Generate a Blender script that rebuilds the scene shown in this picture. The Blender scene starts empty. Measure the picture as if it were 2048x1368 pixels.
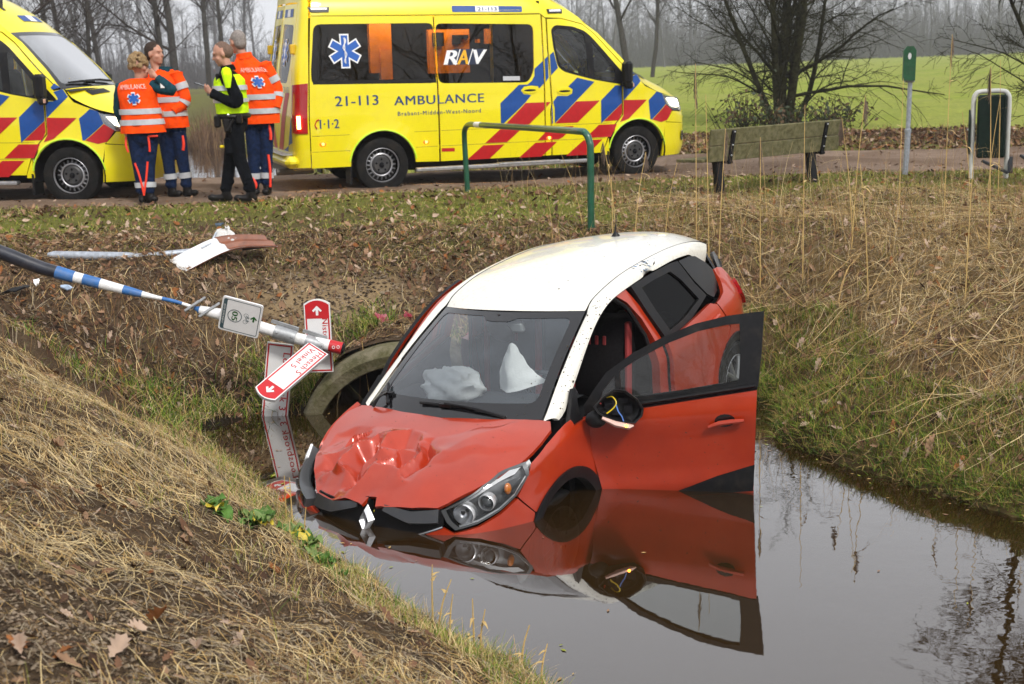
import bpy, math, random
import numpy as np
from mathutils import Vector, Matrix
from mathutils.geometry import delaunay_2d_cdt

random.seed(7)
RNG = np.random.default_rng(7)
SC = bpy.context.scene
COL = SC.collection
rad = math.radians

# ------------------------------------------------------------------ camera, sky, sun, exposure
TILT, ROLL, CAMZ = 0.2133618, 0.0387470, 1.53
FPX = 2539.07
cd = bpy.data.cameras.new("camera")
cam = bpy.data.objects.new("camera", cd)
COL.objects.link(cam)
cd.sensor_width = 36.0
cd.lens = FPX / 2048 * 36.0
cd.clip_start, cd.clip_end = 0.1, 2000
cam.matrix_world = Matrix.Translation((0, 0, CAMZ)) @ Matrix.Rotation(math.pi / 2 - TILT, 4, 'X') @ Matrix.Rotation(-ROLL, 4, 'Z')
cd.dof.use_dof = True
cd.dof.focus_distance = 7.9
cd.dof.aperture_fstop = 4.5
SC.camera = cam

world = bpy.data.worlds.new("World")
SC.world = world
world.use_nodes = True
wn, wl = world.node_tree.nodes, world.node_tree.links
bg = wn["Background"]
sky = wn.new("ShaderNodeTexSky")
sky.sky_type = 'NISHITA'
sky.sun_disc = False
sky.sun_elevation = rad(42)
sky.sun_rotation = rad(150)
sky.air_density, sky.dust_density, sky.ozone_density = 1.0, 6.0, 1.0
hs = wn.new("ShaderNodeHueSaturation")            # an overcast sky: nearly no hue left
hs.inputs["Saturation"].default_value = 0.10
mixg = wn.new("ShaderNodeMix"); mixg.data_type = 'RGBA'
mixg.inputs[0].default_value = 0.72
mixg.inputs[7].default_value = (9.3, 9.5, 10.1, 1)   # even cloud deck, in the sky texture's own units
wl.new(sky.outputs[0], hs.inputs["Color"])
wl.new(hs.outputs[0], mixg.inputs[6])
wl.new(mixg.outputs[2], bg.inputs[0])
bg.inputs[1].default_value = 0.068

sd = bpy.data.lights.new("sun", 'SUN')
sun = bpy.data.objects.new("sun", sd)
COL.objects.link(sun)
sd.energy = 1.5
sd.angle = rad(10)
sd.color = (1.0, 0.96, 0.90)
sun.rotation_euler = (rad(48), 0, rad(-150))
sun.rotation_euler = (Vector((0.35, -0.62, 0.72)).to_track_quat('Z', 'Y')).to_euler()

SC.view_settings.view_transform = 'Standard'
SC.view_settings.look = 'None'
SC.view_settings.exposure = 0.85
SC.view_settings.gamma = 1.0
SC.view_settings.use_curve_mapping = False
SC.cycles.max_bounces = 10
SC.cycles.transparent_max_bounces = 24
SC.cycles.volume_bounces = 1
SC.cycles.volume_step_rate = 4.0
SC.cycles.caustics_reflective = False
SC.cycles.caustics_refractive = False

# ------------------------------------------------------------------ materials
def nd(nt, kind, **kw):
    n = nt.nodes.new(kind)
    for k, v in kw.items():
        if k.startswith('i_'):
            key = k[2:]
            n.inputs[int(key) if key.isdigit() else key.replace('_', ' ')].default_value = v
        else:
            setattr(n, k, v)
    return n

def c4(c):
    return (c[0], c[1], c[2], 1.0)

def M(name, col, rough=0.5, metal=0.0, spec=0.5, var=0.0, vscale=8.0, col2=None, bump=0.0, bscale=60.0,
      coat=0.0, emit=None, estr=0.0, detail=6.0, bdist=0.02, dirt=None, dscale=3.0, damt=0.5, sheen=0.0, flake=0.0):
    m = bpy.data.materials.new(name)
    m.use_nodes = True
    nt = m.node_tree
    b = nt.nodes["Principled BSDF"]
    b.inputs["Base Color"].default_value = c4(col)
    b.inputs["Roughness"].default_value = rough
    b.inputs["Metallic"].default_value = metal
    b.inputs["Specular IOR Level"].default_value = spec
    b.inputs["Coat Weight"].default_value = coat
    b.inputs["Coat Roughness"].default_value = 0.04
    b.inputs["Sheen Weight"].default_value = sheen
    tc = nd(nt, "ShaderNodeTexCoord")
    out = None
    if var > 0 or col2 is not None:
        n = nd(nt, "ShaderNodeTexNoise", i_Scale=vscale, i_Detail=detail, i_Roughness=0.62)
        nt.links.new(tc.outputs["Object"], n.inputs["Vector"])
        mx = nd(nt, "ShaderNodeMix", data_type='RGBA')
        r = nd(nt, "ShaderNodeMapRange"); r.inputs[1].default_value = 0.34; r.inputs[2].default_value = 0.66
        nt.links.new(n.outputs["Fac"], r.inputs[0])
        nt.links.new(r.outputs[0], mx.inputs[0])
        lo = [max(0, c * (1 - var)) for c in col]
        hi = [c * (1 + var) for c in col] if col2 is None else col2
        mx.inputs[6].default_value = c4(lo); mx.inputs[7].default_value = c4(hi)
        out = mx.outputs[2]
    if dirt is not None:
        n2 = nd(nt, "ShaderNodeTexNoise", i_Scale=dscale, i_Detail=9.0, i_Roughness=0.7)
        nt.links.new(tc.outputs["Object"], n2.inputs["Vector"])
        r2 = nd(nt, "ShaderNodeMapRange"); r2.inputs[1].default_value = 0.5; r2.inputs[2].default_value = 0.75
        r2.inputs[4].default_value = damt
        nt.links.new(n2.outputs["Fac"], r2.inputs[0])
        m2 = nd(nt, "ShaderNodeMix", data_type='RGBA')
        m2.inputs[6].default_value = c4(col); m2.inputs[7].default_value = c4(dirt)
        if out is not None: nt.links.new(out, m2.inputs[6])
        nt.links.new(r2.outputs[0], m2.inputs[0])
        out = m2.outputs[2]
        r3 = nd(nt, "ShaderNodeMapRange"); r3.inputs[3].default_value = rough; r3.inputs[4].default_value = min(1, rough + 0.35)
        nt.links.new(r2.outputs[0], r3.inputs[0]); nt.links.new(r3.outputs[0], b.inputs["Roughness"])
    if out is not None:
        nt.links.new(out, b.inputs["Base Color"])
    if bump > 0:
        nb = nd(nt, "ShaderNodeTexNoise", i_Scale=bscale, i_Detail=5.0)
        nt.links.new(tc.outputs["Object"], nb.inputs["Vector"])
        bp = nd(nt, "ShaderNodeBump", i_Strength=bump, i_Distance=bdist)
        nt.links.new(nb.outputs["Fac"], bp.inputs["Height"])
        nt.links.new(bp.outputs[0], b.inputs["Normal"])
    if emit is not None:
        b.inputs["Emission Color"].default_value = c4(emit)
        b.inputs["Emission Strength"].default_value = estr
    return m

def glass_mat(name, tint, boost=1.0, rough=0.0, film=None, film_amt=0.0):
    """thin pane: tinted see-through plus mirror by Fresnel, with an optional thin film for dust and painted sky sheen"""
    m = bpy.data.materials.new(name); m.use_nodes = True
    nt = m.node_tree; nt.nodes.clear()
    o = nd(nt, "ShaderNodeOutputMaterial")
    t = nd(nt, "ShaderNodeBsdfTransparent"); t.inputs[0].default_value = c4(tint)
    g = nd(nt, "ShaderNodeBsdfGlossy"); g.inputs["Roughness"].default_value = rough
    f = nd(nt, "ShaderNodeFresnel", i_IOR=1.5)
    mu = nd(nt, "ShaderNodeMath", operation='MULTIPLY', use_clamp=True); mu.inputs[1].default_value = boost
    mx = nd(nt, "ShaderNodeMixShader")
    nt.links.new(f.outputs[0], mu.inputs[0]); nt.links.new(mu.outputs[0], mx.inputs[0])
    src = t.outputs[0]
    if film is not None:
        d = nd(nt, "ShaderNodeBsdfDiffuse"); d.inputs[0].default_value = c4(film)
        tc = nd(nt, "ShaderNodeTexCoord")
        n = nd(nt, "ShaderNodeTexNoise", i_Scale=2.5, i_Detail=8.0, i_Roughness=0.65)
        nt.links.new(tc.outputs["Object"], n.inputs["Vector"])
        r = nd(nt, "ShaderNodeMapRange"); r.inputs[1].default_value = 0.3; r.inputs[2].default_value = 0.75
        r.inputs[3].default_value = film_amt * 0.5; r.inputs[4].default_value = film_amt * 1.6
        nt.links.new(n.outputs["Fac"], r.inputs[0])
        m0 = nd(nt, "ShaderNodeMixShader")
        nt.links.new(r.outputs[0], m0.inputs[0]); nt.links.new(src, m0.inputs[1]); nt.links.new(d.outputs[0], m0.inputs[2])
        src = m0.outputs[0]
    nt.links.new(src, mx.inputs[1]); nt.links.new(g.outputs[0], mx.inputs[2])
    nt.links.new(mx.outputs[0], o.inputs[0])
    return m

# ------------------------------------------------------------------ mesh helpers
def rotm(ax, a):
    return np.array(Matrix.Rotation(a, 3, ax))

def frame_from(d):
    d = np.asarray(d, float); d = d / (np.linalg.norm(d) + 1e-12)
    a = np.array([0, 0, 1.0]) if abs(d[2]) < 0.9 else np.array([1.0, 0, 0])
    x = np.cross(a, d); x /= np.linalg.norm(x)
    y = np.cross(d, x)
    return x, y, d

def spline(pts, n):
    """Catmull-Rom through the points, n samples in all"""
    P = np.asarray(pts, float)
    Q = np.vstack([2 * P[0] - P[1], P, 2 * P[-1] - P[-2]])
    seg = len(P) - 1
    t = np.linspace(0, seg, n); i = np.minimum(t.astype(int), seg - 1); f = (t - i)[:, None]
    p0, p1, p2, p3 = Q[i], Q[i + 1], Q[i + 2], Q[i + 3]
    return 0.5 * ((2 * p1) + (-p0 + p2) * f + (2 * p0 - 5 * p1 + 4 * p2 - p3) * f ** 2 + (-p0 + 3 * p1 - 3 * p2 + p3) * f ** 3)

class MB:
    def __init__(s):
        s.V, s.F, s.I, s.n = [], [], [], 0
    def add(s, V, F, m=0):
        V = np.asarray(V, float).reshape(-1, 3)
        s.V.append(V)
        for f in F:
            s.F.append(tuple(int(k) + s.n for k in f)); s.I.append(m)
        s.n += len(V)
        return s
    def box(s, c, size, R=None, m=0, taper=1.0):
        x, y, z = [k / 2 for k in size]
        V = np.array([(-x, -y, -z), (x, -y, -z), (x, y, -z), (-x, y, -z), (-x * taper, -y * taper, z), (x * taper, -y * taper, z), (x * taper, y * taper, z), (-x * taper, y * taper, z)])
        if R is not None: V = V @ np.asarray(R).T
        return s.add(V + np.asarray(c, float), [(3, 2, 1, 0), (4, 5, 6, 7), (0, 1, 5, 4), (1, 2, 6, 5), (2, 3, 7, 6), (3, 0, 4, 7)], m)
    def rbox(s, c, size, b=0.01, R=None, m=0):
        """box with chamfered edges"""
        h = np.array(size) / 2.0
        V, F = [], []
        idx = {}
        for sx in (-1, 1):
            for sy in (-1, 1):
                for sz in (-1, 1):
                    for ax in range(3):
                        p = np.array([sx, sy, sz]) * h
                        for k in range(3):
                            if k != ax: p[k] -= np.array([sx, sy, sz])[k] * b
                        idx[(sx, sy, sz, ax)] = len(V); V.append(p)
        for ax in range(3):
            a, c2 = [k for k in range(3) if k != ax]
            for sg in (-1, 1):
                q = []
                for (u, v) in ((-1, -1), (1, -1), (1, 1), (-1, 1)):
                    t = [0, 0, 0]; t[ax] = sg; t[a] = u; t[c2] = v
                    q.append(idx[(*t, ax)])
                F.append(q)
            for u in (-1, 1):
                for v in (-1, 1):
                    t0 = [0, 0, 0]; t0[a] = u; t0[c2] = v
                    t1 = list(t0); t0[ax] = -1; t1[ax] = 1
                    F.append([idx[(*t0, a)], idx[(*t1, a)], idx[(*t1, c2)], idx[(*t0, c2)]])
        for sx in (-1, 1):
            for sy in (-1, 1):
                for sz in (-1, 1):
                    F.append([idx[(sx, sy, sz, k)] for k in range(3)])
        V = np.array(V)
        G = []
        for f in F:
            P = V[f]; n = np.cross(P[1] - P[0], P[2] - P[0])
            G.append(f if n @ P.mean(0) > 0 else f[::-1])
        if R is not None: V = V @ np.asarray(R).T
        return s.add(V + np.asarray(c, float), G, m)
    def tube(s, path, r, n=8, m=0, cap=True, closed=False):
        P = np.asarray(path, float); k = len(P)
        r = np.full(k, r, float) if np.isscalar(r) else np.asarray(r, float)
        if closed: d = np.roll(P, -1, 0) - np.roll(P, 1, 0)
        else: d = np.gradient(P, axis=0)
        x, y, t = frame_from(d[0]); V = []
        for i in range(k):
            t = d[i] / (np.linalg.norm(d[i]) + 1e-12)
            x = x - t * (x @ t); x /= np.linalg.norm(x) + 1e-12; y = np.cross(t, x)
            a = np.arange(n) * 2 * math.pi / n
            V.append(P[i] + r[i] * (np.cos(a)[:, None] * x + np.sin(a)[:, None] * y))
        F = []
        for i in range(k if closed else k - 1):
            j = (i + 1) % k
            for q in range(n):
                F.append((i * n + q, i * n + (q + 1) % n, j * n + (q + 1) % n, j * n + q))
        if cap and not closed:
            F.append(tuple(range(n))[::-1]); F.append(tuple((k - 1) * n + q for q in range(n)))
        return s.add(np.vstack(V), F, m)
    def lathe(s, prof, n=24, R=None, c=(0, 0, 0), m=0, m_of=None):
        """profile of (r, h) turned about local z"""
        pr = np.asarray(prof, float); k = len(pr)
        a = np.arange(n) * 2 * math.pi / n
        V = np.stack([pr[:, 0][:, None] * np.cos(a), pr[:, 0][:, None] * np.sin(a), np.repeat(pr[:, 1][:, None], n, 1)], -1).reshape(-1, 3)
        if R is not None: V = V @ np.asarray(R).T
        b = s.n
        V = V + np.asarray(c, float)
        s.V.append(V); s.n += len(V)
        for i in range(k - 1):
            for q in range(n):
                s.F.append((b + i * n + q, b + i * n + (q + 1) % n, b + (i + 1) * n + (q + 1) % n, b + (i + 1) * n + q))
                s.I.append(m if m_of is None else m_of[i])
        return s
    def grid(s, P, m=0, flip=False, wrap=False):
        P = np.asarray(P, float); h, w = P.shape[:2]
        F = []
        for i in range(h - 1):
            for j in range(w if wrap else w - 1):
                k = (j + 1) % w
                f = (i * w + j, i * w + k, (i + 1) * w + k, (i + 1) * w + j)
                F.append(f[::-1] if flip else f)
        return s.add(P.reshape(-1, 3), F, m)
    def prism(s, poly, depth, fn, m=0):
        """flat polygon (list of 2D) extruded; fn maps (u, v, w) arrays to 3D, w in 0..depth"""
        p = np.asarray(poly, float); n = len(p)
        top = np.c_[p, np.full(n, depth)]; bot = np.c_[p, np.zeros(n)]
        V = fn(np.vstack([bot, top]))
        F = [tuple(range(n))[::-1], tuple(range(n, 2 * n))] + [(i, (i + 1) % n, n + (i + 1) % n, n + i) for i in range(n)]
        return s.add(V, F, m)
    def ball(s, c, r, n=10, m=0, sc=(1, 1, 1), R=None):
        prof = [(max(1e-4, r * math.sin(a)), -r * math.cos(a)) for a in np.linspace(0, math.pi, n // 2 + 2)]
        S = np.diag(sc) if R is None else np.asarray(R) @ np.diag(sc)
        return s.lathe(prof, n, S, c, m)
    def mesh(s, name, mats, smooth=True, sharp=None):
        me = bpy.data.meshes.new(name)
        V = np.vstack(s.V) if s.V else np.zeros((0, 3))
        me.from_pydata(V.tolist(), [], s.F)
        for mt in (mats if isinstance(mats, (list, tuple)) else [mats]): me.materials.append(mt)
        if len(s.F):
            me.polygons.foreach_set("material_index", np.array(s.I, np.int32))
            me.polygons.foreach_set("use_smooth", np.full(len(s.F), bool(smooth)))
        if smooth and sharp is not None:
            me.set_sharp_from_angle(angle=rad(sharp))
        me.update()
        return me

def link(name, me, parent=None, loc=None, label=None, cat=None, group=None, kind=None):
    o = bpy.data.objects.new(name, me)
    COL.objects.link(o)
    if parent is not None: o.parent = parent
    if loc is not None: o.location = loc
    tag(o, label, cat, group, kind)
    return o

def tag(o, label=None, cat=None, group=None, kind=None):
    for k, v in (("label", label), ("category", cat), ("group", group), ("kind", kind)):
        if v is not None: o[k] = v
    return o

def put(name, mb, mats, parent=None, smooth=True, sharp=35, **kw):
    return link(name, mb.mesh(name, mats, smooth, sharp), parent, **kw)

def empty(name, loc=(0, 0, 0), R=None, label=None, cat=None, group=None):
    o = bpy.data.objects.new(name, None)
    COL.objects.link(o)
    o.empty_display_size = 0.1
    mw = Matrix.Translation(loc)
    if R is not None: mw = mw @ Matrix(np.asarray(R).tolist()).to_4x4()
    o.matrix_world = mw
    return tag(o, label, cat, group)

def copy_tree(o, parent=None):
    c = o.copy(); COL.objects.link(c)
    if parent is not None: c.parent = parent
    for ch in list(o.children): copy_tree(ch, c)
    return c

def raw_mesh(name, V, F, mats, midx=None, smooth=False):
    """fast numpy mesh: F is an (n,3) or (n,4) int array"""
    V = np.asarray(V, np.float32); F = np.asarray(F, np.int32)
    me = bpy.data.meshes.new(name)
    n, k = F.shape
    me.vertices.add(len(V)); me.vertices.foreach_set("co", V.ravel())
    me.loops.add(n * k); me.loops.foreach_set("vertex_index", F.ravel())
    me.polygons.add(n)
    me.polygons.foreach_set("loop_start", np.arange(0, n * k, k, dtype=np.int32))
    for mt in (mats if isinstance(mats, (list, tuple)) else [mats]): me.materials.append(mt)
    if midx is not None: me.polygons.foreach_set("material_index", np.asarray(midx, np.int32))
    me.polygons.foreach_set("use_smooth", np.full(n, smooth))
    me.update(calc_edges=True)
    return me

def resample(poly, cell):
    p = np.asarray(poly, float); out = []
    for a, b in zip(p, np.roll(p, -1, 0)):
        k = max(1, int(math.ceil(np.linalg.norm(b - a) / cell)))
        out += [a + (b - a) * i / k for i in range(k)]
    return np.array(out)

def smooth_poly(poly, r=0.04, n=4):
    """round every corner of a polygon by radius r"""
    p = np.asarray(poly, float); out = []
    for a, b, c in zip(np.roll(p, 1, 0), p, np.roll(p, -1, 0)):
        d1, d2 = a - b, c - b; l1, l2 = np.linalg.norm(d1), np.linalg.norm(d2)
        k = min(r, 0.45 * l1, 0.45 * l2)
        s, e = b + d1 / l1 * k, b + d2 / l2 * k
        for t in np.linspace(0, 1, n + 1):
            out.append((1 - t) ** 2 * s + 2 * t * (1 - t) * b + t * t * e)
    return np.array(out)

def inside(pt, poly):
    x, y = pt[:, 0], pt[:, 1]; c = np.zeros(len(pt), bool); p = np.asarray(poly)
    for (x1, y1), (x2, y2) in zip(p, np.roll(p, -1, 0)):
        with np.errstate(divide='ignore', invalid='ignore'):
            c ^= ((y1 > y) != (y2 > y)) & (x < (x2 - x1) * (y - y1) / (y2 - y1 + 1e-15) + x1)
    return c

def poly_dist(pt, poly, closed=True):
    p = np.asarray(poly, float); best = np.full(len(pt), 1e9)
    q = np.roll(p, -1, 0)
    rng = range(len(p) if closed else len(p) - 1)
    for i in rng:
        a, d = p[i], q[i] - p[i]
        t = np.clip(((pt - a) @ d) / (d @ d + 1e-15), 0, 1)
        best = np.minimum(best, np.hypot(*(pt - a - t[:, None] * d).T))
    return best

def panel(mb, poly, fn, cell=0.05, holes=(), skirt=0.02, out=1.0, off=0.0, m=0, mskirt=None):
    """fill a polygon given in a surface's (u, v) with triangles and lay it on the surface fn; its rims turn inward by skirt.
    out = +1 / -1: sign that turns d/du x d/dv outward"""
    loops = [resample(poly, cell)] + [resample(h, cell) for h in holes]
    pts = []; edges = []
    for L in loops:
        b = len(pts); pts += list(L)
        edges += [(b + i, b + (i + 1) % len(L)) for i in range(len(L))]
    A = np.array(pts)
    lo, hi = A.min(0), A.max(0)
    gx, gy = np.meshgrid(np.arange(lo[0] + cell * .5, hi[0], cell), np.arange(lo[1] + cell * .5, hi[1], cell))
    G = np.c_[gx.ravel(), gy.ravel()]
    if len(G):
        ok = inside(G, loops[0])
        for L in loops[1:]: ok &= ~inside(G, L)
        G = G[ok]
        for L in loops:
            if len(G): G = G[poly_dist(G, L) > cell * .45]
    allp = np.vstack([A, G]) if len(G) else A
    v, e, f, *_ = delaunay_2d_cdt([Vector(p) for p in allp], edges, [], 1, 1e-6)
    v = np.array([(p[0], p[1]) for p in v]); f = np.array([t for t in f if len(t) == 3], int)
    c = v[f].mean(1); ok = inside(c, loops[0])
    for L in loops[1:]: ok &= ~inside(c, L)
    f = f[ok]
    ar = np.cross(v[f[:, 1]] - v[f[:, 0]], v[f[:, 2]] - v[f[:, 0]])
    f[ar * out < 0] = f[ar * out < 0][:, ::-1]
    f = f[np.abs(ar) > 1e-10]
    h = 1e-4
    def nrm(q):
        du = fn(q + [h, 0]) - fn(q - [h, 0]); dv = fn(q + [0, h]) - fn(q - [0, h])
        n = np.cross(du, dv); return out * n / (np.linalg.norm(n, axis=1)[:, None] + 1e-12)
    P = fn(v) + (nrm(v) * off if off else 0)
    mb.add(P, f, m)
    if skirt:
        for li, L in enumerate(loops):
            n = nrm(L); top = fn(L) + n * off; bot = top - n * skirt; k = len(L)
            F = [(i, (i + 1) % k, k + (i + 1) % k, k + i) for i in range(k)]
            a2 = 0.5 * np.sum(L[:, 0] * np.roll(L[:, 1], -1) - np.roll(L[:, 0], -1) * L[:, 1])
            if (a2 * out > 0) == (li == 0): F = [q[::-1] for q in F]
            mb.add(np.vstack([top, bot]), F, m if mskirt is None else mskirt)
    return mb

_tx = {}
def text2d(txt, size=1.0, bold=0.0, shear=0.0, space=1.0):
    """a word as flat triangles, from Blender's own font: verts (n,2) with the baseline at 0, faces"""
    key = (txt, bold, shear, space)
    if key not in _tx:
        cu = bpy.data.curves.new("word", 'FONT'); cu.body = txt
        cu.offset = bold; cu.shear = shear; cu.space_character = space; cu.resolution_u = 3
        ob = bpy.data.objects.new("word", cu); COL.objects.link(ob)
        dg = bpy.context.evaluated_depsgraph_get(); dg.update()
        me = bpy.data.meshes.new_from_object(ob.evaluated_get(dg))
        V = np.array([(v.co.x, v.co.y) for v in me.vertices]); F = [tuple(p.vertices) for p in me.polygons]
        bpy.data.objects.remove(ob); bpy.data.curves.remove(cu); bpy.data.meshes.remove(me)
        _tx[key] = (V, F)
    V, F = _tx[key]
    return V * size, F

def words(mb, txt, fn3, x0, y0, x1, h, bold=0.02, shear=0.0, space=1.0, m=0, flip=False):
    """lay text between x0 and x1 (either way round) with cap height h, baseline y0, on surface fn3((n,2))"""
    V, F = text2d(txt, 1.0, 0.0, shear, space)
    a, b = V[:, 0].min(), V[:, 0].max(); cap = V[:, 1].max() - max(0, V[:, 1].min())
    ymin = 0.0
    U = np.c_[x0 + (V[:, 0] - a) / (b - a) * (x1 - x0), y0 + (V[:, 1] - ymin) / 0.70 * h]
    if flip: F = [f[::-1] for f in F]
    e = 1e-3; c = U.mean(0)[None]
    n = np.cross(fn3(c + [e, 0]) - fn3(c), fn3(c + [0, e]) - fn3(c))[0] * (1 if x1 > x0 else -1)
    n = n / np.linalg.norm(n); em = abs(x1 - x0) / (b - a)
    for k, dx in enumerate((0,) if bold == 0 else (0, -1, 1)):   # thicker strokes: the word laid down thrice, a hair apart
        mb.add(fn3(U + [dx * bold * em, 0]) + n * .0003 * k, F, m)
    return mb
# ------------------------------------------------------------------ lie of the land
ZW = -1.0895                                      # the ditch water
DITCH = np.array([(-2.41, 9.36), (-2.02, 8.43), (-1.52, 7.58), (-1.08, 6.62), (-.54, 5.74), (0, 5.07), (.75, 3.75), (1.6, 2.2), (2.8, .2),
                  (5.6, 1.0), (4.3, 4.4), (3.45, 5.8), (2.86, 6.8), (2.27, 7.68), (1.80, 8.5), (1.98, 9.2), (1.8, 9.95), (.9, 10.1), (.1, 10.0), (-.8, 9.95), (-1.62, 9.88), (-1.80, 9.66), (-2.1, 9.66)])
CANAL = np.array([(-1.2, 12.5), (-2.2, 20.5), (-5.2, 27), (-8.6, 36), (-13.0, 49), (-24, 74), (-60, 140)])

def vnoise(x, y, sc, seed):
    g = np.random.default_rng(seed).random((256, 256))
    x, y = x * sc + 1000.0, y * sc + 1000.0
    i, j = np.floor(x).astype(int), np.floor(y).astype(int)
    u, v = x - i, y - j
    u, v = u * u * (3 - 2 * u), v * v * (3 - 2 * v)
    a, b = i & 255, j & 255; c, d = (i + 1) & 255, (j + 1) & 255
    return (g[a, b] * (1 - u) + g[c, b] * u) * (1 - v) + (g[a, d] * (1 - u) + g[c, d] * u) * v - 0.5

_AN = np.array([(3.5, 10), (0, 11), (-2, 11), (-4, 10.2), (-3.2, 7), (-2, 4), (0, 2), (6, 4), (2.5, 11)])
_AW = np.array([3.2, 2.3, 2.5, 1.7, 1.9, 2.3, 2.3, 3.3, 2.6])
ROAD_N = np.array([(-80, 6.0), (-30, 12.2), (-12, 14.2), (-5.95, 14.92), (-3.08, 15.3), (-.08, 16.2), (2.6, 17.1), (5, 17.3), (7, 17.4), (12, 17.4), (30, 16.4), (80, 12)])

def road_near(x): return np.interp(x, ROAD_N[:, 0], ROAD_N[:, 1])
def road_far(x): return road_near(x) + np.interp(x, [-10, -3, 2, 6, 12], [5.0, 5.2, 5.4, 5.0, 4.8])

def ground_z(x, y, fine=True):
    x = np.asarray(x, float); y = np.asarray(y, float)
    sh = x.shape; p = np.c_[x.ravel(), y.ravel()]
    x, y = p[:, 0], p[:, 1]
    top = -0.015 * np.clip(x, -12, 12) + np.interp(y, [0, 2, 14, 26, 60, 130, 260, 420], [-.05, -.03, 0, -.05, .18, .42, .62, .75])
    z = top.copy()
    near = (np.abs(x) < 14) & (y > -8) & (y < 18)
    q = p[near]
    ins = inside(q, DITCH); d = poly_dist(q, DITCH)
    w = 1 / (np.hypot(q[:, :1] - _AN[:, 0], q[:, 1:] - _AN[:, 1]) ** 2 + .3) ** 1.5
    W = (w * _AW).sum(1) / w.sum(1)
    t = np.clip(d / W, 0, 1)
    nearside = ((q - np.array((0, 5.07))) @ np.array((-.88, -.475)) > 0) & (q[:, 1] < 9.0)
    prof = np.where(nearside, 1 - (1 - t) ** 1.22, 1 - (1 - t) ** 1.75)
    prof = np.where(t >= 1, 1, prof)
    zb = ZW + .02 + (top[near] - ZW) * prof
    zb = np.where(ins, ZW - np.minimum(.85, .04 + d * 1.1), zb)
    # the hollow running up left from the culvert corner
    a, b = np.array((-2.3, 9.5)), np.array((-6.2, 10.9)); ab = b - a
    s = np.clip(((q - a) @ ab) / (ab @ ab), 0, 1); dd = np.hypot(*(q - a - s[:, None] * ab).T)
    zb -= np.where(ins, 0, (.42 * (1 - s) + .12) * np.exp(-(dd / .75) ** 2) * np.clip(d / .8, 0, 1))
    # earth packed over the culvert pipe
    ov = np.abs(q[:, 0] + .88) < .885
    k = ov & (q[:, 1] >= 9.80) & (q[:, 1] < 11.3)
    zb[k] = np.maximum(zb[k], -1.425 + np.sqrt(np.maximum(0, .885 ** 2 - (q[k, 0] + .88) ** 2)))
    z[near] = zb
    # the ditch going on beyond the road
    far = y > 19.5
    dc = poly_dist(p[far], CANAL[1:], closed=False)
    z[far] = np.minimum(z[far], ZW - .5 + np.clip(dc - 1.1, 0, 9) * .36 + 0 * dc) if far.any() else z[far]
    if fine:
        onroad = (y > road_near(x) - .3) & (y < road_far(x) + .3)
        am = np.where(onroad, .3, 1.0)
        lump = np.where((y < 11.5) & (np.abs(x) < 9), 1.5, 1.0)
        z += am * (.10 * vnoise(x, y, .7, 1) + .07 * vnoise(x, y, 1.9, 2) + lump * (.05 * vnoise(x, y, 4.3, 3) + .026 * vnoise(x, y, 10, 4) * (y < 20)))
    return z.reshape(sh)

def gz(x, y): return float(ground_z(np.array([x]), np.array([y]))[0])

def axis(lo, dlo, dhi, hi, step, grow=1.13):
    a = list(np.arange(dlo, dhi + 1e-6, step)); s = step
    while a[-1] < hi: s *= grow; a.append(a[-1] + s)
    s = step; b = []
    v = dlo
    while v > lo: s *= grow; v -= s; b.append(v)
    return np.array(b[::-1] + a)

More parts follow.
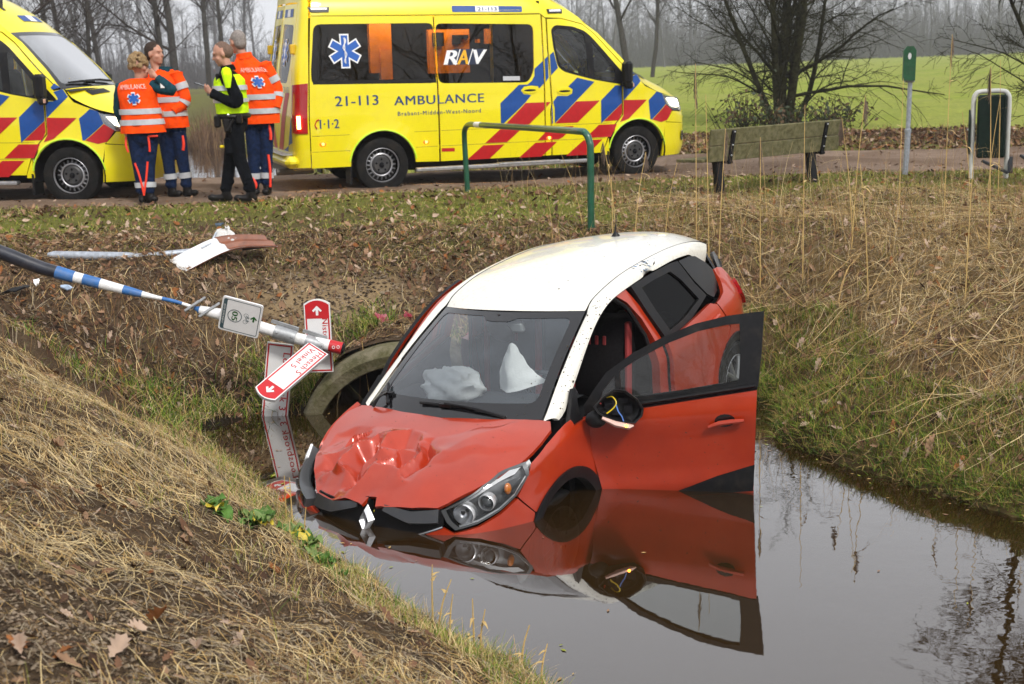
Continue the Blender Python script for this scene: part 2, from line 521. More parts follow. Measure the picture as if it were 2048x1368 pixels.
def soil_mat(name, c1, c2, c3, wet=(0.022, 0.017, 0.011), scale=9.0, wetz=None, green=None):
    m = bpy.data.materials.new(name); m.use_nodes = True
    nt = m.node_tree; b = nt.nodes["Principled BSDF"]; b.inputs["Roughness"].default_value = 0.9
    b.inputs["Specular IOR Level"].default_value = 0.04
    tc = nd(nt, "ShaderNodeTexCoord")
    n1 = nd(nt, "ShaderNodeTexNoise", i_Scale=scale, i_Detail=10.0, i_Roughness=0.7)
    n2 = nd(nt, "ShaderNodeTexNoise", i_Scale=scale * 0.13, i_Detail=5.0, i_Roughness=0.6)
    n3 = nd(nt, "ShaderNodeTexNoise", i_Scale=scale * 9, i_Detail=5.0, i_Roughness=0.7)
    for n in (n1, n2, n3): nt.links.new(tc.outputs["Object"], n.inputs["Vector"])
    r1 = nd(nt, "ShaderNodeMapRange"); r1.inputs[1].default_value = .35; r1.inputs[2].default_value = .65
    r2 = nd(nt, "ShaderNodeMapRange"); r2.inputs[1].default_value = .42; r2.inputs[2].default_value = .60
    nt.links.new(n1.outputs[0], r1.inputs[0]); nt.links.new(n2.outputs[0], r2.inputs[0])
    m1 = nd(nt, "ShaderNodeMix", data_type='RGBA'); m1.inputs[6].default_value = c4(c1); m1.inputs[7].default_value = c4(c2)
    m2 = nd(nt, "ShaderNodeMix", data_type='RGBA'); m2.inputs[7].default_value = c4(c3)
    nt.links.new(r1.outputs[0], m1.inputs[0]); nt.links.new(m1.outputs[2], m2.inputs[6]); nt.links.new(r2.outputs[0], m2.inputs[0])
    last = m2.outputs[2]
    m3 = nd(nt, "ShaderNodeMix", data_type='RGBA', blend_type='MULTIPLY'); m3.inputs[0].default_value = .6
    r3 = nd(nt, "ShaderNodeMapRange"); r3.inputs[1].default_value = .3; r3.inputs[2].default_value = .7; r3.inputs[3].default_value = .45; r3.inputs[4].default_value = 1.3
    nt.links.new(n3.outputs[0], r3.inputs[0]); nt.links.new(last, m3.inputs[6]); nt.links.new(r3.outputs[0], m3.inputs[7])
    last = m3.outputs[2]
    if wetz is not None:
        sx = nd(nt, "ShaderNodeSeparateXYZ"); nt.links.new(tc.outputs["Object"], sx.inputs[0])
        r = nd(nt, "ShaderNodeMapRange"); r.inputs[1].default_value = wetz; r.inputs[2].default_value = wetz + .22; r.inputs[3].default_value = 1; r.inputs[4].default_value = 0
        nt.links.new(sx.outputs[2], r.inputs[0])
        m4 = nd(nt, "ShaderNodeMix", data_type='RGBA'); m4.inputs[7].default_value = c4(wet)
        nt.links.new(r.outputs[0], m4.inputs[0]); nt.links.new(last, m4.inputs[6]); last = m4.outputs[2]
    if green is not None:                       # patches named by a mesh attribute
        at = nd(nt, "ShaderNodeAttribute", attribute_name="cover")
        sp = nd(nt, "ShaderNodeSeparateColor"); nt.links.new(at.outputs["Color"], sp.inputs[0])
        for k, c in enumerate(green):
            mk = nd(nt, "ShaderNodeMix", data_type='RGBA'); mk.inputs[7].default_value = c4(c)
            mm = nd(nt, "ShaderNodeMath", operation='MULTIPLY', use_clamp=True)
            rr = nd(nt, "ShaderNodeMapRange"); rr.inputs[1].default_value = .3; rr.inputs[2].default_value = .62; rr.inputs[3].default_value = .35; rr.inputs[4].default_value = 1.4
            nt.links.new(n1.outputs[0], rr.inputs[0]); nt.links.new(sp.outputs[k], mm.inputs[0]); nt.links.new(rr.outputs[0], mm.inputs[1])
            nt.links.new(mm.outputs[0], mk.inputs[0]); nt.links.new(last, mk.inputs[6]); last = mk.outputs[2]
    nt.links.new(last, b.inputs["Base Color"])
    bp = nd(nt, "ShaderNodeBump", i_Strength=.8, i_Distance=.03)
    ad = nd(nt, "ShaderNodeMath", operation='ADD'); nt.links.new(n1.outputs[0], ad.inputs[0]); nt.links.new(n3.outputs[0], ad.inputs[1])
    nt.links.new(ad.outputs[0], bp.inputs["Height"]); nt.links.new(bp.outputs[0], b.inputs["Normal"])
    return m

MAT_SOIL = soil_mat("soil", (.060, .040, .025), (.155, .108, .066), (.10, .068, .042), wetz=ZW + .10,
                    green=[(.15, .155, .035), (.30, .215, .12), (.20, .14, .06)])
MAT_ROAD = soil_mat("packed_earth", (.22, .155, .112), (.30, .22, .165), (.17, .115, .08), scale=5.0)

def grid_sheet(name, gx, gy, zf, mat, keep=None, kind="structure", drop=None):
    X, Y = np.meshgrid(gx, gy); Z = zf(X, Y); h, w = X.shape
    idx = np.arange(h * w).reshape(h, w)
    F = np.stack([idx[:-1, :-1], idx[:-1, 1:], idx[1:, 1:], idx[1:, :-1]], -1).reshape(-1, 4)
    if keep is not None:
        k = keep(X, Y).ravel(); F = F[k[F].all(1)]
    if drop is not None: F = F[~drop(X.ravel()[F].mean(1), Y.ravel()[F].mean(1))]
    me = raw_mesh(name, np.stack([X, Y, Z], -1).reshape(-1, 3), F, mat, smooth=True)
    return link(name, me, kind=kind), X, Y, Z

GX = axis(-420, -6.4, 6.6, 420, .065, 1.10); GY = axis(-14, 1.6, 13.2, 420, .065, 1.06)
ground, X, Y, Z = grid_sheet("ground", GX, GY, ground_z, MAT_SOIL, drop=lambda x, y: (np.abs(x + .88) < .67) & (np.abs(y - 9.80) < .066))
cov = np.zeros((X.size, 4), np.float32); cov[:, 3] = 1
xf, yf = X.ravel(), Y.ravel()
slopeL = poly_dist(np.c_[xf, yf], DITCH)
verge = np.clip((yf - 11.1 - .38 * np.clip(xf, 0, 9)) / 1.4, 0, 1) * (yf < 24)
cov[:, 0] = np.clip(verge * (.75 + 1.2 * vnoise(xf, yf, .55, 21)), 0, 1)
cov[:, 0] += np.where((yf > 24) & (xf < 4), .8 + .8 * vnoise(xf, yf, .12, 23), 0)
cov[:, 1] = np.exp(-(((xf + 1.55) / .75) ** 2 + ((yf - 10.95) / .42) ** 2)) * 1.3
cov[:, 2] = np.clip((xf - 1.6) / 1.2, 0, 1) * np.clip((14 - yf) / 3, 0, 1) * .9
cov = np.clip(cov, 0, 1)
at = ground.data.attributes.new("cover", 'FLOAT_COLOR', 'POINT'); at.data.foreach_set("color", cov.ravel())

# the earth road, one sheet a little proud of the ground
rx = axis(-90, -8, 12, 90, .22, 1.08); tv = np.linspace(0, 1, 26)
RX, TV = np.meshgrid(rx, tv)
edge = .22 * vnoise(RX, RX * 0, .9, 31) + .12 * vnoise(RX, RX * 0, 3.1, 32)
RY = road_near(RX) + edge * (1 - TV) + (road_far(RX) - road_near(RX)) * TV + edge * TV * .8
rut = -.03 * np.exp(-((TV - .27) / .07) ** 2) - .03 * np.exp(-((TV - .7) / .07) ** 2)
RZ = ground_z(RX, RY) + .03 * np.sin(np.pi * np.clip(TV, 0, 1)) + rut + .012
RZ[0] -= .03; RZ[-1] -= .03
ii = np.arange(RX.size).reshape(RX.shape)
link("road", raw_mesh("road", np.stack([RX, RY, RZ], -1).reshape(-1, 3), np.stack([ii[:-1, :-1], ii[:-1, 1:], ii[1:, 1:], ii[1:, :-1]], -1).reshape(-1, 4), MAT_ROAD, smooth=True), kind="structure")

# the sown field beyond the road, right of the far ditch
MAT_FIELD = soil_mat("field_green", (.17, .225, .028), (.29, .32, .058), (.25, .27, .06), scale=.9)
def field_keep(X, Y): return (Y > 27.5 + .0 * X) & (X > -3.0 + (Y - 27) * -.12) & (Y < 300)
fgx = axis(-60, -6, 30, 380, .9, 1.08); fgy = axis(20, 27, 60, 320, .7, 1.06)
grid_sheet("field", fgx, fgy, lambda x, y: ground_z(x, y) + .012 + .16 * np.clip((y - 28.5) / 6, 0, 1) + .03 * vnoise(x, y, 2.2, 41), MAT_FIELD, field_keep)

# ------------------------------------------------------------------ water
def water_mat(name, deep, haze):
    m = bpy.data.materials.new(name); m.use_nodes = True
    nt = m.node_tree; nt.nodes.clear()
    o = nd(nt, "ShaderNodeOutputMaterial")
    g = nd(nt, "ShaderNodeBsdfGlass", i_IOR=1.333); g.inputs["Roughness"].default_value = 0.0
    tc = nd(nt, "ShaderNodeTexCoord")
    mp = nd(nt, "ShaderNodeMapping"); mp.inputs["Scale"].default_value = (1.0, 1.0, 1.0)
    n = nd(nt, "ShaderNodeTexNoise", i_Scale=5.0, i_Detail=3.0)
    n2 = nd(nt, "ShaderNodeTexNoise", i_Scale=.9, i_Detail=2.0)
    nt.links.new(tc.outputs["Object"], mp.inputs[0]); nt.links.new(mp.outputs[0], n.inputs["Vector"]); nt.links.new(mp.outputs[0], n2.inputs["Vector"])
    sx = nd(nt, "ShaderNodeSeparateXYZ"); nt.links.new(tc.outputs["Object"], sx.inputs[0])
    rr = nd(nt, "ShaderNodeMapRange"); rr.inputs[1].default_value = 1.0; rr.inputs[2].default_value = 2.4; rr.inputs[3].default_value = .10; rr.inputs[4].default_value = .55
    nt.links.new(sx.outputs[0], rr.inputs[0])          # livelier ripples along the open right bank
    mu = nd(nt, "ShaderNodeMath", operation='MULTIPLY'); nt.links.new(n.outputs[0], mu.inputs[0]); nt.links.new(rr.outputs[0], mu.inputs[1])
    ad = nd(nt, "ShaderNodeMath", operation='ADD'); nt.links.new(mu.outputs[0], ad.inputs[0]); nt.links.new(n2.outputs[0], ad.inputs[1])
    bp = nd(nt, "ShaderNodeBump", i_Strength=.06, i_Distance=.05); nt.links.new(ad.outputs[0], bp.inputs["Height"])
    nt.links.new(bp.outputs[0], g.inputs["Normal"])
    # muddy body of the water: suspended silt just under the surface
    d = nd(nt, "ShaderNodeBsdfDiffuse"); d.inputs[0].default_value = c4(deep)
    tr = nd(nt, "ShaderNodeBsdfTransparent"); tr.inputs[0].default_value = (.50, .34, .16, 1)
    mxd = nd(nt, "ShaderNodeMixShader"); mxd.inputs[0].default_value = haze
    nt.links.new(tr.outputs[0], mxd.inputs[1]); nt.links.new(d.outputs[0], mxd.inputs[2])
    gl = nd(nt, "ShaderNodeBsdfGlossy"); gl.inputs["Roughness"].default_value = 0.018
    nt.links.new(bp.outputs[0], gl.inputs["Normal"])
    fr = nd(nt, "ShaderNodeFresnel", i_IOR=1.333); nt.links.new(bp.outputs[0], fr.inputs["Normal"])
    boost = nd(nt, "ShaderNodeMath", operation='MULTIPLY_ADD', use_clamp=True); boost.inputs[1].default_value = 2.5; boost.inputs[2].default_value = .13
    nt.links.new(fr.outputs[0], boost.inputs[0])
    mx = nd(nt, "ShaderNodeMixShader")
    nt.links.new(boost.outputs[0], mx.inputs[0]); nt.links.new(mxd.outputs[0], mx.inputs[1]); nt.links.new(gl.outputs[0], mx.inputs[2])
    nt.links.new(mx.outputs[0], o.inputs[0])
    nt.nodes.remove(g)
    return m

MAT_WATER = water_mat("ditch_water", (.050, .027, .008), .55)
wq = np.array([(-3.6, -1), (7, -1), (7, 11.3), (-3.6, 11.3)])
link("water", raw_mesh("water", np.c_[wq, np.full(4, ZW)], np.array([[0, 1, 2, 3]]), MAT_WATER), kind="structure")
cq = np.array([(-3.5, 21), (1, 21), (-70, 155), (-90, 150), (-14, 50)])
cq = np.array([(-4.8, 21.0), (.6, 21.0), (-8.5, 50), (-16, 72), (-50, 150), (-72, 150), (-30, 76), (-17, 50)])
mb = MB(); mb.add(np.c_[cq, np.full(8, ZW)], [(0, 1, 2, 7), (7, 2, 3, 6), (6, 3, 4, 5)])
link("canal_water", mb.mesh("canal_water", MAT_WATER, False), kind="structure")
# ------------------------------------------------------------------ body skins shared by the vehicles
class Skin:
    """lower body of a vehicle: half plan outline C(s) from the nose centre round to the tail centre, narrowed by hz(z), nose leaning by gz(z)"""
    def __init__(s, C, hz, gzf, grf, flen, rstart, rlen, extra=None):
        P = spline(C, 600); d = np.r_[0, np.cumsum(np.hypot(*np.diff(P, axis=0).T))]
        s.L = d[-1]; s.sv = np.linspace(0, s.L, 1200)
        s.cx = np.interp(s.sv, d, P[:, 0]); s.cy = np.interp(s.sv, d, P[:, 1])
        s.hz, s.gzf, s.grf, s.flen, s.rstart, s.rlen, s.extra = hz, gzf, grf, flen, rstart, rlen, extra
    def xy(s, sa, z):
        cx, cy = np.interp(sa, s.sv, s.cx), np.interp(sa, s.sv, s.cy)
        fr = np.clip(1 - cy / s.flen, 0, 1) ** 1.5; rr = np.clip((cy - s.rstart) / s.rlen, 0, 1) ** 1.5
        x = cx * np.interp(z, *s.hz); y = cy + np.interp(z, *s.gzf) * fr - np.interp(z, *s.grf) * rr
        if s.extra is not None: x = s.extra(x, y, z)
        return x, y
    def fn(s, side=1):
        def f(q):
            sa = q[:, 0]; x, y = s.xy(np.abs(sa), q[:, 1])
            return np.c_[side * x * np.sign(sa + 1e-12), y, q[:, 1]]
        return f
    def S(s, y, z):
        """s of a point of the flank at length y, height z"""
        k = s.sv; yy = s.xy(k, np.full(len(k), float(z)))[1]
        return float(np.interp(y, np.maximum.accumulate(yy), k))
    def poly(s, pts):
        return [(s.S(y, z), z) for y, z in pts]

def tps(P, z):
    P = np.asarray(P, float); z = np.asarray(z, float); n = len(P)
    def U(r2): return np.where(r2 > 0, r2 * np.log(r2 + 1e-12), 0)
    K = U(((P[:, None] - P[None]) ** 2).sum(-1)) + np.eye(n) * 1e-4
    A = np.block([[K, np.c_[np.ones(n), P]], [np.c_[np.ones(n), P].T, np.zeros((3, 3))]])
    w = np.linalg.solve(A, np.r_[z, 0, 0, 0])
    return lambda q: U(((q[:, None] - P[None]) ** 2).sum(-1)) @ w[:n] + np.c_[np.ones(len(q)), q] @ w[n:]

# ------------------------------------------------------------------ paints
def car_paint(name, col, col2, dirt, rough=.28, damt=.5, bumps=0.0):
    return M(name, col, rough, metal=.0, spec=.5, col2=col2, vscale=2.2, coat=.9, dirt=dirt, dscale=5.0, damt=damt)
MAT_RED = M("red_paint", (.41, .029, .0033), .32, var=.12, vscale=3, coat=.75, dirt=(.30, .10, .05), dscale=6, damt=.16, metal=.12)
MAT_CREAM = M("white_roof_paint", (.80, .78, .70), .30, var=.03, vscale=4, coat=.7, dirt=(.20, .16, .10), dscale=34, damt=.40)
MAT_BLACK = M("black_plastic", (.006, .006, .007), .42, spec=.25, var=.3, vscale=30, dirt=(.06, .05, .04), dscale=9, damt=.35)
MAT_GLOSSBLACK = M("gloss_black", (.008, .008, .009), .12, coat=.5)
MAT_DARK = M("dark_trim", (.010, .010, .012), .75, spec=.08, var=.3, vscale=25)
MAT_RUBBER = M("tyre_rubber", (.010, .010, .010), .8, spec=.12, var=.35, vscale=20, dirt=(.05, .04, .03), dscale=7, damt=.45)
MAT_STEEL = M("wheel_silver", (.42, .43, .45), .32, metal=.8, var=.1, dirt=(.12, .10, .07), dscale=8, damt=.4)
MAT_CHROME = M("chrome", (.42, .43, .45), .24, metal=.85)
MAT_GLASS = glass_mat("window_glass", (.66, .70, .69), 1.25, film=(.38, .38, .36), film_amt=.05)
MAT_SCREEN = glass_mat("windscreen_glass", (.84, .88, .88), 2.0, film=(.36, .43, .50), film_amt=.10)  # bluish film paints some of the sky's reflection onto the glass
MAT_LENS = glass_mat("lamp_lens", (.93, .94, .95), 1.2)
MAT_AIRBAG = M("airbag_cloth", (.90, .90, .90), .8, var=.04, vscale=20, bump=.2, bscale=90)
MAT_SEAT = M("seat_cloth", (.012, .011, .012), .9, spec=.05, var=.3, vscale=60)
MAT_SEATRED = M("seat_red", (.30, .03, .03), .8)
MAT_REDLAMP = M("red_lamp", (.34, .008, .012), .12, coat=.8)
MAT_AMBER_ON = M("amber_lamp_lit", (1.0, .30, .02), .3, emit=(1.0, .28, .03), estr=9.0)
MAT_AMBER = M("amber_lens", (.75, .22, .03), .2, coat=.5)

# ------------------------------------------------------------------ the red car, nose down in the ditch
CAR_R = np.array([[0.8355928, 0.5383940, -0.1091631], [-0.5475177, 0.8324119, -0.0855261], [0.0448219, 0.1312337, 0.9903377]])
CAR_T = (-0.8289716, 7.1425881, -1.7469291)
car = empty("crashed_car", CAR_T, CAR_R, "red hatchback with a white roof, nose down in the ditch with its bonnet crumpled", "car")

CC = [(0, 0), (.25, .012), (.45, .06), (.60, .15), (.72, .29), (.80, .46), (.850, .66), (.872, .9), (.880, 1.2), (.884, 1.7), (.886, 2.6), (.884, 3.1), (.872, 3.5), (.835, 3.8), (.76, 3.97), (.55, 4.08), (.3, 4.115), (0, 4.12)]
ARCH = ((.866, .33), (3.472, .33))
SEAM = ([.5, .62, .70, .77, .90, 1.0, 1.1, 1.25], [.865, .905, .935, .957, .985, 1.0, 1.02, 1.05])
def car_extra(x, y, z):
    for ay, az in ARCH:
        r = np.hypot(y - ay, z - az); x = x + .020 * np.exp(-((r - .40) / .10) ** 2)
    sm = np.interp(y, *SEAM)
    return x - np.where(y < 1.22, 9.0 * np.clip(z - (sm - .06), 0, .2) ** 2, 0) * np.clip((1.35 - y) / .25, 0, 1)
CS = Skin(CC, ([.15, .3, .45, .55, .75, .88, .92, .98, 1.05, 1.15, 1.3], [.93, .965, .985, .977, .986, .999, .998, .980, .957, .925, .86]),
          ([.2, .4, .5, .6, .7, .8, .9, 1.0], [.10, .01, 0, .02, .05, .085, .16, .28]),
          ([.3, .5, .75, .9, 1.05, 1.2, 1.35], [.02, 0, .03, .07, .15, .30, .45]), 1.1, 3.3, .8, car_extra)

def GH(side=1):                                     # glasshouse flank: (y, z) -> 3D
    def f(q):
        y, z = q[:, 0], q[:, 1]
        x = np.interp(z, [1.0, 1.05, 1.15, 1.3, 1.40, 1.46, 1.5], [.825, .812, .778, .725, .692, .668, .645]) - .09 * np.clip((y - 3.0) / .8, 0, 1) ** 2
        return np.c_[side * x, y, z]
    return f

def arc(c, r, a0, a1, n=14):
    a = np.radians(np.linspace(a0, a1, n)); return [(c[0] + r * math.cos(t), c[1] + r * math.sin(t)) for t in a]

# bonnet: a height field with the dent hammered into its right half
HP = [(0, .055, .80), (.10, .066, .785), (.30, .085, .785), (.47, .135, .79), (.62, .30, .845), (.72, .47, .88), (.775, .605, .908), (.81, .768, .957), (.80, .9, .985), (.74, .98, 1.0), (.666, .99, 1.004), (.35, .92, 1.012), (0, .88, 1.012),
      (0, .42, .935), (0, .2, .875), (.3, .2, .868), (.3, .5, .95), (.55, .5, .925), (.5, .8, .995), (.25, .75, .995), (0, .68, .985)]
hp = np.array(HP); hp = np.vstack([hp, hp[hp[:, 0] > 0] * [-1, 1, 1]])
hood_z = tps(hp[:, :2], hp[:, 2])
CR = np.random.default_rng(12)
_ck = [(-.02, .13, -.010), (-.16, .14, .016), (-.30, .15, -.03), (-.44, .20, -.02), (-.10, .28, .035), (-.24, .26, -.055), (-.37, .30, .045), (-.50, .34, -.045), (-.60, .42, .02), (-.02, .38, -.075), (.08, .29, .02),
       (-.16, .42, .05), (-.28, .45, -.095), (-.40, .47, .03), (-.48, .56, .025), (.06, .52, .03), (.16, .43, -.065), (-.08, .55, -.06), (-.20, .60, .03), (-.33, .62, .01), (.25, .36, .0), (.27, .50, .02), (.14, .62, 0), (-.55, .62, -.03), (-.66, .52, .0), (-.42, .70, 0), (-.12, .72, 0), (.18, .22, 0), (-.58, .27, 0), (-.70, .68, 0), (.34, .44, 0), (.3, .3, 0)]
_ck = np.array(_ck); _ck[:, 2] *= 1.2
_rr = np.random.default_rng(44); _ck = np.vstack([_ck, [(x, y, z) for x, y, z in zip(_rr.uniform(-.62, .16, 24), _rr.uniform(.16, .60, 24), _rr.normal(-.004, .013, 24))]])
_ring = [(math.cos(t) * .95 - .1, math.sin(t) * .8 + .42, 0) for t in np.linspace(0, 2 * math.pi, 16, endpoint=False)]
_ck = np.vstack([_ck, _ring])
_cv, _, _cf, *_ = delaunay_2d_cdt([Vector(p[:2]) for p in _ck], [], [], 0, 1e-6)
_cvz = np.array([_ck[np.argmin(np.hypot(*(_ck[:, :2] - np.array(v[:2])).T)), 2] for v in _cv]); _cv = np.array([(v[0], v[1]) for v in _cv])
def crumple(q):
    out = np.zeros(len(q))
    def one(p):
        r = np.zeros(len(p))
        for t in _cf:
            a, b, c = _cv[t[0]], _cv[t[1]], _cv[t[2]]; M2 = np.array([b - a, c - a]).T; dt = np.linalg.det(M2)
            if abs(dt) < 1e-9: continue
            uv = (p - a) @ np.linalg.inv(M2).T
            k = (uv[:, 0] >= -1e-9) & (uv[:, 1] >= -1e-9) & (uv.sum(1) <= 1 + 1e-9)
            r[k] = _cvz[t[0]] * (1 - uv[k].sum(1)) + _cvz[t[1]] * uv[k, 0] + _cvz[t[2]] * uv[k, 1]
        return r
    wob = np.c_[vnoise(q[:, 0], q[:, 1], 9, 61), vnoise(q[:, 0], q[:, 1], 9, 62)] * .07   # bent fold lines
    offs = [(0, 0, 2.0)] + [(.007 * math.cos(t), .007 * math.sin(t), 1.0) for t in np.linspace(0, 6.283, 6, endpoint=False)]
    for dx, dy, w in offs: out += w * one(q + wob + [dx, dy])
    return out / sum(o[2] for o in offs)
def hood_fn(q):
    side = np.clip((q[:, 0] + .0) * 0 + 1, 0, 1)
    return np.c_[q[:, 0], q[:, 1], hood_z(q) + crumple(q) - .012 * np.exp(-((q[:, 0] + .3) ** 2 + (q[:, 1] - .35) ** 2) / .1)]
hood_half = [(.052, .055), (.085, .068), (.30, .088), (.455, .125), (.50, .165), (.61, .29), (.70, .43), (.765, .585), (.790, .68), (.803, .77), (.797, .9), (.745, .985), (.666, .985), (.35, .915)]
hood_poly = [(-x, y) for x, y in hood_half[::-1]]
hood_poly = hood_poly + [(-.030, .108), (.030, .108)] + hood_half + [(0, .875)]
mb = MB(); panel(mb, hood_poly, hood_fn, .0115, skirt=.022)
hood = put("bonnet", mb, MAT_RED, car, sharp=28, label="crumpled red bonnet folded in at the front")

# front wings
for sd_, lab in ((1, None), (-1, None)):
    f = CS.fn(sd_)
    pts = [(.615, .888), (.70, .920), (.77, .943), (.90, .971), (1.0, .986), (1.06, .990), (1.06, .952), (1.203, .945), (1.23, .75), (1.272, .45), (1.285, .30)]
    ar = [(p[0], p[1]) for p in arc(ARCH[0], .385, 2, 137, 16)]
    fr = [(.56, .605), (.475, .735), (.53, .80)]
    mb = MB(); panel(mb, CS.poly(pts + ar + fr), f, .03, skirt=.03, out=sd_)
    put("front_wing", mb, MAT_RED, car)
    for k, cpt in enumerate(ARCH):                  # black arch lip and dark wheel well
        mb = MB()
        o = np.array(arc(cpt, .405, -14, 194, 30)); i_ = np.array(arc(cpt, .335, -14, 194, 30))
        ss = lambda A: np.array([f(np.array([[CS.S(y, z), z]]))[0] for y, z in A])
        O, I = ss(o), ss(i_); nx = np.array([sd_ * .014, 0, 0])
        mb.grid(np.stack([O + nx * .2, O + nx, (O + I) / 2 + nx * 1.2, I + nx * .7, I - nx * 4]), flip=(sd_ > 0))
        put("wheel_arch", mb, MAT_BLACK, car, sharp=60)
        mb = MB(); w = np.array(arc(cpt, .40, -20, 200, 22))
        mb.grid(np.stack([np.c_[np.full(22, sd_ * .84), w], np.c_[np.full(22, sd_ * .50), w]]), flip=(sd_ < 0))
        mb.add(np.c_[np.full(22, sd_ * .50), w], [tuple(range(22))[::sd_]])
        put("wheel_well", mb, MAT_DARK, car)

# bumper: knocked askew on its right end
def bump_fn(q):
    P = CS.fn(1)(q); k = np.clip((-q[:, 0] - .28) / .40, 0, 1)[:, None]
    return P + k * np.array([-.035, -.055, .065])
bh = [(.17, .583), (.50, .668), (.565, .630), (.72, .638), (.87, .676), (CS.S(.47, .73), .725), (CS.S(.555, .60), .60), (CS.S(.50, .45), .45), (CS.S(.52, .2), .2)]
bp_ = [(-a, b) for a, b in bh[::-1]] + [(0, .560)] + bh
mb = MB(); panel(mb, bp_, bump_fn, .035, skirt=.03)
put("front_bumper", mb, MAT_RED, car, label="red front bumper torn loose at the car's right end")
gh = [(.030, .815), (.055, .81), (.095, .775), (.30, .775), (.475, .785), (.50, .745), (.495, .680), (.17, .592)]
mb = MB(); panel(mb, [(-a, b) for a, b in gh[::-1]] + [(0, .57)] + gh, lambda q: CS.fn(1)(q) + [0, .012, 0], .03, skirt=.04)
grille = put("grille", mb, MAT_BLACK, car)
for sg in (1, -1):                                  # glossy blade over the grille and the chrome line under it
    f = CS.fn(sg); mb = MB()
    panel(mb, [(.10, .76), (.105, .79), (.30, .768), (.475, .778), (.49, .715), (.30, .715)], lambda q: f(q) + np.c_[0 * q[:, 0], -.004 - .50 * np.clip(.785 - q[:, 1], 0, .08), 0 * q[:, 0]], .03, skirt=.03, out=sg, m=0)
    put("grille_blade", mb, M("blade_black", (.022, .023, .026), .3, coat=.3, dirt=(.08, .07, .05), dscale=10, damt=.4) if sg == 1 else bpy.data.materials["blade_black"], grille)
for sg in (1, -1):
    mb = MB(); f = CS.fn(sg); e = np.array([(s_, .588 + (s_ - .165) * .262) for s_ in np.linspace(.165, .50, 9)])
    mb.tube(f(e) + [0, -.004, 0], .0065, 6)
    put("chrome_strip", mb, MAT_CHROME, grille)
# diamond badge, hollow, faceted
mb = MB(); cz, hw, hh, t = .712, .056, .080, .022
O = np.array([(0, hh), (hw, 0), (0, -hh), (-hw, 0)]); I = O * np.array([(1 - t * 1.9 / hw), (1 - t * 1.9 / hh)]) * np.array([.82, 1.0])
R_ = (O + I) / 2
def bd(A, d): return np.array([(x, .020 + .35 * (z) + d, cz + z) for x, z in A])
b0, b1, b2 = bd(O, 0.006), bd(R_, -.030), bd(I, 0.006)
mb.add(np.vstack([b0, b1, b2]), [(i, 4 + i, 4 + (i + 1) % 4, (i + 1) % 4) for i in range(4)] + [(4 + i, 8 + i, 8 + (i + 1) % 4, 4 + (i + 1) % 4) for i in range(4)])
put("badge", mb, M("badge_silver", (.50, .51, .53), .42, metal=.6), car, smooth=False)

# headlamps
MAT_REFLECTOR = M('lamp_reflector', (.74, .75, .77), .22, metal=.5)
MAT_LAMPBOX = M('lamp_housing', (.10, .105, .11), .3, metal=.4)
HL = [(.485, .765), (.62, .815), (.76, .862), (.90, .892), (CS.S(.60, .905), .905), (CS.S(.575, .84), .84), (CS.S(.475, .76), .752), (.86, .697), (.71, .660), (.575, .648), (.525, .695)]
HLc = np.mean(HL, 0)
def hl_in(k): return [tuple(HLc + (np.array(p) - HLc) * k) for p in HL]
for sg in (1, -1):
    f = CS.fn(sg)
    def fo(d, f=f, sg=sg): return lambda q: f(q) + np.array([-.35 * sg, 1, 0]) * d + (np.array([-.075, -.03, -.03]) if sg < 0 else 0)
    mb = MB(); panel(mb, hl_in(.99), fo(.075), .05, skirt=0, out=sg)
    panel(mb, hl_in(1.0), fo(.0), .05, holes=[hl_in(.90)], skirt=.075, out=sg)
    lampo = put("headlamp", mb, MAT_LAMPBOX, car)
    mb = MB(); panel(mb, hl_in(.985), fo(.001), .04, skirt=0, out=sg); put("lens", mb, MAT_LENS, lampo)
    top = np.array(HL[:5]); low = np.array(HL[5:10])
    mb = MB(); a = HLc + (top - HLc) * .90; b = HLc + (top - HLc) * .60
    mb.grid(np.stack([fo(.012)(a), fo(.045)(b)]), flip=sg > 0)
    a = HLc + (low - HLc) * .90; mb.tube(fo(.012)(a), .008, 6)
    if sg < 0: mb.tube(fo(-.006)(np.array(HL[3:9])), .010, 6)
    put("light_strip", mb, M("lamp_white", (.92, .93, .95), .3) if sg == 1 else bpy.data.materials["lamp_white"], lampo)
    for (s_, z_, r_) in ((.625, .722, .062), (.765, .758, .048)):
        p0 = fo(.060)(np.array([[s_, z_]]))[0]; d = fo(0)(np.array([[s_, z_]]))[0] - fo(.05)(np.array([[s_, z_]]))[0]
        x_, y_, w_ = frame_from(d + np.array([0, -.04, 0])); Rm = np.array([x_, y_, w_]).T
        mb = MB(); mb.lathe([(.012, -.01), (r_ * .6, .0), (r_ * .86, .02), (r_, .05), (r_ * 1.08, .045), (r_ * 1.1, .0)], 20, Rm, p0); put("reflector", mb, MAT_REFLECTOR, lampo)
        if r_ < .05:
            mb = MB(); mb.ball(p0 + w_ * .022, r_ * .78, 14); put("projector", mb, M("projector_glass", (.10, .11, .12), .05, coat=1.0) if sg == 1 else bpy.data.materials["projector_glass"], lampo)
    mb = MB(); p0 = fo(.04)(np.array([[.90, .795]]))[0]; mb.ball(p0, .03, 10, sc=(.6, 1, 1.2)); put("indicator", mb, MAT_AMBER, lampo)

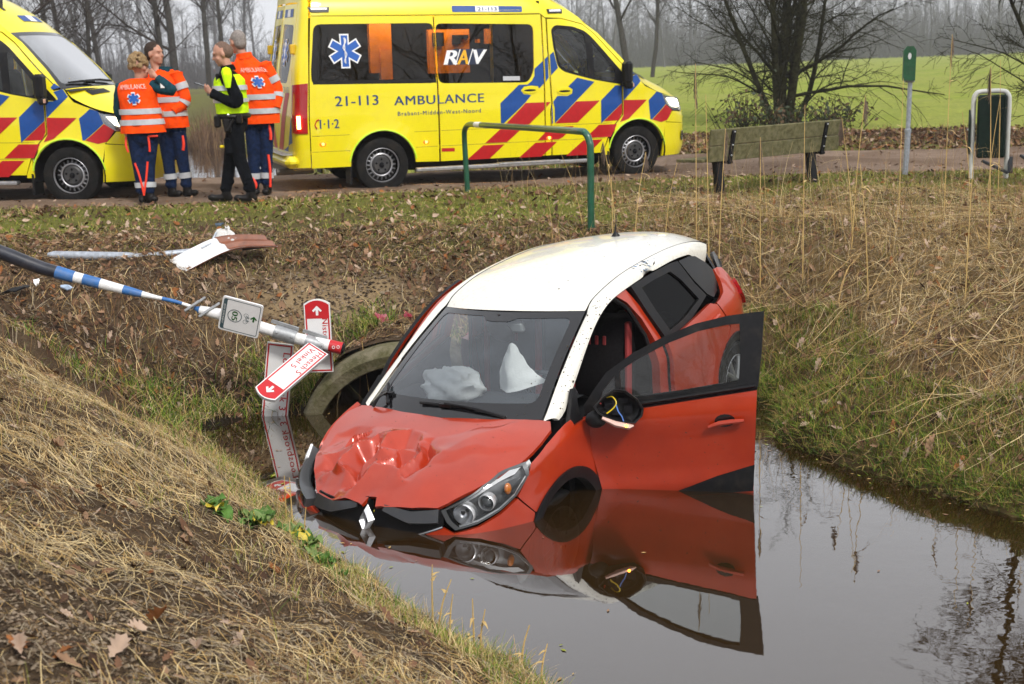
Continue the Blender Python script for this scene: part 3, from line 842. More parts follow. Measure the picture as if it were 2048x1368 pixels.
# windscreen with its black printed border, mirror foot and all
def ws_fn(q):
    u, v = q[:, 0], q[:, 1]; a = np.abs(u)
    x = (.672 + (.569 - .672) * v) * u
    yc, ys = .895 + (1.715 - .895) * v, 1.005 + (1.865 - 1.005) * v
    zc, zs = 1.005 + (1.452 - 1.005) * v, 1.0 + (1.423 - 1.0) * v
    w = a ** 2.2
    bow = .035 * np.sin(np.pi * np.clip(v, 0, 1)) * (1 - .4 * w)
    return np.c_[x, yc + (ys - yc) * w - bow * .45, zc + (zs - zc) * w + bow * .9]
ring = [(-1, 0), (1, 0), (1, 1), (-1, 1)]
mb = MB(); panel(mb, ring, ws_fn, .09, skirt=.006, off=-.004)
screen = put("windscreen", mb, MAT_SCREEN, car)
hole = smooth_poly([(-.92, .135), (.90, .135), (.90, .93), (.28, .93), (.20, .89), (-.02, .885), (-.14, .90), (-.20, .945), (-.90, .945)], .08)
mb = MB(); panel(mb, ring, ws_fn, .06, holes=[hole], skirt=0, off=-.001)
put("printed_border", mb, MAT_GLOSSBLACK, screen)
# scuttle and wipers
mb = MB(); mb.grid(np.stack([np.array([(x, .87 + .11 * (abs(x) / .67) ** 2, .992) for x in np.linspace(-.70, .70, 15)]), np.array([(x * .97, .95 + .11 * (abs(x) / .67) ** 2, 1.02) for x in np.linspace(-.70, .70, 15)])]))
put("scuttle", mb, MAT_BLACK, car)
for (px, tip0, tip1) in ((.44, (.30, .075), (-.33, .085)), (-.62, (-.75, .03), (-.93, .19))):
    A = lambda u, v: ws_fn(np.array([[u, v]]))[0]
    nrm = np.array([0, -.45, .85])
    p0 = np.array([px, .955, 1.012]); a0, a1 = A(*tip0) + nrm * .022, A(*tip1) + nrm * .018
    mid = (a0 + a1) / 2
    mb = MB(); mb.tube(spline([p0, p0 * .5 + mid * .5 + nrm * .028, mid + nrm * .018], 7), [.012, .012, .011, .010, .009, .009, .009], 6)
    wiper = put("wiper_arm", mb, MAT_BLACK, car)
    mb = MB(); mb.tube([a0 + (a1 - a0) * t for t in np.linspace(0, 1, 6)], .010, 5); mb.box(mid, (.09, .03, .022))
    put("wiper_blade", mb, MAT_BLACK, wiper)

# roof, side rails (white, running down the screen pillars) and their seams
SE = np.array([(1.865, 1.423), (1.99, 1.478), (2.3, 1.522), (2.67, 1.527), (3.08, 1.508), (3.44, 1.462), (3.70, 1.40), (3.84, 1.345)])
CE = np.array([(1.715, 1.458), (1.93, 1.515), (2.3, 1.563), (2.67, 1.572), (3.08, 1.556), (3.44, 1.518), (3.72, 1.472), (3.90, 1.43)])
se, ce = spline(SE, 40), spline(CE, 40)
XS = np.interp(se[:, 0], [1.865, 2.2, 3.0, 3.5, 3.84], [.566, .575, .577, .570, .55])
u = np.linspace(-1, 1, 25); w = np.abs(u) ** 2.2
RP = np.zeros((40, 25, 3))
RP[:, :, 0] = XS[:, None] * u; RP[:, :, 1] = ce[:, :1] + (se[:, :1] - ce[:, :1]) * w; RP[:, :, 2] = ce[:, 1:] + (se[:, 1:] - ce[:, 1:]) * w
RP[:, :, 2] += .012 * np.exp(-((u[None] - .75) / .12) ** 2) * 0
mb = MB(); mb.grid(RP)
mb.grid(np.stack([RP[-1], RP[-1] + [0, .015, -.035], RP[-1] + [0, -.05, -.05]]))
put("roof", mb, MAT_CREAM, car, label="white roof with dents and mud")
Ie = np.vstack([[(.690, .985, .990), (.690, 1.01, 1.008)], [ws_fn(np.array([[1.02, v]]))[0] + [.006, 0, .004] for v in np.linspace(.08, .98, 9)], np.c_[XS[1:] + .006, se[1:]]])
Oe = np.array([(.752, 1.07, .975), (.757, 1.14, 1.0), (.742, 1.26, 1.07), (.722, 1.40, 1.14), (.705, 1.53, 1.215), (.692, 1.65, 1.285), (.682, 1.76, 1.345), (.676, 1.86, 1.39), (.672, 1.97, 1.425), (.668, 2.10, 1.446), (.665, 2.36, 1.455), (.664, 2.65, 1.455), (.660, 3.02, 1.440), (.652, 3.25, 1.412), (.645, 3.36, 1.385), (.630, 3.50, 1.295), (.612, 3.60, 1.215), (.590, 3.68, 1.185)])
NR = 70
def rs(P, n):
    d = np.r_[0, np.cumsum(np.linalg.norm(np.diff(P, axis=0), axis=1))]; Q = spline(P, 400); e = np.r_[0, np.cumsum(np.linalg.norm(np.diff(Q, axis=0), axis=1))]
    return np.array([np.interp(np.linspace(0, e[-1], n), e, Q[:, k]) for k in range(3)]).T
I2, O2 = rs(Ie, NR), rs(Oe, NR)
# pair by length along the car
oy = np.interp(I2[:, 1], [.985, 1.2, 1.865, 2.3, 3.44, 3.84], [1.07, 1.30, 1.98, 2.30, 3.36, 3.68]); O2 = np.array([np.interp(oy, O2[:, 1], O2[:, k]) for k in range(3)]).T
for sg in (1, -1):
    rows = []
    for v in np.linspace(0, 1, 7):
        P = I2 + (O2 - I2) * v + np.array([.55, -.12, .75]) * (.030 * math.sin(math.pi * v) ** .8)
        if sg > 0:                                   # scraped notch over the left rear door
            k = np.exp(-((P[:, 1] - 2.62) / .05) ** 2)[:, None] * (v > .6); P = P - k * np.array([.012, 0, -.02]) * (v - .5) * 3
        rows.append(P)
    rows.append(O2 + [-.03, 0, -.004]); rows.append(O2 + [-.06, 0, .01])
    G = np.array(rows) * [sg, 1, 1]
    mb = MB(); mb.grid(G, flip=sg < 0); put("roof_rail", mb, MAT_CREAM, car, sharp=60)
    mb = MB(); sl = I2[10:] * [sg, 1, 1]; mb.tube(sl + [0, 0, -.004], .006, 5); put("roof_seam", mb, MAT_BLACK, car)
# a smear of blue paint scraped on the rail, and mud specks
mb = MB()
for k in range(26):
    y0 = CR.normal(2.60, .09); v = CR.uniform(.15, .8)
    i0 = int(np.argmin(abs(O2[:, 1] - y0))); P = I2[i0] + (O2[i0] - I2[i0]) * v + np.array([.55, -.12, .75]) * (.030 * math.sin(math.pi * v) ** .8 + .002)
    n = np.array([.62, 0, .78]); a = np.array([0, 1, 0.0]); b = np.cross(n, a); L, W_ = CR.uniform(.008, .045), CR.uniform(.002, .006); th = CR.normal(-.6, .4)
    d1 = (a * math.cos(th) + b * math.sin(th)) * L; d2 = (b * math.cos(th) - a * math.sin(th)) * W_
    mb.add([P - d1, P + d2, P + d1, P - d2], [(0, 1, 2, 3)], int(CR.integers(0, 2)))
put("paint_scrape", mb, [M("scrape_blue", (.10, .20, .36), .6), MAT_BLACK], car, smooth=False)
mb = MB()
for k in range(150):
    t = CR.random()
    if t < .5:
        i0 = int(CR.integers(2, 26)); v = CR.uniform(.1, .95); P = I2[i0] + (O2[i0] - I2[i0]) * v + np.array([.55, -.12, .75]) * (.030 * math.sin(math.pi * v) ** .8 + .001); n = np.array([.6, -.35, .7])
    elif t < .75:
        q = np.array([[CR.normal(.86, .07), CR.normal(.35, .2)]]); P = ws_fn(q)[0] + np.array([0, -.3, .7]) * .002; n = np.array([0, -.45, .9])
    else:
        i0, j0 = int(CR.integers(0, 34)), int(CR.integers(14, 24)); P = RP[i0, j0] + [0, 0, .0015]; n = np.array([.1, 0, 1.0])
    x_, y_, w_ = frame_from(n); r = CR.uniform(.0015, .005) * (1.8 if CR.random() < .12 else 1)
    mb.add([P + r * CR.uniform(.5, 1.4) * (x_ * math.cos(a) + y_ * math.sin(a)) for a in np.linspace(0, 6.283, 6, endpoint=False)], [tuple(range(6))])
for k in range(150):                                  # on the bonnet and the open door
    if k < 95:
        q = np.array([[CR.uniform(-.6, .72), CR.uniform(.2, .86)]]); e_ = 1e-3; P = hood_fn(q)[0]; n = np.cross(hood_fn(q + [e_, 0])[0] - P, hood_fn(q + [0, e_])[0] - P)
    else:
        q = np.array([[CS.S(CR.uniform(1.3, 2.15), .8), CR.uniform(.42, .9)]]); a_ = rad(69.6); P0_ = CS.fn(1)(q); c_, s_ = math.cos(a_), math.sin(a_)
        dx_, dy_ = P0_[0, 0] - .848, P0_[0, 1] - 1.228; P = np.array([.848 + c_ * dx_ + s_ * dy_, 1.228 - s_ * dx_ + c_ * dy_, P0_[0, 2] + .008 * math.hypot(dx_, dy_)]); n = np.array([c_, -s_, 0])
    n = n / np.linalg.norm(n); x_, y_, w_ = frame_from(n); r = CR.uniform(.001, .0035); el_ = CR.uniform(1, 3.5) if CR.random() < .3 else 1; th = CR.uniform(0, 3.14)
    a1 = x_ * math.cos(th) + y_ * math.sin(th); b1 = np.cross(n, a1)
    mb.add([P + n * .0012 + r * (a1 * math.cos(a) * el_ + b1 * math.sin(a)) for a in np.linspace(0, 6.283, 6, endpoint=False)], [tuple(range(6))])
put("mud_specks", mb, M("mud", (.05, .04, .028), .9), car, smooth=False, kind="stuff")
mb = MB(); mb.lathe([(.001, .03), (.028, .0), (.034, -.012)], 14, None, (0, 3.41, 1.535)); mb.tube([(0, 3.41, 1.55), (.0, 3.46, 1.68)], [.006, .003], 6)
put("antenna", mb, MAT_BLACK, car)

# flanks behind the front doors
for sg in (1, -1):
    f, g = CS.fn(sg), GH(sg)
    # B pillar (red), rising into the glasshouse
    mb = MB(); panel(mb, [(2.13, 1.455), (2.29, 1.455), (2.38, 1.30), (2.47, 1.03), (2.385, 1.03), (2.335, 1.22), (2.25, 1.36)], lambda q: g(q) - [sg * .03, 0, 0], .05, skirt=.06, out=sg)
    panel(mb, CS.poly([(2.30, 1.03), (2.41, 1.03), (2.42, .36), (2.28, .36)]), lambda q: f(q) - [sg * .045, 0, 0], .06, skirt=.06, out=sg)
    put("b_pillar", mb, MAT_RED, car)
    mb = MB(); mb.tube([(sg * .635, 1.6, 1.235), (sg * .635, 1.85, 1.365), (sg * .625, 2.05, 1.425), (sg * .63, 2.14, 1.42), (sg * .66, 2.26, 1.32), (sg * .735, 2.33, 1.1), (sg * .80, 2.34, .8), (sg * .80, 2.30, .42)], .016, 6)
    put("door_seal", mb, MAT_BLACK, car)
    # rear door: red lower half, black frame, dark pane
    a2 = arc(ARCH[1], .40, 178, 118, 8)
    mb = MB(); panel(mb, CS.poly([(2.425, 1.02), (2.425, .40), (3.0, .36)] + a2 + [(3.42, .80), (3.30, 1.02), (3.2, 1.06), (2.80, 1.035)]), f, .04, skirt=.03, out=sg)
    rd = put("rear_door", mb, MAT_RED, car)
    fr_o = [(2.335, 1.452), (2.65, 1.450), (2.96, 1.438), (3.06, 1.425), (3.17, 1.22), (3.27, 1.10), (2.82, 1.020), (2.49, 1.010), (2.40, 1.24)]
    fr_i = [(2.455, 1.405), (2.65, 1.405), (2.90, 1.392), (3.00, 1.30), (3.13, 1.115), (2.80, 1.065), (2.575, 1.060), (2.51, 1.22)]
    mb = MB(); panel(mb, fr_o, g, .05, holes=[fr_i], skirt=.03, out=sg); put("window_frame", mb, MAT_BLACK, rd)
    mb = MB(); panel(mb, fr_i, lambda q: g(q) - [sg * .018, 0, 0], .08, skirt=0, out=sg); put("rear_opening_dark", mb, glass_mat("opening_black", (.06, .06, .06), .35) if sg == 1 else bpy.data.materials["opening_black"], rd)  # near-black pane paints the dark inside the open window
    mb = MB(); e = [f(np.array([[CS.S(y, z), z]]))[0] + [sg * .012, 0, 0] for y, z in ((3.06, .93), (3.12, .945), (3.2, .955), (3.25, .955))]
    mb.tube(e, [.010, .014, .014, .010], 6); put("rear_handle", mb, MAT_RED, rd)
    mb = MB(); panel(mb, [(3.075, 1.42), (3.25, 1.405), (3.36, 1.378), (3.50, 1.29), (3.585, 1.21), (3.57, 1.13), (3.49, 1.07), (3.38, 1.05), (3.29, 1.105), (3.185, 1.235)], g, .04, skirt=.02, out=sg)
    put("quarter_glass", mb, M("muddy_black_glass", (.006, .006, .007), .3, spec=.3, dirt=(.09, .075, .05), dscale=8, damt=.35) if sg == 1 else bpy.data.materials["muddy_black_glass"], car)
    # rear quarter: skin up to the shoulder, then a blend up to the glass line
    def q_fn(q, f=f, g=g, sg=sg):
        y, z = q[:, 0], q[:, 1]
        P = np.array([f(np.array([[CS.S(a, min(b, 1.05)), min(b, 1.05)]]))[0] for a, b in q]); Gp = g(q)
        k = np.clip((z - .98) / .22, 0, 1); k = k * k * (3 - 2 * k); x = P[:, 0] * (1 - k) + (Gp[:, 0] + sg * .004) * k
        return np.c_[x, y, z]
    ar = arc(ARCH[1], .405, 112, -4, 12)
    quarter = [(3.31, 1.03), (3.44, .80)] + ar + [(3.93, .40), (3.955, .60), (3.965, .79), (3.86, .84), (3.80, .95), (3.82, 1.08), (3.78, 1.17), (3.70, 1.195), (3.605, 1.205), (3.59, 1.13), (3.50, 1.055), (3.385, 1.035)]
    mb = MB(); panel(mb, quarter, q_fn, .045, skirt=.03, out=sg); put("rear_quarter", mb, MAT_RED, car)
    mb = MB(); panel(mb, [(3.70, 1.19), (3.80, 1.165), (3.83, 1.2), (3.78, 1.30), (3.72, 1.30)], q_fn, .05, skirt=.02, out=sg); put("spoiler_fin", mb, MAT_GLOSSBLACK, car)
    mb = MB(); panel(mb, [(CS.S(3.815, .95), .95), (CS.S(3.83, 1.04), 1.07), (CS.S(3.86, 1.04), 1.065), (CS.L - .52, 1.0), (CS.L - .50, .90), (CS.S(3.96, .83), .835), (CS.S(3.87, .85), .85)], lambda q: f(q) + np.array([sg * .022, .015, 0]), .03, skirt=.03, out=sg)
    put("tail_lamp", mb, MAT_REDLAMP, car)
    mb = MB(); panel(mb, CS.poly([(1.29, .34), (1.29, .20), (3.05, .20), (3.05, .34)]), f, .1, skirt=.05, out=sg); put("sill", mb, MAT_BLACK, car)
mb = MB(); panel(mb, [(-(CS.L - 4.45), .0)], CS.fn(1), .1) if False else None
Lr = CS.L
bk = [(Lr - .9, .62), (Lr - .62, .80), (Lr - .3, .80), (Lr, .80)]
mb = MB()
for sg in (1, -1):
    f = CS.fn(sg)
    panel(mb, [(Lr, .30), (Lr, .74), (Lr - .45, .74), (CS.S(3.99, .6), .78), (CS.S(3.99, .4), .40), (Lr - .5, .30)], f, .05, skirt=.03, out=sg)
put("rear_bumper", mb, MAT_RED, car)
mb = MB(); panel(mb, [(-.66, .75), (.66, .75), (.69, .98), (.60, 1.0), (-.60, 1.0), (-.69, .98)], lambda q: np.c_[q[:, 0], 4.085 - .12 * q[:, 0] ** 2 - np.interp(q[:, 1], [.75, .9, 1.05], [.03, .07, .15]), q[:, 1]], .08, skirt=.03, out=-1)
tg = put("tailgate", mb, MAT_RED, car)
mb = MB(); panel(mb, [(-.62, 1.01), (.62, 1.01), (.52, 1.36), (-.52, 1.36)], lambda q: np.c_[q[:, 0], 4.0 - .14 * q[:, 0] ** 2 - (q[:, 1] - 1.0) * .42, q[:, 1]], .08, skirt=.02, out=-1)
put("rear_window", mb, MAT_GLOSSBLACK, tg)

# front doors, both open
HX, HY = .848, 1.228
def opener(ang, sg):
    a = rad(ang); c, s = math.cos(a), math.sin(a)
    def f(P):
        x, y = sg * P[:, 0] - HX, P[:, 1] - HY
        return np.c_[sg * (HX + c * x + s * y), HY - s * x + c * y, P[:, 2] + .008 * np.hypot(x, y)]
    return f
def build_door(sg, ang, label):
    f, g, o = CS.fn(sg), GH(sg), opener(ang, sg)
    F = lambda q: o(f(q))
    Gd = lambda q: o(g(q))
    low = CS.poly([(1.216, .948), (1.237, .75), (1.28, .45), (1.292, .36), (2.21, .37), (2.225, .50), (2.262, .80), (2.29, 1.035), (1.80, .995), (1.45, .965)])
    mb = MB(); panel(mb, low, F, .035, skirt=.05, out=sg)
    door = put("front_door", mb, MAT_RED, car, label=label)
    mb = MB(); panel(mb, low, lambda q: o(f(q) - [sg * .085, 0, 0]), .07, skirt=0, out=-sg)
    panel(mb, low, lambda q: o(f(q) - [sg * .048, 0, 0]), .2, skirt=.037, out=sg); put("door_trim", mb, MAT_DARK, door)
    mb = MB(); panel(mb, CS.poly([(1.62, .372), (2.21, .385), (2.235, .56), (2.0, .50)]), lambda q: F(q), .05, skirt=.0, out=sg, off=.004); put("door_moulding", mb, MAT_BLACK, door)
    mb = MB(); e = np.array([(CS.S(y, .385), .37) for y in np.linspace(1.72, 2.205, 8)]); mb.tube(F(e) + [0, 0, -.01], .013, 6); put("chrome_strip", mb, MAT_CHROME, door)
    outer = [(1.225, .955), (1.222, 1.005), (1.30, 1.10), (1.375, 1.183), (1.55, 1.283), (1.755, 1.366), (1.95, 1.423), (2.15, 1.452), (2.365, 1.460), (2.335, 1.25), (2.297, 1.042), (1.80, 1.002), (1.45, .972)]
    h1 = [(1.325, 1.020), (1.345, 1.085), (1.430, 1.170), (1.430, 1.026)]
    h2 = [(1.462, 1.028), (1.462, 1.195), (1.58, 1.258), (1.775, 1.334), (1.96, 1.387), (2.14, 1.412), (2.215, 1.412), (2.208, 1.25), (2.185, 1.080), (1.82, 1.046)]
    mb = MB(); panel(mb, outer, Gd, .05, holes=[h1, h2], skirt=.032, out=sg, mskirt=0)
    panel(mb, outer, lambda q: o(g(q) - [sg * .034, 0, 0]), .06, holes=[h1, h2], skirt=0, out=-sg, m=1 if sg < 0 else 0)
    put("window_frame", mb, [MAT_BLACK, MAT_RED], door)
    mb = MB()
    for h in (h1, h2): panel(mb, h, lambda q: o(g(q) - [sg * .014, 0, 0]), .1, skirt=0, out=sg)
    put("door_glass", mb, MAT_GLASS, door)
    mb = MB(); e = np.array([(y, np.interp(y, [1.45, 1.8, 2.29], [.985, 1.014, 1.052])) for y in np.linspace(1.4, 2.28, 10)]); mb.tube(Gd(e) + o(np.array([[sg * .9, 1.5, 1]])) * 0, .012, 6); put("waist_rail", mb, MAT_BLACK, door)
    if sg > 0:
        mb = MB(); e = np.array([(CS.S(y, z), z) for y, z in ((1.985, .842), (2.05, .862), (2.12, .868), (2.20, .870))])
        mb.tube(o(f(e) + [.030, 0, 0]), [.012, .016, .016, .012], 8); put("door_handle", mb, MAT_RED, door)
        mb = MB(); panel(mb, [(CS.S(2.085, .86) + .062 * math.cos(a), .868 + .042 * math.sin(a)) for a in np.linspace(0, 6.28, 16, endpoint=False)], lambda q: o(f(q) + [.003, 0, 0]), .03, skirt=0, out=sg); put("handle_recess", mb, MAT_GLOSSBLACK, door)
    return door, F, Gd, o
dl, FL, GL, OL = build_door(1, 69.6, "open left front door facing the camera, its mirror shell broken open")
dr, FRr, GR_, OR_ = build_door(-1, 7.0, "open right front door seen edge on behind the windscreen")
mb = MB(); mb.tube(spline(O2[6:44] * [-1, 1, 1] + [-.010, 0, .004], 40), .017, 6); put("door_opening_rim", mb, MAT_RED, car)
# broken door mirror on the left door: empty shell, loose wires, lit repeater
mc = OL(np.array([[.865, 1.43, .985]]))[0]
def from_px(u, v, dist):                             # a point in car space near the mirror, taken along the photographer's view
    return mc
Rc = CAR_R.T                                         # world -> car
toc = Rc @ np.array([0.02, -.97, .22])               # towards the photographer, in car space
xr, yr, _ = frame_from(toc); xr = Rc @ np.array([1, 0, 0.0]); xr -= toc * (xr @ toc) / (toc @ toc); xr /= np.linalg.norm(xr); zr = np.cross(xr, -toc / np.linalg.norm(toc)); zr = zr if (CAR_R @ zr)[2] > 0 else -zr
tn = toc / np.linalg.norm(toc)
def mp_(u, v, w): return mc + xr * u + zr * v + tn * w
shell = np.array([(-.145, .02), (-.12, -.02), (-.06, -.05), (.02, -.075), (.10, -.085), (.145, -.045), (.155, .0), (.12, .06), (.05, .115), (-.02, .125), (-.09, .08)])
rows = []
for k, (sc_, w_) in enumerate(((1.0, .12), (1.03, .10), (1.0, .04), (.8, -.03), (.45, -.06), (.05, -.07))):
    rows.append([mp_(p[0] * sc_, p[1] * sc_ + .0, w_) for p in shell])
mb = MB(); mb.grid(np.array(rows), wrap=True)
rows = [[mp_(p[0] * k, p[1] * k, w_) for p in shell] for k, w_ in ((1.0, .12), (.93, .115), (.88, .05), (.55, .02), (.05, .02))]
mb.grid(np.array(rows), wrap=True, flip=True)
mirror = put("door_mirror", mb, MAT_BLACK, dl, label="black mirror shell with its glass gone and wires hanging out")
mb = MB()
for (u0, v0, su, sv) in ((-.05, .03, .05, .03), (.04, .06, .06, .03), (.07, 0, .05, .05), (0, -.02, .06, .02)): mb.box(mp_(u0, v0, .045), (su, .03, sv), CAR_R.T)
put("mirror_motor", mb, MAT_DARK, mirror)
for nm, colr, path in (("wire", (.75, .55, .02), [(-.06, .075, .06), (-.03, .08, .10), (-.01, .045, .125), (-.03, .01, .12), (-.07, -.02, .11)]), ("wire", (.10, .22, .60), [(-.01, .03, .11), (.0, -.01, .125), (.02, -.04, .125), (.03, -.07, .12)]), ("wire", (.55, .05, .05), [(-.10, .04, .08), (-.11, .05, .10), (-.10, .07, .10)])):
    mb = MB(); mb.tube([mp_(*p) for p in spline(path, 12)], .0042, 5); put(nm, mb, M("wire_" + str(colr[0]), colr, .4), mirror)
mb = MB(); mb.tube([mp_(*p) for p in ((-.10, -.045, .12), (-.02, -.085, .125), (.06, -.105, .115), (.09, -.10, .10))], [.010, .018, .019, .008], 6); put("repeater", mb, M("repeater_lens", (.75, .50, .42), .12, coat=.6), mirror)
mb = MB(); mb.ball(mp_(.045, -.098, .135), .010, 8); put("bulb", mb, MAT_AMBER_ON, mirror)
mb = MB(); mb.ball(mp_(-.13, -.055, .045), .075, 12, sc=(.9, .5, .75), R=CAR_R.T); put("mirror_foot", mb, MAT_BLACK, mirror)
# black corner panels at the foot of the screen pillars
for sg in (1, -1):
    mb = MB(); panel(mb, [(1.055, .958), (1.20, .950), (1.213, 1.0), (1.27, 1.10), (1.25, 1.12), (1.15, 1.035)], lambda q: np.c_[sg * (.835 - (q[:, 1] - .95) * .35), q[:, 0], q[:, 1]], .05, skirt=.03, out=sg); put("corner_panel", mb, MAT_BLACK, car)

# cabin
mb = MB()
mb.box((0, 2.3, .30), (1.55, 2.3, .08)); mb.box((0, 1.12, .62), (1.5, .06, .68)); mb.box((0, 3.9, .70), (1.2, .05, .7)); mb.box((-.70, 3.0, .72), (.05, 1.3, .6)); mb.box((.70, 3.05, .70), (.05, 1.25, .5))
rr = RP[2:-2, 2:-2] - [0, 0, .035]; mb.grid(rr, flip=True)
put("cabin_lining", mb, MAT_DARK, car, smooth=False)
mb = MB(); mb.grid(np.array([[(x, y + .10 * (abs(x) / .66) ** 2, z - .02 * (abs(x) / .66) ** 2) for x in np.linspace(-.68, .68, 13)] for y, z in ((.93, .985), (1.10, 1.0), (1.30, 1.0), (1.42, .985), (1.50, .93), (1.52, .70), (1.45, .5))]))
dash = put("dashboard", mb, M("dash_plastic", (.028, .03, .033), .62, spec=.2, var=.15), car)
mb = MB()
for x0, x1 in ((-.42, -.24), (-.18, .02)): mb.box(((x0 + x1) / 2, 1.06, 1.0035), (x1 - x0, .035, .006))
put("demister_vent", mb, MAT_BLACK, dash)
for sx in (.37, -.37):
    mb = MB()
    mb.rbox((sx, 2.02, .56), (.50, .52, .16), .05); mb.rbox((sx, 2.36, .90), (.48, .14, .66), .05, rotm('X', -.25)); mb.rbox((sx, 2.47, 1.30), (.26, .09, .17), .035, rotm('X', -.15))
    seat = put("seat", mb, MAT_SEAT, car, sharp=50)
    mb = MB()
    for k in (-1, 0, 1): mb.rbox((sx + k * .062 - .02, 2.305 + .02, 1.05), (.026, .012, .065), .004, rotm('X', -.25))
    for k in (-1, 1): mb.rbox((sx + k * .225, 2.30, .90), (.035, .06, .58), .01, rotm('X', -.25))
    put("seat_stripe", mb, MAT_SEATRED, seat)
mb = MB(); mb.rbox((0, 2.95, .75), (1.2, .2, .6), .05, rotm('X', -.2)); put("rear_seat", mb, MAT_SEAT, car)
wc = np.array([.37, 1.62, .93]); Rw = rotm('X', rad(-64))
mb = MB(); a = np.linspace(0, 2 * math.pi, 28, endpoint=False); mb.tube(wc + (np.c_[np.cos(a), np.sin(a), 0 * a] * .185) @ Rw.T, .017, 8, closed=True); mb.ball(wc, .06, 10, sc=(1, 1, .5), R=Rw)
put("steering_wheel", mb, M("wheel_leather", (.03, .03, .034), .35, coat=.3), car)
def airbag(name, c, sc, seed, parent, flat=.35):
    th = np.linspace(0, math.pi, 26); ph = np.linspace(0, 2 * math.pi, 40, endpoint=False)
    T, Pp = np.meshgrid(th, ph, indexing='ij')
    d = np.stack([np.sin(T) * np.cos(Pp), np.sin(T) * np.sin(Pp), np.cos(T)], -1)
    n = vnoise(d[..., 0] + d[..., 2] * .7, d[..., 1] + d[..., 2] * .4, 2.4, seed) * .30 + np.abs(vnoise(d[..., 0] * 1.3 + d[..., 1], d[..., 2] * 1.6 + d[..., 1], 2.1, seed + 1)) * -.45 + np.abs(vnoise(d[..., 0], d[..., 2] + d[..., 1], 4.5, seed + 2)) * -.07
    r = 1 + n; r[0] = r[0].mean(); r[-1] = r[-1].mean()
    P = d * r[..., None] * np.array(sc); P[..., 2] = np.maximum(P[..., 2], -flat * sc[2])
    mb = MB(); mb.grid(P + np.array(c), wrap=True, flip=True); return put(name, mb, MAT_AIRBAG, parent, sharp=70)
airbag("airbag", (-.19, 1.30, 1.055), (.26, .17, .155), 81, car).__setitem__("label", "big white passenger airbag lying on the dashboard")
# the limp driver's airbag, a folded sheet hanging from the wheel
A_ = np.array([[(.18, 1.50, 1.30), (.20, 1.49, 1.31), (.22, 1.50, 1.295)], [(.10, 1.46, 1.13), (.22, 1.40, 1.15), (.34, 1.47, 1.12)], [(.09, 1.44, 1.00), (.24, 1.35, 1.02), (.44, 1.48, 1.05)]])
gu = np.array([spline(r, 14) for r in A_]); gv = np.stack([spline(gu[:, k], 16) for k in range(14)], 1)
gv = gv + np.stack([0 * gv[..., 0], .05 * (np.abs(vnoise(gv[..., 0] * 1.5, gv[..., 2] * .6, 9, 90)) - .2) + .02 * vnoise(gv[..., 0], gv[..., 2], 24, 91), 0 * gv[..., 0]], -1)
mb = MB(); mb.grid(gv); mb.grid(gv + [0, .012, 0], flip=True); put("airbag", mb, MAT_AIRBAG, car, label="limp driver's airbag hanging from the steering wheel")
mb = MB(); mb.ball((0.0, 1.66, 1.335), .075, 12, sc=(1.5, .45, 1.0), R=rotm('Y', .5)); mb.tube([(0, 1.70, 1.43), (0, 1.66, 1.34)], [.03, .02], 6)
put("inside_mirror", mb, MAT_BLACK, car)
mb = MB(); mb.rbox((.11, 1.70, 1.35), (.13, .05, .075), .015); put("mirror_face", mb, M("mirror_grey", (.35, .37, .38), .3), car)

# wheels
def wheel(parent, c, sg, R=.328, W=.205, rim=.225):
    Rm = rotm('Y', rad(90) * sg)
    root = put("wheel", MB().lathe([(rim * .5, -.02), (rim * .9, -.05), (rim, -.09), (rim * 1.02, -.10)], 24, Rm, c), MAT_DARK, parent)
    put("tyre", MB().lathe([(rim * .98, -W * .5), (R * .92, -W * .5), (R * .98, -W * .42), (R, -W * .3), (R, W * .3), (R * .98, W * .42), (R * .92, W * .5), (rim * 1.02, W * .49), (rim * .97, W * .35)], 40, Rm, c), MAT_RUBBER, root)
    mb = MB(); mb.lathe([(rim * 1.0, W * .46), (rim * .97, W * .48), (rim * .91, W * .42), (rim * .88, W * .1)], 32, Rm, c)
    for k in range(5):
        for dl_ in (-.13, .13):
            a = k * 2 * math.pi / 5 + dl_
            p = [np.array([math.cos(a + dl_ * t) * rim * r, math.sin(a + dl_ * t) * rim * r, W * h]) for r, h, t in ((.15, .40, 0), (.5, .43, .2), (.93, .42, .8))]
            mb.tube([Rm @ q + np.array(c) for q in p], [.024, .020, .017], 6)
    mb.lathe([(.001, W * .44), (.05, W * .43), (.065, W * .36)], 16, Rm, c)
    put("rim", mb, MAT_STEEL, root)
    return root
for sg in (1, -1):
    for cy, cz in ARCH: wheel(car, (sg * (.775 if cy > 2 else .66), cy + (0 if cy > 2 else .03), cz - (0 if cy > 2 else .10)), sg)
# ------------------------------------------------------------------ ambulances (one builder, two vehicles)
MAT_YEL = M("ambulance_yellow", (.82, .70, .004), .30, var=.05, vscale=2.5, coat=.6, dirt=(.30, .22, .06), dscale=2.5, damt=.25)
MAT_BLUE = M("stripe_blue", (.004, .060, .27), .38, var=.08, vscale=20)
MAT_SRED = M("stripe_red", (.44, .006, .010), .38, var=.08, vscale=20)
MAT_EDGE = M("stripe_edge", (.85, .52, .03), .4)
MAT_NAVY = M("lettering_navy", (.010, .045, .16), .45)
MAT_WHITE = M("white_print", (.80, .80, .80), .5)
MAT_TINT = glass_mat("tinted_glass", (.20, .20, .21), 1.0)
MAT_CABGLASS = glass_mat("cab_glass", (.72, .78, .76), 1.2, film=(.4, .42, .42), film_amt=.05)
MAT_SHIELD = glass_mat("ambulance_windscreen", (.50, .55, .56), 4.2, film=(.5, .53, .56), film_amt=.2)
MAT_ORANGE_IN = M("orange_cabinet", (.72, .24, .012), .5, var=.1)
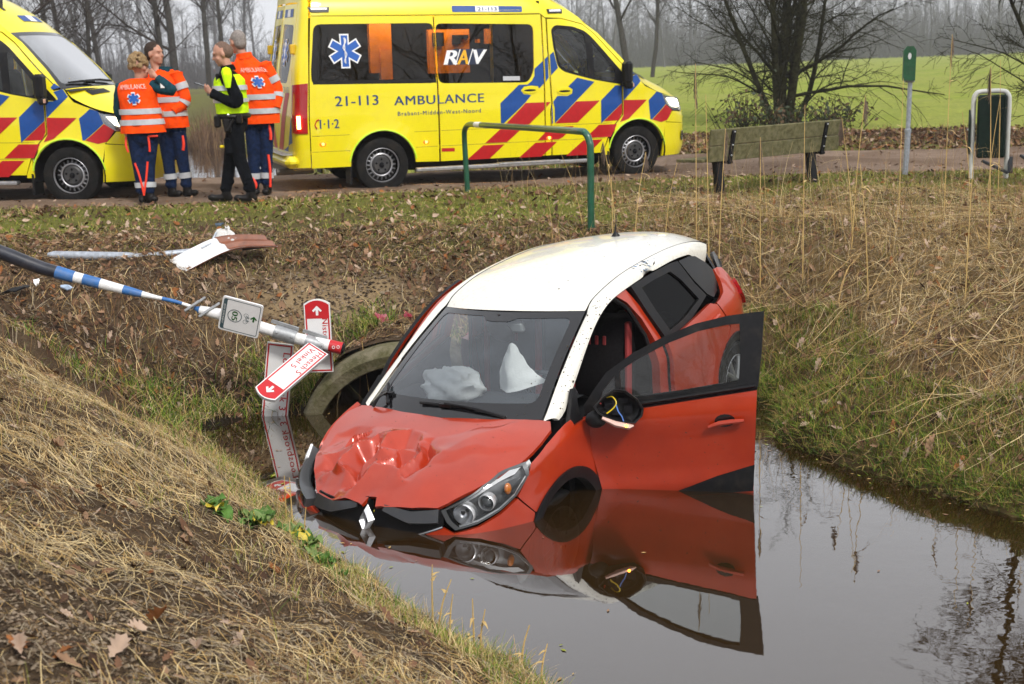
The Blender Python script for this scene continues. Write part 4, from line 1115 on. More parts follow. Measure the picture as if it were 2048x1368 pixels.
MAT_CABIN = M("cabin_grey", (.012, .012, .013), .7, spec=.08, var=.2)
MAT_FILLWARM = M("cabin_fill", (1, .8, .5), emit=(1, .72, .38), estr=34.0)  # glow of the added, unseen ceiling strip
MAT_HEADLIT = M("headlamp_lit", (1, .93, .75), .2, emit=(1, .90, .62), estr=5.0)
MAT_REARLIT = M("rear_lamp_lit", (1, .3, .05), emit=(1, .55, .12), estr=12.0)
MAT_FLUO = M("fluorescent_edging", (.55, .85, .03), .5)
MAT_ALU = M("aluminium_step", (.45, .45, .46), .4, metal=.8, var=.2, vscale=14)

AC = [(0, 0), (.35, .02), (.62, .09), (.82, .26), (.925, .52), (.975, .95), (.99, 1.4), (.993, 1.8), (.993, 3.5), (.993, 5.30), (.990, 5.52), (.965, 5.68), (.90, 5.77), (.6, 5.81), (0, 5.83)]
def amb_extra(x, y, z):
    for ay in (1.0, 4.665):
        r = np.hypot(y - ay, z - .35); x = x + .016 * np.exp(-((r - .45) / .08) ** 2)
    yp = np.interp(z, [1.38, 1.645, 1.972, 2.085, 2.45], [1.0, 1.22, 1.53, 1.68, 2.22])
    return x - np.where(z > 1.3, np.interp(z, [1.38, 2.1], [.015, .15]) * np.clip(1 - (y - yp) / .42, 0, 1) ** 2, 0)
AS = Skin(AC, ([.2, .35, .5, .62, .66, .9, 1.04, 1.08, 1.3, 1.7, 2.1, 2.3, 2.45, 2.55], [.962, .982, .992, .992, .997, 1.0, 1.0, .994, .992, .962, .921, .896, .836, .745]),
          ([.25, .4, .5, .8, 1.0, 1.2, 1.4], [.06, .0, 0, .02, .08, .2, .36]), ([.4, 1.0, 1.6, 2.4], [.0, .0, .05, .2]), 1.0, 5.0, .8, amb_extra)

# stripes measured in (length, height) on the flank: (polygon, material)
STRIPES = [
 ([(3.035, 1.085), (2.765, 1.318), (2.64, 1.318), (2.575, 1.365), (2.535, 1.43), (2.53, 1.52), (2.405, 1.62), (2.405, 1.325), (2.475, 1.262), (2.49, 1.295), (2.59, 1.305), (2.69, 1.295), (2.738, 1.245), (2.70, 1.195), (2.59, 1.178), (2.675, 1.085), (3.0, .815), (3.035, .815)], 0),
 ([(2.378, 1.643), (2.332, 1.68), (2.332, 1.40), (2.378, 1.345)], 0), ([(2.30, 1.695), (2.245, 1.74), (2.19, 1.525), (2.295, 1.43)], 0),
 ([(2.672, 1.078), (2.405, 1.078), (2.405, .985), (2.63, .795), (2.985, .795)], 1), ([(2.378, 1.078), (2.31, 1.078), (2.378, 1.01)], 1),
 ([(3.05, .745), (2.735, .745), (2.95, .572), (3.262, .572)], 1), ([(3.29, .545), (2.985, .545), (3.20, .365), (3.52, .365)], 1),
 ([(1.915, 1.388), (1.66, 1.325), (1.945, 1.072), (2.255, .795), (2.255, 1.0), (2.275, 1.08), (2.21, 1.155), (2.06, 1.150), (1.995, 1.18), (1.985, 1.235), (2.05, 1.275)], 0),
 ([(2.30, 1.05), (2.285, .98), (2.282, .80), (2.30, .785)], 0),
 ([(1.935, 1.072), (1.585, 1.072), (1.92, .79), (2.25, .79)], 1),
 ([(2.325, .745), (1.975, .745), (2.14, .60), (2.20, .575), (2.505, .575)], 1), ([(2.54, .545), (2.22, .545), (2.45, .355), (2.78, .355)], 1),
 ([(1.345, 1.268), (1.248, 1.262), (1.248, 1.03), (1.565, .765), (1.565, 1.072)], 0), ([(1.222, 1.262), (1.115, 1.262), (1.062, 1.285), (1.115, 1.375), (1.005, 1.405), (.945, 1.315), (1.222, 1.06)], 0),
 ([(1.108, 1.475), (1.035, 1.425), (1.128, 1.402), (1.150, 1.428)], 0),
 ([(1.248, 1.025), (1.248, .89), (1.30, .795), (1.525, .79)], 1), ([(1.215, 1.065), (.855, 1.058), (1.15, .81), (1.28, .77), (1.225, .86), (1.222, 1.06)], 1),
 ([(1.60, .745), (1.33, .745), (1.42, .575), (1.80, .575)], 1), ([(1.83, .545), (1.545, .545), (1.77, .345), (2.09, .345)], 1),
 ([(.69, 1.165), (.60, 1.135), (.54, .985), (.775, .785), (.800, .79), (.825, 1.05)], 0), ([(.535, .980), (.42, .90), (.515, .765), (.62, .74), (.765, .785)], 1),
]
def star_poly(cx, cy, R, w):
    """six-armed star: outline"""
    out = []
    for k in range(6):
        a = math.pi / 2 - k * math.pi / 3; d = np.array([math.cos(a), math.sin(a)]); n = np.array([d[1], -d[0]])
        out += [d * R - n * w, d * R + n * w]
        b = a - math.pi / 6; out.append(np.array([math.cos(b), math.sin(b)]) * w / math.sin(math.pi / 6) * .98)
    return [(cx + p[0], cy + p[1]) for p in out]

def build_ambulance(loc, ang, label, marks):
    R = np.array(Matrix.Rotation(ang[0], 3, 'Z') @ Matrix.Rotation(ang[1], 3, 'X') @ Matrix.Rotation(ang[2], 3, 'Y'))
    root = empty("ambulance", loc, R, label, "ambulance", "ambulances parked on the earth road")
    ARc = ((1.0, .36), (4.665, .36)); ra = .435
    winB = smooth_poly([(5.545, 1.405), (5.545, 1.56), (5.47, 2.14), (3.905, 2.135), (3.905, 1.375)], .09)
    winS = smooth_poly([(3.882, 2.13), (2.515, 2.10), (2.535, 1.50), (2.62, 1.345), (3.882, 1.37)], .09)
    cabw = smooth_poly([(2.265, 2.03), (2.20, 2.085), (1.95, 2.065), (1.76, 2.005), (1.655, 1.92), (1.075, 1.275), (1.11, 1.262), (1.38, 1.30), (1.65, 1.35), (1.92, 1.42), (2.10, 1.47), (2.19, 1.54), (2.245, 1.80)], .05)
    arcF, arcR = lambda a0, a1, n=12: arc(ARc[0], ra, a0, a1, n), lambda a0, a1, n=16: arc(ARc[1], ra, a0, a1, n)
    pieces = []
    for sg in (-1, 1):
        f = AS.fn(sg); fu = lambda q, f=f: f(np.array([[AS.S(a, b), b] for a, b in q])) if False else f(q)
        def lay(name, pl, holes=(), cell=.09, mat=MAT_YEL, skirt=.03, off=0.0, parent=root):
            mb = MB(); panel(mb, AS.poly(pl), f, cell, holes=[AS.poly(h) for h in holes], skirt=skirt, out=sg, off=off)
            return put(name, mb, mat, parent)
        side = lay("side_panel", [(3.905, .365), (3.905, 2.225), (5.50, 2.235), (5.56, 1.60), (5.60, .36), (5.085, .36)] + arcR(0, 178), [winB])
        sd = lay("sliding_door", [(2.405, .365), (2.405, 2.225), (3.882, 2.225), (3.882, .365)], [winS])
        lay("door_post", [(2.305, .365), (2.32, .95), (2.302, 1.06), (2.335, 1.75), (2.335, 2.17), (2.385, 2.20), (2.385, .365)])
        cd_ = lay("cab_door", [(2.285, .365), (2.295, .94), (2.28, 1.06), (2.315, 1.75), (2.315, 2.165), (2.11, 2.165), (1.76, 2.085), (1.60, 1.96), (1.30, 1.63), (1.10, 1.44), (1.135, 1.42), (1.062, 1.285), (1.11, 1.255), (1.247, 1.262), (1.247, .87), (1.36, .745), (1.47, .56), (1.545, .365)], [cabw])
        lay("front_wing", [(1.228, 1.262), (1.105, 1.262), (1.058, 1.285), (1.115, 1.385), (1.0, 1.405), (.94, 1.31), (.88, 1.245), (.68, 1.165), (.605, 1.135), (.54, .985), (.43, .90), (.54, .74), (.572, .55)] + arcF(154, 26)[0:0] + [(p[0], p[1]) for p in arc(ARc[0], ra, 160, 28, 12)] + [(1.345, .74), (1.228, .865)])
        lay("lower_sill", [(1.45, .56), (1.535, .365), (1.54, .33), (1.44, .33)])
        lay("roof_side", [(5.50, 2.245), (2.405, 2.235), (2.34, 2.185), (2.11, 2.178), (1.755, 2.098), (1.595, 1.972), (1.295, 1.645), (1.10, 1.452), (1.045, 1.43), (1.215, 1.645), (1.525, 1.972), (1.675, 2.085), (1.795, 2.19), (1.975, 2.30), (2.175, 2.42), (2.38, 2.54), (5.44, 2.54), (5.47, 2.40)])
        lay("corner_post", [(5.515, 2.52), (5.575, 1.60), (5.612, .37)], cell=.05) if False else None
        mb = MB(); panel(mb, AS.poly([(5.515, 2.52), (5.575, 1.60), (5.612, .37)]) + [(AS.L - .815, .37), (AS.L - .80, 1.55), (AS.L - .755, 2.41), (AS.L - .75, 2.52)], f, .05, skirt=.03, out=sg); put("corner_post", mb, MAT_YEL, root)
        # windows
        mb = MB(); panel(mb, AS.poly(winB), f, .12, skirt=0, out=sg, off=-.006); panel(mb, AS.poly(winS), f, .12, skirt=0, out=sg, off=-.006) if False else None
        w1 = put("side_window", mb, MAT_TINT, side)
        mb = MB(); panel(mb, AS.poly([(5.53, 1.405), (5.53, 1.45), (3.91, 1.425), (3.91, 1.38)]), f, .1, skirt=0, out=sg, off=.002); put("window_rail", mb, MAT_BLACK, side)
        mb = MB(); panel(mb, AS.poly(winS), f, .12, skirt=0, out=sg, off=-.006); put("door_window", mb, MAT_TINT, sd)
        mb = MB(); panel(mb, AS.poly(cabw), f, .10, skirt=0, out=sg, off=-.008); put("cab_window", mb, MAT_CABGLASS, cd_)
        mb = MB(); inner = smooth_poly([(2.235, 2.0), (2.18, 2.035), (1.95, 2.025), (1.775, 1.965), (1.74, 1.40), (1.93, 1.455), (2.10, 1.515), (2.16, 1.57), (2.21, 1.80)], .03); inn2 = smooth_poly([(1.67, 1.87), (1.645, 1.36), (1.39, 1.325), (1.34, 1.36), (1.335, 1.47)], .03)
        panel(mb, AS.poly(cabw), f, .08, holes=[AS.poly(inner), AS.poly(inn2)], skirt=.02, out=sg, off=-.003); put("window_frame", mb, MAT_BLACK, cd_)
        # mirror
        mb = MB(); p = f(np.array([[AS.S(1.22, 1.33), 1.33]]))[0] + [sg * .13, 0, 0]
        mb.rbox(p + [0, 0, .11], (.17, .12, .30), .035); mb.rbox(p + [0, -.02, -.06], (.15, .10, .10), .03); mb.rbox(p + [-sg * .11, .02, -.05], (.16, .06, .06), .02)
        mr = put("door_mirror", mb, MAT_BLACK, cd_)
        mb = MB(); mb.rbox(p + [sg * .05, -.062, -.06], (.05, .02, .05), .006); put("repeater", mb, M("mirror_repeater", (.6, .35, .25), .2, coat=.5) if "mirror_repeater" not in bpy.data.materials else bpy.data.materials["mirror_repeater"], mr)
        # handles
        for nm, par, y0, z0 in (("door_handle", sd, 2.61, 1.243), ("door_handle", cd_, 2.105, 1.215)):
            mb = MB(); panel(mb, AS.poly([(y0 + .105 * math.cos(a), z0 + .045 * math.sin(a)) for a in np.linspace(0, 6.28, 18, endpoint=False)]), f, .05, skirt=.012, out=sg, off=.010); hd = put(nm, mb, MAT_YEL, par)
            mb = MB(); panel(mb, AS.poly([(y0 + .085 * math.cos(a), z0 + .014 * math.sin(a)) for a in np.linspace(0, 6.28, 14, endpoint=False)]), f, .05, skirt=0, out=sg, off=.013); put("handle_recess", mb, MAT_GLOSSBLACK, hd)
        # arch edging, belt lines, side markers
        for c in ARc:
            mb = MB(); P = np.array([f(np.array([[AS.S(y, z), z]]))[0] for y, z in arc(c, ra + .012, 8, 172, 30)]); mb.tube(P + [sg * .002, 0, 0], .011, 5); put("arch_edging", mb, MAT_FLUO, root)
            w = np.array(arc(c, ra + .005, -12, 192, 22)); mb = MB()
            mb.grid(np.stack([np.c_[np.full(22, sg * .97), w], np.c_[np.full(22, sg * .55), w]]), flip=(sg < 0)); mb.add(np.c_[np.full(22, sg * .55), w], [tuple(range(22))[::sg]]); put("wheel_well", mb, MAT_DARK, root)
        for z0, segs in ((.76, ((5.58, 5.10), (4.24, 3.92), (3.87, 2.42), (2.27, 1.40))), (.56, ((5.59, 5.10), (4.22, 3.92), (3.87, 2.42), (2.27, 1.50))), (2.232, ((5.48, 2.42),))):
            for a, b in segs:
                mb = MB(); P = np.array([f(np.array([[AS.S(y, z0 + .005), z0 + .005]]))[0] for y in np.linspace(a, b, 8)]); mb.tube(P - [sg * .0035, 0, 0], .007, 4); put("body_crease", mb, M("crease_olive", (.30, .24, .01), .6) if "crease_olive" not in bpy.data.materials else bpy.data.materials["crease_olive"], root)
        for y0, z0 in ((5.45, .66), (4.08, .625), (2.34, .60)):
            mb = MB(); P = f(np.array([[AS.S(y0, z0), z0]]))[0]; mb.ball(P, .045, 12, sc=(.35, 1.0, .62)); mk = put("side_marker", mb, M("marker_orange", (.9, .12, .01), .3, emit=(1, .12, .01), estr=1.0) if "marker_orange" not in bpy.data.materials else bpy.data.materials["marker_orange"], root)
            mb = MB(); mb.ball(P + [sg * .012, 0, 0], .017, 8); put("bulb", mb, MAT_AMBER_ON, mk)
        for (a, b, za, zb_) in ((5.52, 5.25, 2.345, 2.285), (2.31, 2.055, 2.29, 2.235)):
            mb = MB(); panel(mb, AS.poly([(a, za), (b, za), (b + .015, zb_), (a - .02, zb_)]), f, .1, skirt=.02, out=sg, off=.010); g_ = put("flush_light", mb, MAT_GLOSSBLACK, root)
            mb = MB(); panel(mb, AS.poly([(a - .03, za - .008), (b + .03, za - .008), (b + .035, za - .035), (a - .035, za - .035)]), f, .1, skirt=0, out=sg, off=.013); put("lens", mb, MAT_WHITE, g_)
        # steps under the sill, mud flap
        mb = MB(); mb.rbox((sg * .93, 2.95, .265), (.12, 2.55, .05), .012); mb.rbox((sg * .93, 2.62, .285), (.13, .9, .03), .008); put("side_step", mb, MAT_ALU, root)
        mb = MB(); mb.box((sg * .86, 5.10, .30), (.26, .025, .34)); put("mud_flap", mb, MAT_BLACK, root)
        mb = MB(); mb.box((sg * .86, 1.46, .27), (.26, .03, .30)); put("mud_flap", mb, MAT_BLACK, root)
        # stripes
        if sg < 0 or not marks:
            for pl, mi in STRIPES:
                mb = MB(); panel(mb, AS.poly(pl), f, .05, skirt=0, out=sg, off=.0045, m=0)
                cc = np.mean(pl, 0)
                st = put("stripe", mb, (MAT_BLUE, MAT_SRED)[mi], root)
        # prints
        if sg < 0 and marks:
            F = lambda q: f(np.array([[AS.S(a, b), b] for a, b in q])) + [-.004, 0, 0]
            for nm, t, x0, y0, x1, h, kw in (("lettering", "21-113", 5.262, 1.128, 4.70, .125, dict(bold=.012)), ("lettering", "AMBULANCE", 4.49, 1.112, 3.265, .115, dict(bold=.015, space=1.1)), ("lettering", "Brabant-Midden-West-Noord", 4.45, .978, 3.315, .052, dict(bold=.012, space=1.25)), ("lettering", "1·1·2", 5.475, .855, 5.23, .115, dict(bold=.02))):
                mb = MB(); words(mb, t, F, x0, y0, x1, h, **kw); put(nm, mb, MAT_NAVY, side if y0 > .0 and x0 > 4.6 else root, smooth=False)
            mb = MB(); mb.tube(F(np.array([(5.485, .97), (5.515, .955), (5.535, .915), (5.535, .885), (5.515, .858)])), [.012, .008, .007, .008, .012], 6); put("telephone_mark", mb, MAT_SRED, side)
            mb = MB(); panel(mb, AS.poly(smooth_poly([(3.635, 2.348), (2.66, 2.332), (2.665, 2.258), (3.638, 2.268)], .02)), f, .09, skirt=0, out=sg, off=.003); bd_ = put("number_band", mb, MAT_BLUE, root)
            mb = MB(); panel(mb, AS.poly([(3.315, 2.343), (2.99, 2.338), (2.992, 2.264), (3.317, 2.270)]), f, .09, skirt=0, out=sg, off=.0045); put("number_plate", mb, MAT_WHITE, bd_)
            mb = MB(); words(mb, "21-113", lambda q: F(q) + [-.003, 0, 0], 3.285, 2.282, 3.02, .044, bold=.012); put("lettering", mb, MAT_NAVY, bd_, smooth=False)
            def star(par, G, cx, cy, Rr):
                for nm, k, mt, o in (("star_outline", 1.0, MAT_WHITE, .0), ("star_of_life", .90, M("star_blue", (.012, .10, .42), .4) if "star_blue" not in bpy.data.materials else bpy.data.materials["star_blue"], .002)):
                    mb = MB(); V = np.array(star_poly(cx, cy, Rr * (1 if k == 1 else .91), Rr * (.285 if k == 1 else .20)))
                    P = G(V, o); c0 = G(np.array([[cx, cy]]), o)
                    n = len(V); mb.add(np.vstack([P, c0]), [(i, (i + 1) % n, n) for i in range(n)]); put(nm, mb, mt, par, smooth=False)
                mb = MB(); zz = np.linspace(-.72, .78, 14) * Rr; sp = np.c_[cx + .0 * zz, cy + zz]; mb.tube(G(sp, .004), [Rr * .03] * 13 + [Rr * .06], 5)
                sn = np.c_[cx + np.sin(zz / Rr * 7.0) * Rr * .11 * (1 - .5 * abs(zz / Rr)), cy + zz * .92]; mb.tube(G(sn, .006), np.linspace(Rr * .02, Rr * .05, 14), 5); put("snake_and_staff", mb, MAT_WHITE, par)
            star(side, lambda q, o: F(q) + [-o, 0, 0], 5.095, 1.805, .212)
            mb = MB(); panel(mb, AS.poly([(3.79, 1.60), (3.66, 1.80), (3.22, 1.795), (3.33, 1.598)]), f, .1, skirt=0, out=sg, off=.001); logo = put("logo_panel", mb, M("logo_navy", (.012, .02, .05), .4), sd)
            for nm, t, x0, x1, mt in (("letter", "R", 3.79, 3.615, MAT_WHITE), ("letter", "/", 3.645, 3.555, MAT_WHITE), ("letter", "A", 3.61, 3.465, M("logo_yellow", (.85, .42, .01), .4)), ("letter", "/", 3.47, 3.38, MAT_WHITE), ("letter", "V", 3.375, 3.20, MAT_WHITE)):
                mb = MB(); words(mb, t, lambda q: F(q) + [-.003, 0, 0], x0, 1.605 if t != "/" else 1.60, x1, .185 if t != "/" else .20, bold=.035 if t != "/" else .0, shear=.25); put(nm, mb, mt, logo, smooth=False)
            mb = MB(); panel(mb, AS.poly([(2.985, 1.435), (2.745, 1.43), (2.745, 1.375), (2.985, 1.38)]), f, .1, skirt=0, out=sg, off=.003); put("sticker", mb, M("sticker_grey", (.45, .46, .48), .5), sd)
            mb = MB(); panel(mb, AS.poly([(3.87, .535), (3.69, .53), (3.69, .485), (3.87, .49)]), f, .1, skirt=0, out=sg, off=.003); put("sticker", mb, MAT_SRED, sd)
    # roof and brow over the windscreen
    ys = [2.36, 3.2, 4.4, 5.44]; rows = []
    for y in np.linspace(2.36, 5.46, 12):
        xs = np.linspace(-1, 1, 15); e = float(AS.xy(np.array([AS.S(min(y, 5.4), 2.53)]), np.array([2.53]))[0][0])
        rows.append([(k * e, y, 2.53 + .13 * (1 - abs(k) ** 3.2) * np.clip((y - 2.30) / .4, .55, 1)) for k in xs])
    mb = MB(); mb.grid(np.array(rows)); put("roof", mb, MAT_YEL, root)
    rows = []
    for ye, ze, yc, zc in ((1.68, 2.085, 1.585, 2.105), (1.80, 2.19, 1.69, 2.235), (1.98, 2.30, 1.85, 2.37), (2.18, 2.42, 2.05, 2.49), (2.38, 2.53, 2.34, 2.605)):
        e = float(AS.xy(np.array([AS.S(ye + .02, ze)]), np.array([ze]))[0][0])
        rows.append([(k * e, yc + (ye - yc) * abs(k) ** 2.2, zc + (ze - zc) * abs(k) ** 2.4) for k in np.linspace(-1, 1, 17)])
    BR = np.array(rows); mb = MB(); mb.grid(BR); put("roof_brow", mb, MAT_YEL, root)
    mb = MB(); q = BR[1:3, 5:12] * 1.0; nrm_ = np.array([0, -.72, .69]) * .006; mb.grid(q * .55 + BR[1, 5:12][None] * .45 + nrm_); b_ = put("brow_band", mb, MAT_BLUE, root)
    mb = MB(); q2 = (q * .55 + BR[1, 5:12][None] * .45 + nrm_ * 1.5)[:, 2:5]; mb.grid(q2); put("number_plate", mb, MAT_WHITE, b_)
    # windscreen
    def wsf(q):
        u_, v = q[:, 0], q[:, 1]; a = np.abs(u_); w = a ** 2.3
        x = (.925 + (.765 - .925) * v) * u_; yc, ys_ = .86 + (1.585 - .86) * v, np.interp(v, [0, .36, .84, 1], [1.03, 1.22, 1.53, 1.68]); zc, zs = 1.44 + (2.105 - 1.44) * v, 1.405 + (2.085 - 1.405) * v
        return np.c_[x, yc + (ys_ - yc) * w, zc + (zs - zc) * w]
    mb = MB(); panel(mb, [(-1, 0), (1, 0), (1, 1), (-1, 1)], wsf, .14, skirt=.01); sh = put("windscreen", mb, MAT_SHIELD, root)
    mb = MB(); panel(mb, [(-1, 0), (1, 0), (1, 1), (-1, 1)], wsf, .14, holes=[smooth_poly([(-.93, .08), (.93, .08), (.93, .94), (-.93, .94)], .06)], skirt=0, off=.002); put("printed_border", mb, MAT_GLOSSBLACK, sh)
    mb = MB(); mb.grid(np.array([[tuple(wsf(np.array([[k, 0]]))[0] + np.array([0, -d, -h])) for k in np.linspace(-1, 1, 13)] for d, h in ((.0, .0), (.06, .01), (.12, .03))]), flip=True); put("scuttle", mb, MAT_BLACK, root)
    for x0, x1 in ((.35, -.45), (-.30, -.85)):
        mb = MB(); a, b = wsf(np.array([[x0, .03]]))[0], wsf(np.array([[x1, .07]]))[0]; n = np.array([0, -.5, .5]); mb.tube([a + n * .05, (a + b) / 2 + n * .07, b + n * .04], [.016, .015, .010], 6); put("wiper_arm", mb, MAT_BLACK, sh)
    # bonnet
    Hs = np.array([(.915, .985, 1.405), (.915, .90, 1.295), (.885, .68, 1.18), (.83, .50, 1.12), (.68, .27, 1.06)]); Hc = np.array([(0, .77, 1.43), (0, .64, 1.37), (0, .46, 1.285), (0, .28, 1.20), (0, .11, 1.085)])
    rows = [[(Hs[i, 0] * k, Hc[i, 1] + (Hs[i, 1] - Hc[i, 1]) * abs(k) ** 2, Hc[i, 2] + (Hs[i, 2] - Hc[i, 2]) * abs(k) ** 3.4) for k in np.linspace(-1, 1, 17)] for i in range(5)]
    HB = np.array([spline(np.array(rows)[:, k], 14) for k in range(17)]).transpose(1, 0, 2); mb = MB(); mb.grid(HB, flip=True); hb = put("bonnet", mb, MAT_YEL, root)
    mb = MB(); q = HB[2:5, 2:6] + [0, -.004, .008]; mb.grid(q, flip=True); put("air_vent", mb, MAT_BLACK, hb)
    # nose: grille, lamps, bumper
    f1 = AS.fn(1)
    mb = MB(); panel(mb, [(-.60, .70), (.60, .70), (.66, 1.0), (.45, 1.06), (-.45, 1.06), (-.66, 1.0)], lambda q: f1(q) + [0, .012, 0], .09, skirt=.04); gr = put("grille", mb, MAT_BLACK, root)
    for z in (.78, .86, .94):
        mb = MB(); P = f1(np.c_[np.linspace(-.56, .56, 15), np.full(15, z)]); mb.tube(P + [0, -.004, 0], .014, 6); put("grille_bar", mb, MAT_YEL, gr)
    sF = AS.S(.56, .6); sT = AS.S(.545, .75)
    mb = MB(); panel(mb, [(-sT, .735), (-.72, .70), (.72, .70), (sT, .735), (sF, .55), (AS.S(.585, .42), .42), (AS.S(.60, .27), .27), (-AS.S(.60, .27), .27), (-AS.S(.585, .42), .42), (-sF, .55)], f1, .07, skirt=.03); bm = put("front_bumper", mb, MAT_YEL, root)
    for sg in (1, -1):
        f = AS.fn(sg)
        lp = [(AS.S(.60, 1.115), 1.125), (AS.S(.53, 1.09), 1.10), (.78, 1.065), (.68, 1.03), (.66, .93), (.78, .88), (AS.S(.41, .9), .895), (AS.S(.53, .98), .985)]
        mb = MB(); panel(mb, lp, lambda q: f(q) + [0, .03, 0], .06, skirt=0, out=sg); panel(mb, lp, f, .06, holes=[[tuple(np.mean(lp, 0) + (np.array(p) - np.mean(lp, 0)) * .9) for p in lp]], skirt=.04, out=sg); hl = put("headlamp", mb, MAT_CHROME, root)
        mb = MB(); panel(mb, lp, f, .06, skirt=0, out=sg, off=.002); put("lens", mb, MAT_LENS, hl)
        mb = MB(); panel(mb, [(AS.S(.50, 1.07), 1.07), (.80, 1.045), (.76, .95), (.88, .93), (AS.S(.40, .96), .96)], lambda q: f(q) + [0, .012, 0], .05, skirt=0, out=sg); put("lit_reflector", mb, MAT_HEADLIT, hl)
        mb = MB(); panel(mb, [(.66, .875), (.80, .865), (AS.S(.40, .88), .885), (AS.S(.53, .74), .745), (.74, .705), (.62, .71)], f, .06, skirt=.02, out=sg); put("lamp_panel", mb, MAT_YEL, root)
        mb = MB(); q = f(np.array([[.80, .53]]))[0]; n = f(np.array([[.80, .53]]))[0] - (f(np.array([[.80, .53]]))[0] + [-sg * .6, .8, 0]); x_, y_, w_ = frame_from(n); mb.lathe([(.001, .0), (.05, .004), (.062, .012), (.075, .006)], 16, np.array([x_, y_, w_]).T, q); put("fog_lamp", mb, MAT_GLOSSBLACK, bm)
    mb = MB(); mb.box((0, -.012, .50), (.52, .012, .11)); put("front_plate", mb, M("plate_yellow", (.75, .48, .02), .4), bm)
    # tail: two doors with glass, corner lamps, step bumper
    L = AS.L
    for sg in (1, -1):
        f = AS.fn(sg); o_ = sg
        d_ = [(L - .012, .52), (L - .012, 2.40), (L - .74, 2.40), (L - .785, 1.55), (L - .80, .52)]
        wn_ = smooth_poly([(L - .09, 2.16), (L - .67, 2.14), (L - .70, 1.62), (L - .56, 1.42), (L - .09, 1.42)], .05)
        mb = MB(); panel(mb, d_, f, .10, holes=[wn_], skirt=.03, out=o_); rd_ = put("rear_door", mb, MAT_YEL, root)
        mb = MB(); panel(mb, wn_, f, .12, skirt=0, out=o_, off=-.004); rw = put("rear_window", mb, MAT_TINT, rd_)
        mb = MB(); panel(mb, [(AS.L - .83, 1.40), (AS.S(5.60, 1.3), 1.42), (AS.S(5.63, .8), .80), (AS.L - .835, .80)], f, .05, skirt=.03, out=o_, off=.014); tl = put("tail_lamp", mb, MAT_REDLAMP, root)
        mb = MB(); p = f(np.array([[AS.S(5.72, 1.0), 1.0]]))[0]; mb.tube([p + [sg * .012, .018, -.14], p + [sg * .01, .018, .02]], .022, 8); put("bulb", mb, MAT_REARLIT, tl)
        mb = MB(); mb.rbox(f(np.array([[L - .80, 1.84]]))[0] + [0, .02, 0], (.05, .07, .12), .01); put("hinge", mb, M("hinge_ochre", (.62, .40, .02), .5) if "hinge_ochre" not in bpy.data.materials else bpy.data.materials["hinge_ochre"], rd_)
        for pl, mt in (([(L - .06, .56), (L - .30, .56), (L - .70, 1.30), (L - .50, 1.30)], MAT_SRED), ([(L - .34, .56), (L - .58, .56), (L - .79, 1.02), (L - .785, .68)], MAT_BLUE)):
            mb = MB(); panel(mb, pl, f, .1, skirt=0, out=o_, off=.003); put("stripe", mb, mt, rd_)
        if marks:
            star(rw, lambda q, o: f(q) + [0, .004 + o, 0], L - .38, 1.80, .17)
            mb = MB(); a, b = (L - .66, L - .42) if sg > 0 else (L - .42, L - .66)
            words(mb, "21-113", lambda q: f(q) + [0, .006, 0], L - .66, 1.30, L - .42, .075, bold=.01, flip=True) if sg > 0 else words(mb, "21-113", lambda q: f(q) + [0, .006, 0], L - .42, 1.30, L - .66, .075, bold=.01)
            put("lettering", mb, MAT_NAVY, rd_, smooth=False)
            mb = MB(); panel(mb, [(L - .10, 2.24), (L - .60, 2.24), (L - .60, 2.34), (L - .10, 2.34)], f, .1, skirt=0, out=o_, off=.004); bb = put("number_band", mb, MAT_BLUE, rd_)
            mb = MB(); panel(mb, [(L - .28, 2.245), (L - .45, 2.245), (L - .45, 2.335), (L - .28, 2.335)], f, .1, skirt=0, out=o_, off=.006); put("number_plate", mb, MAT_WHITE, bb)
    mb = MB(); panel(mb, [(L - .9, 2.41), (L - .4, 2.42), (L, 2.42), (L, 2.62), (L - .5, 2.60), (L - .9, 2.52)], AS.fn(1), .1, skirt=.02); panel(mb, [(L - .9, 2.41), (L - .4, 2.42), (L, 2.42), (L, 2.62), (L - .5, 2.60), (L - .9, 2.52)], AS.fn(-1), .1, skirt=.02, out=-1); put("tail_header", mb, MAT_YEL, root)
    mb = MB(); mb.rbox((0, 5.83, .44), (1.90, .20, .15), .06); rb = put("rear_bumper", mb, MAT_YEL, root)
    mb = MB(); mb.rbox((0, 5.84, .525), (1.5, .18, .012), .004); put("step_plate", mb, MAT_ALU, rb)
    mb = MB(); mb.tube([(-.55, 5.5, .30), (-.55, 5.98, .30)], .045, 10); mb.box((0, 5.78, .30), (1.1, .08, .08)); put("exhaust", mb, M("exhaust_steel", (.12, .11, .10), .6, metal=.5) if "exhaust_steel" not in bpy.data.materials else bpy.data.materials["exhaust_steel"], root)
    # underside, cabin and what shows through the glass
    mb = MB(); mb.box((0, 3.0, .34), (1.50, 4.6, .10)); mb.box((0, 2.86, .30), (.9, 2.6, .16)); put("chassis", mb, MAT_DARK, root)
    mb = MB(); mb.box((0, 2.42, 1.45), (1.70, .04, 1.9)); mb.box((0, 3.9, 1.30), (.05, 2.9, 1.7)) if False else None; mb.box((0, 4.0, .62), (1.0, 3.1, .04)); mb.box((.72, 4.0, 1.35), (.06, 2.9, 1.8)); put("cabin_wall", mb, MAT_CABIN, root, smooth=False)
    mb = MB(); mb.box((-.15, 4.42, 1.84), (.10, .30, .66)); mb.box((-.18, 4.36, 1.62), (.10, .16, .40)); put("orange_cabinet", mb, MAT_ORANGE_IN, root, smooth=False)
    mb = MB(); mb.box((-.12, 3.45, 1.77), (.10, .58, .58)); oc = put("orange_cabinet", mb, MAT_ORANGE_IN, root, smooth=False)
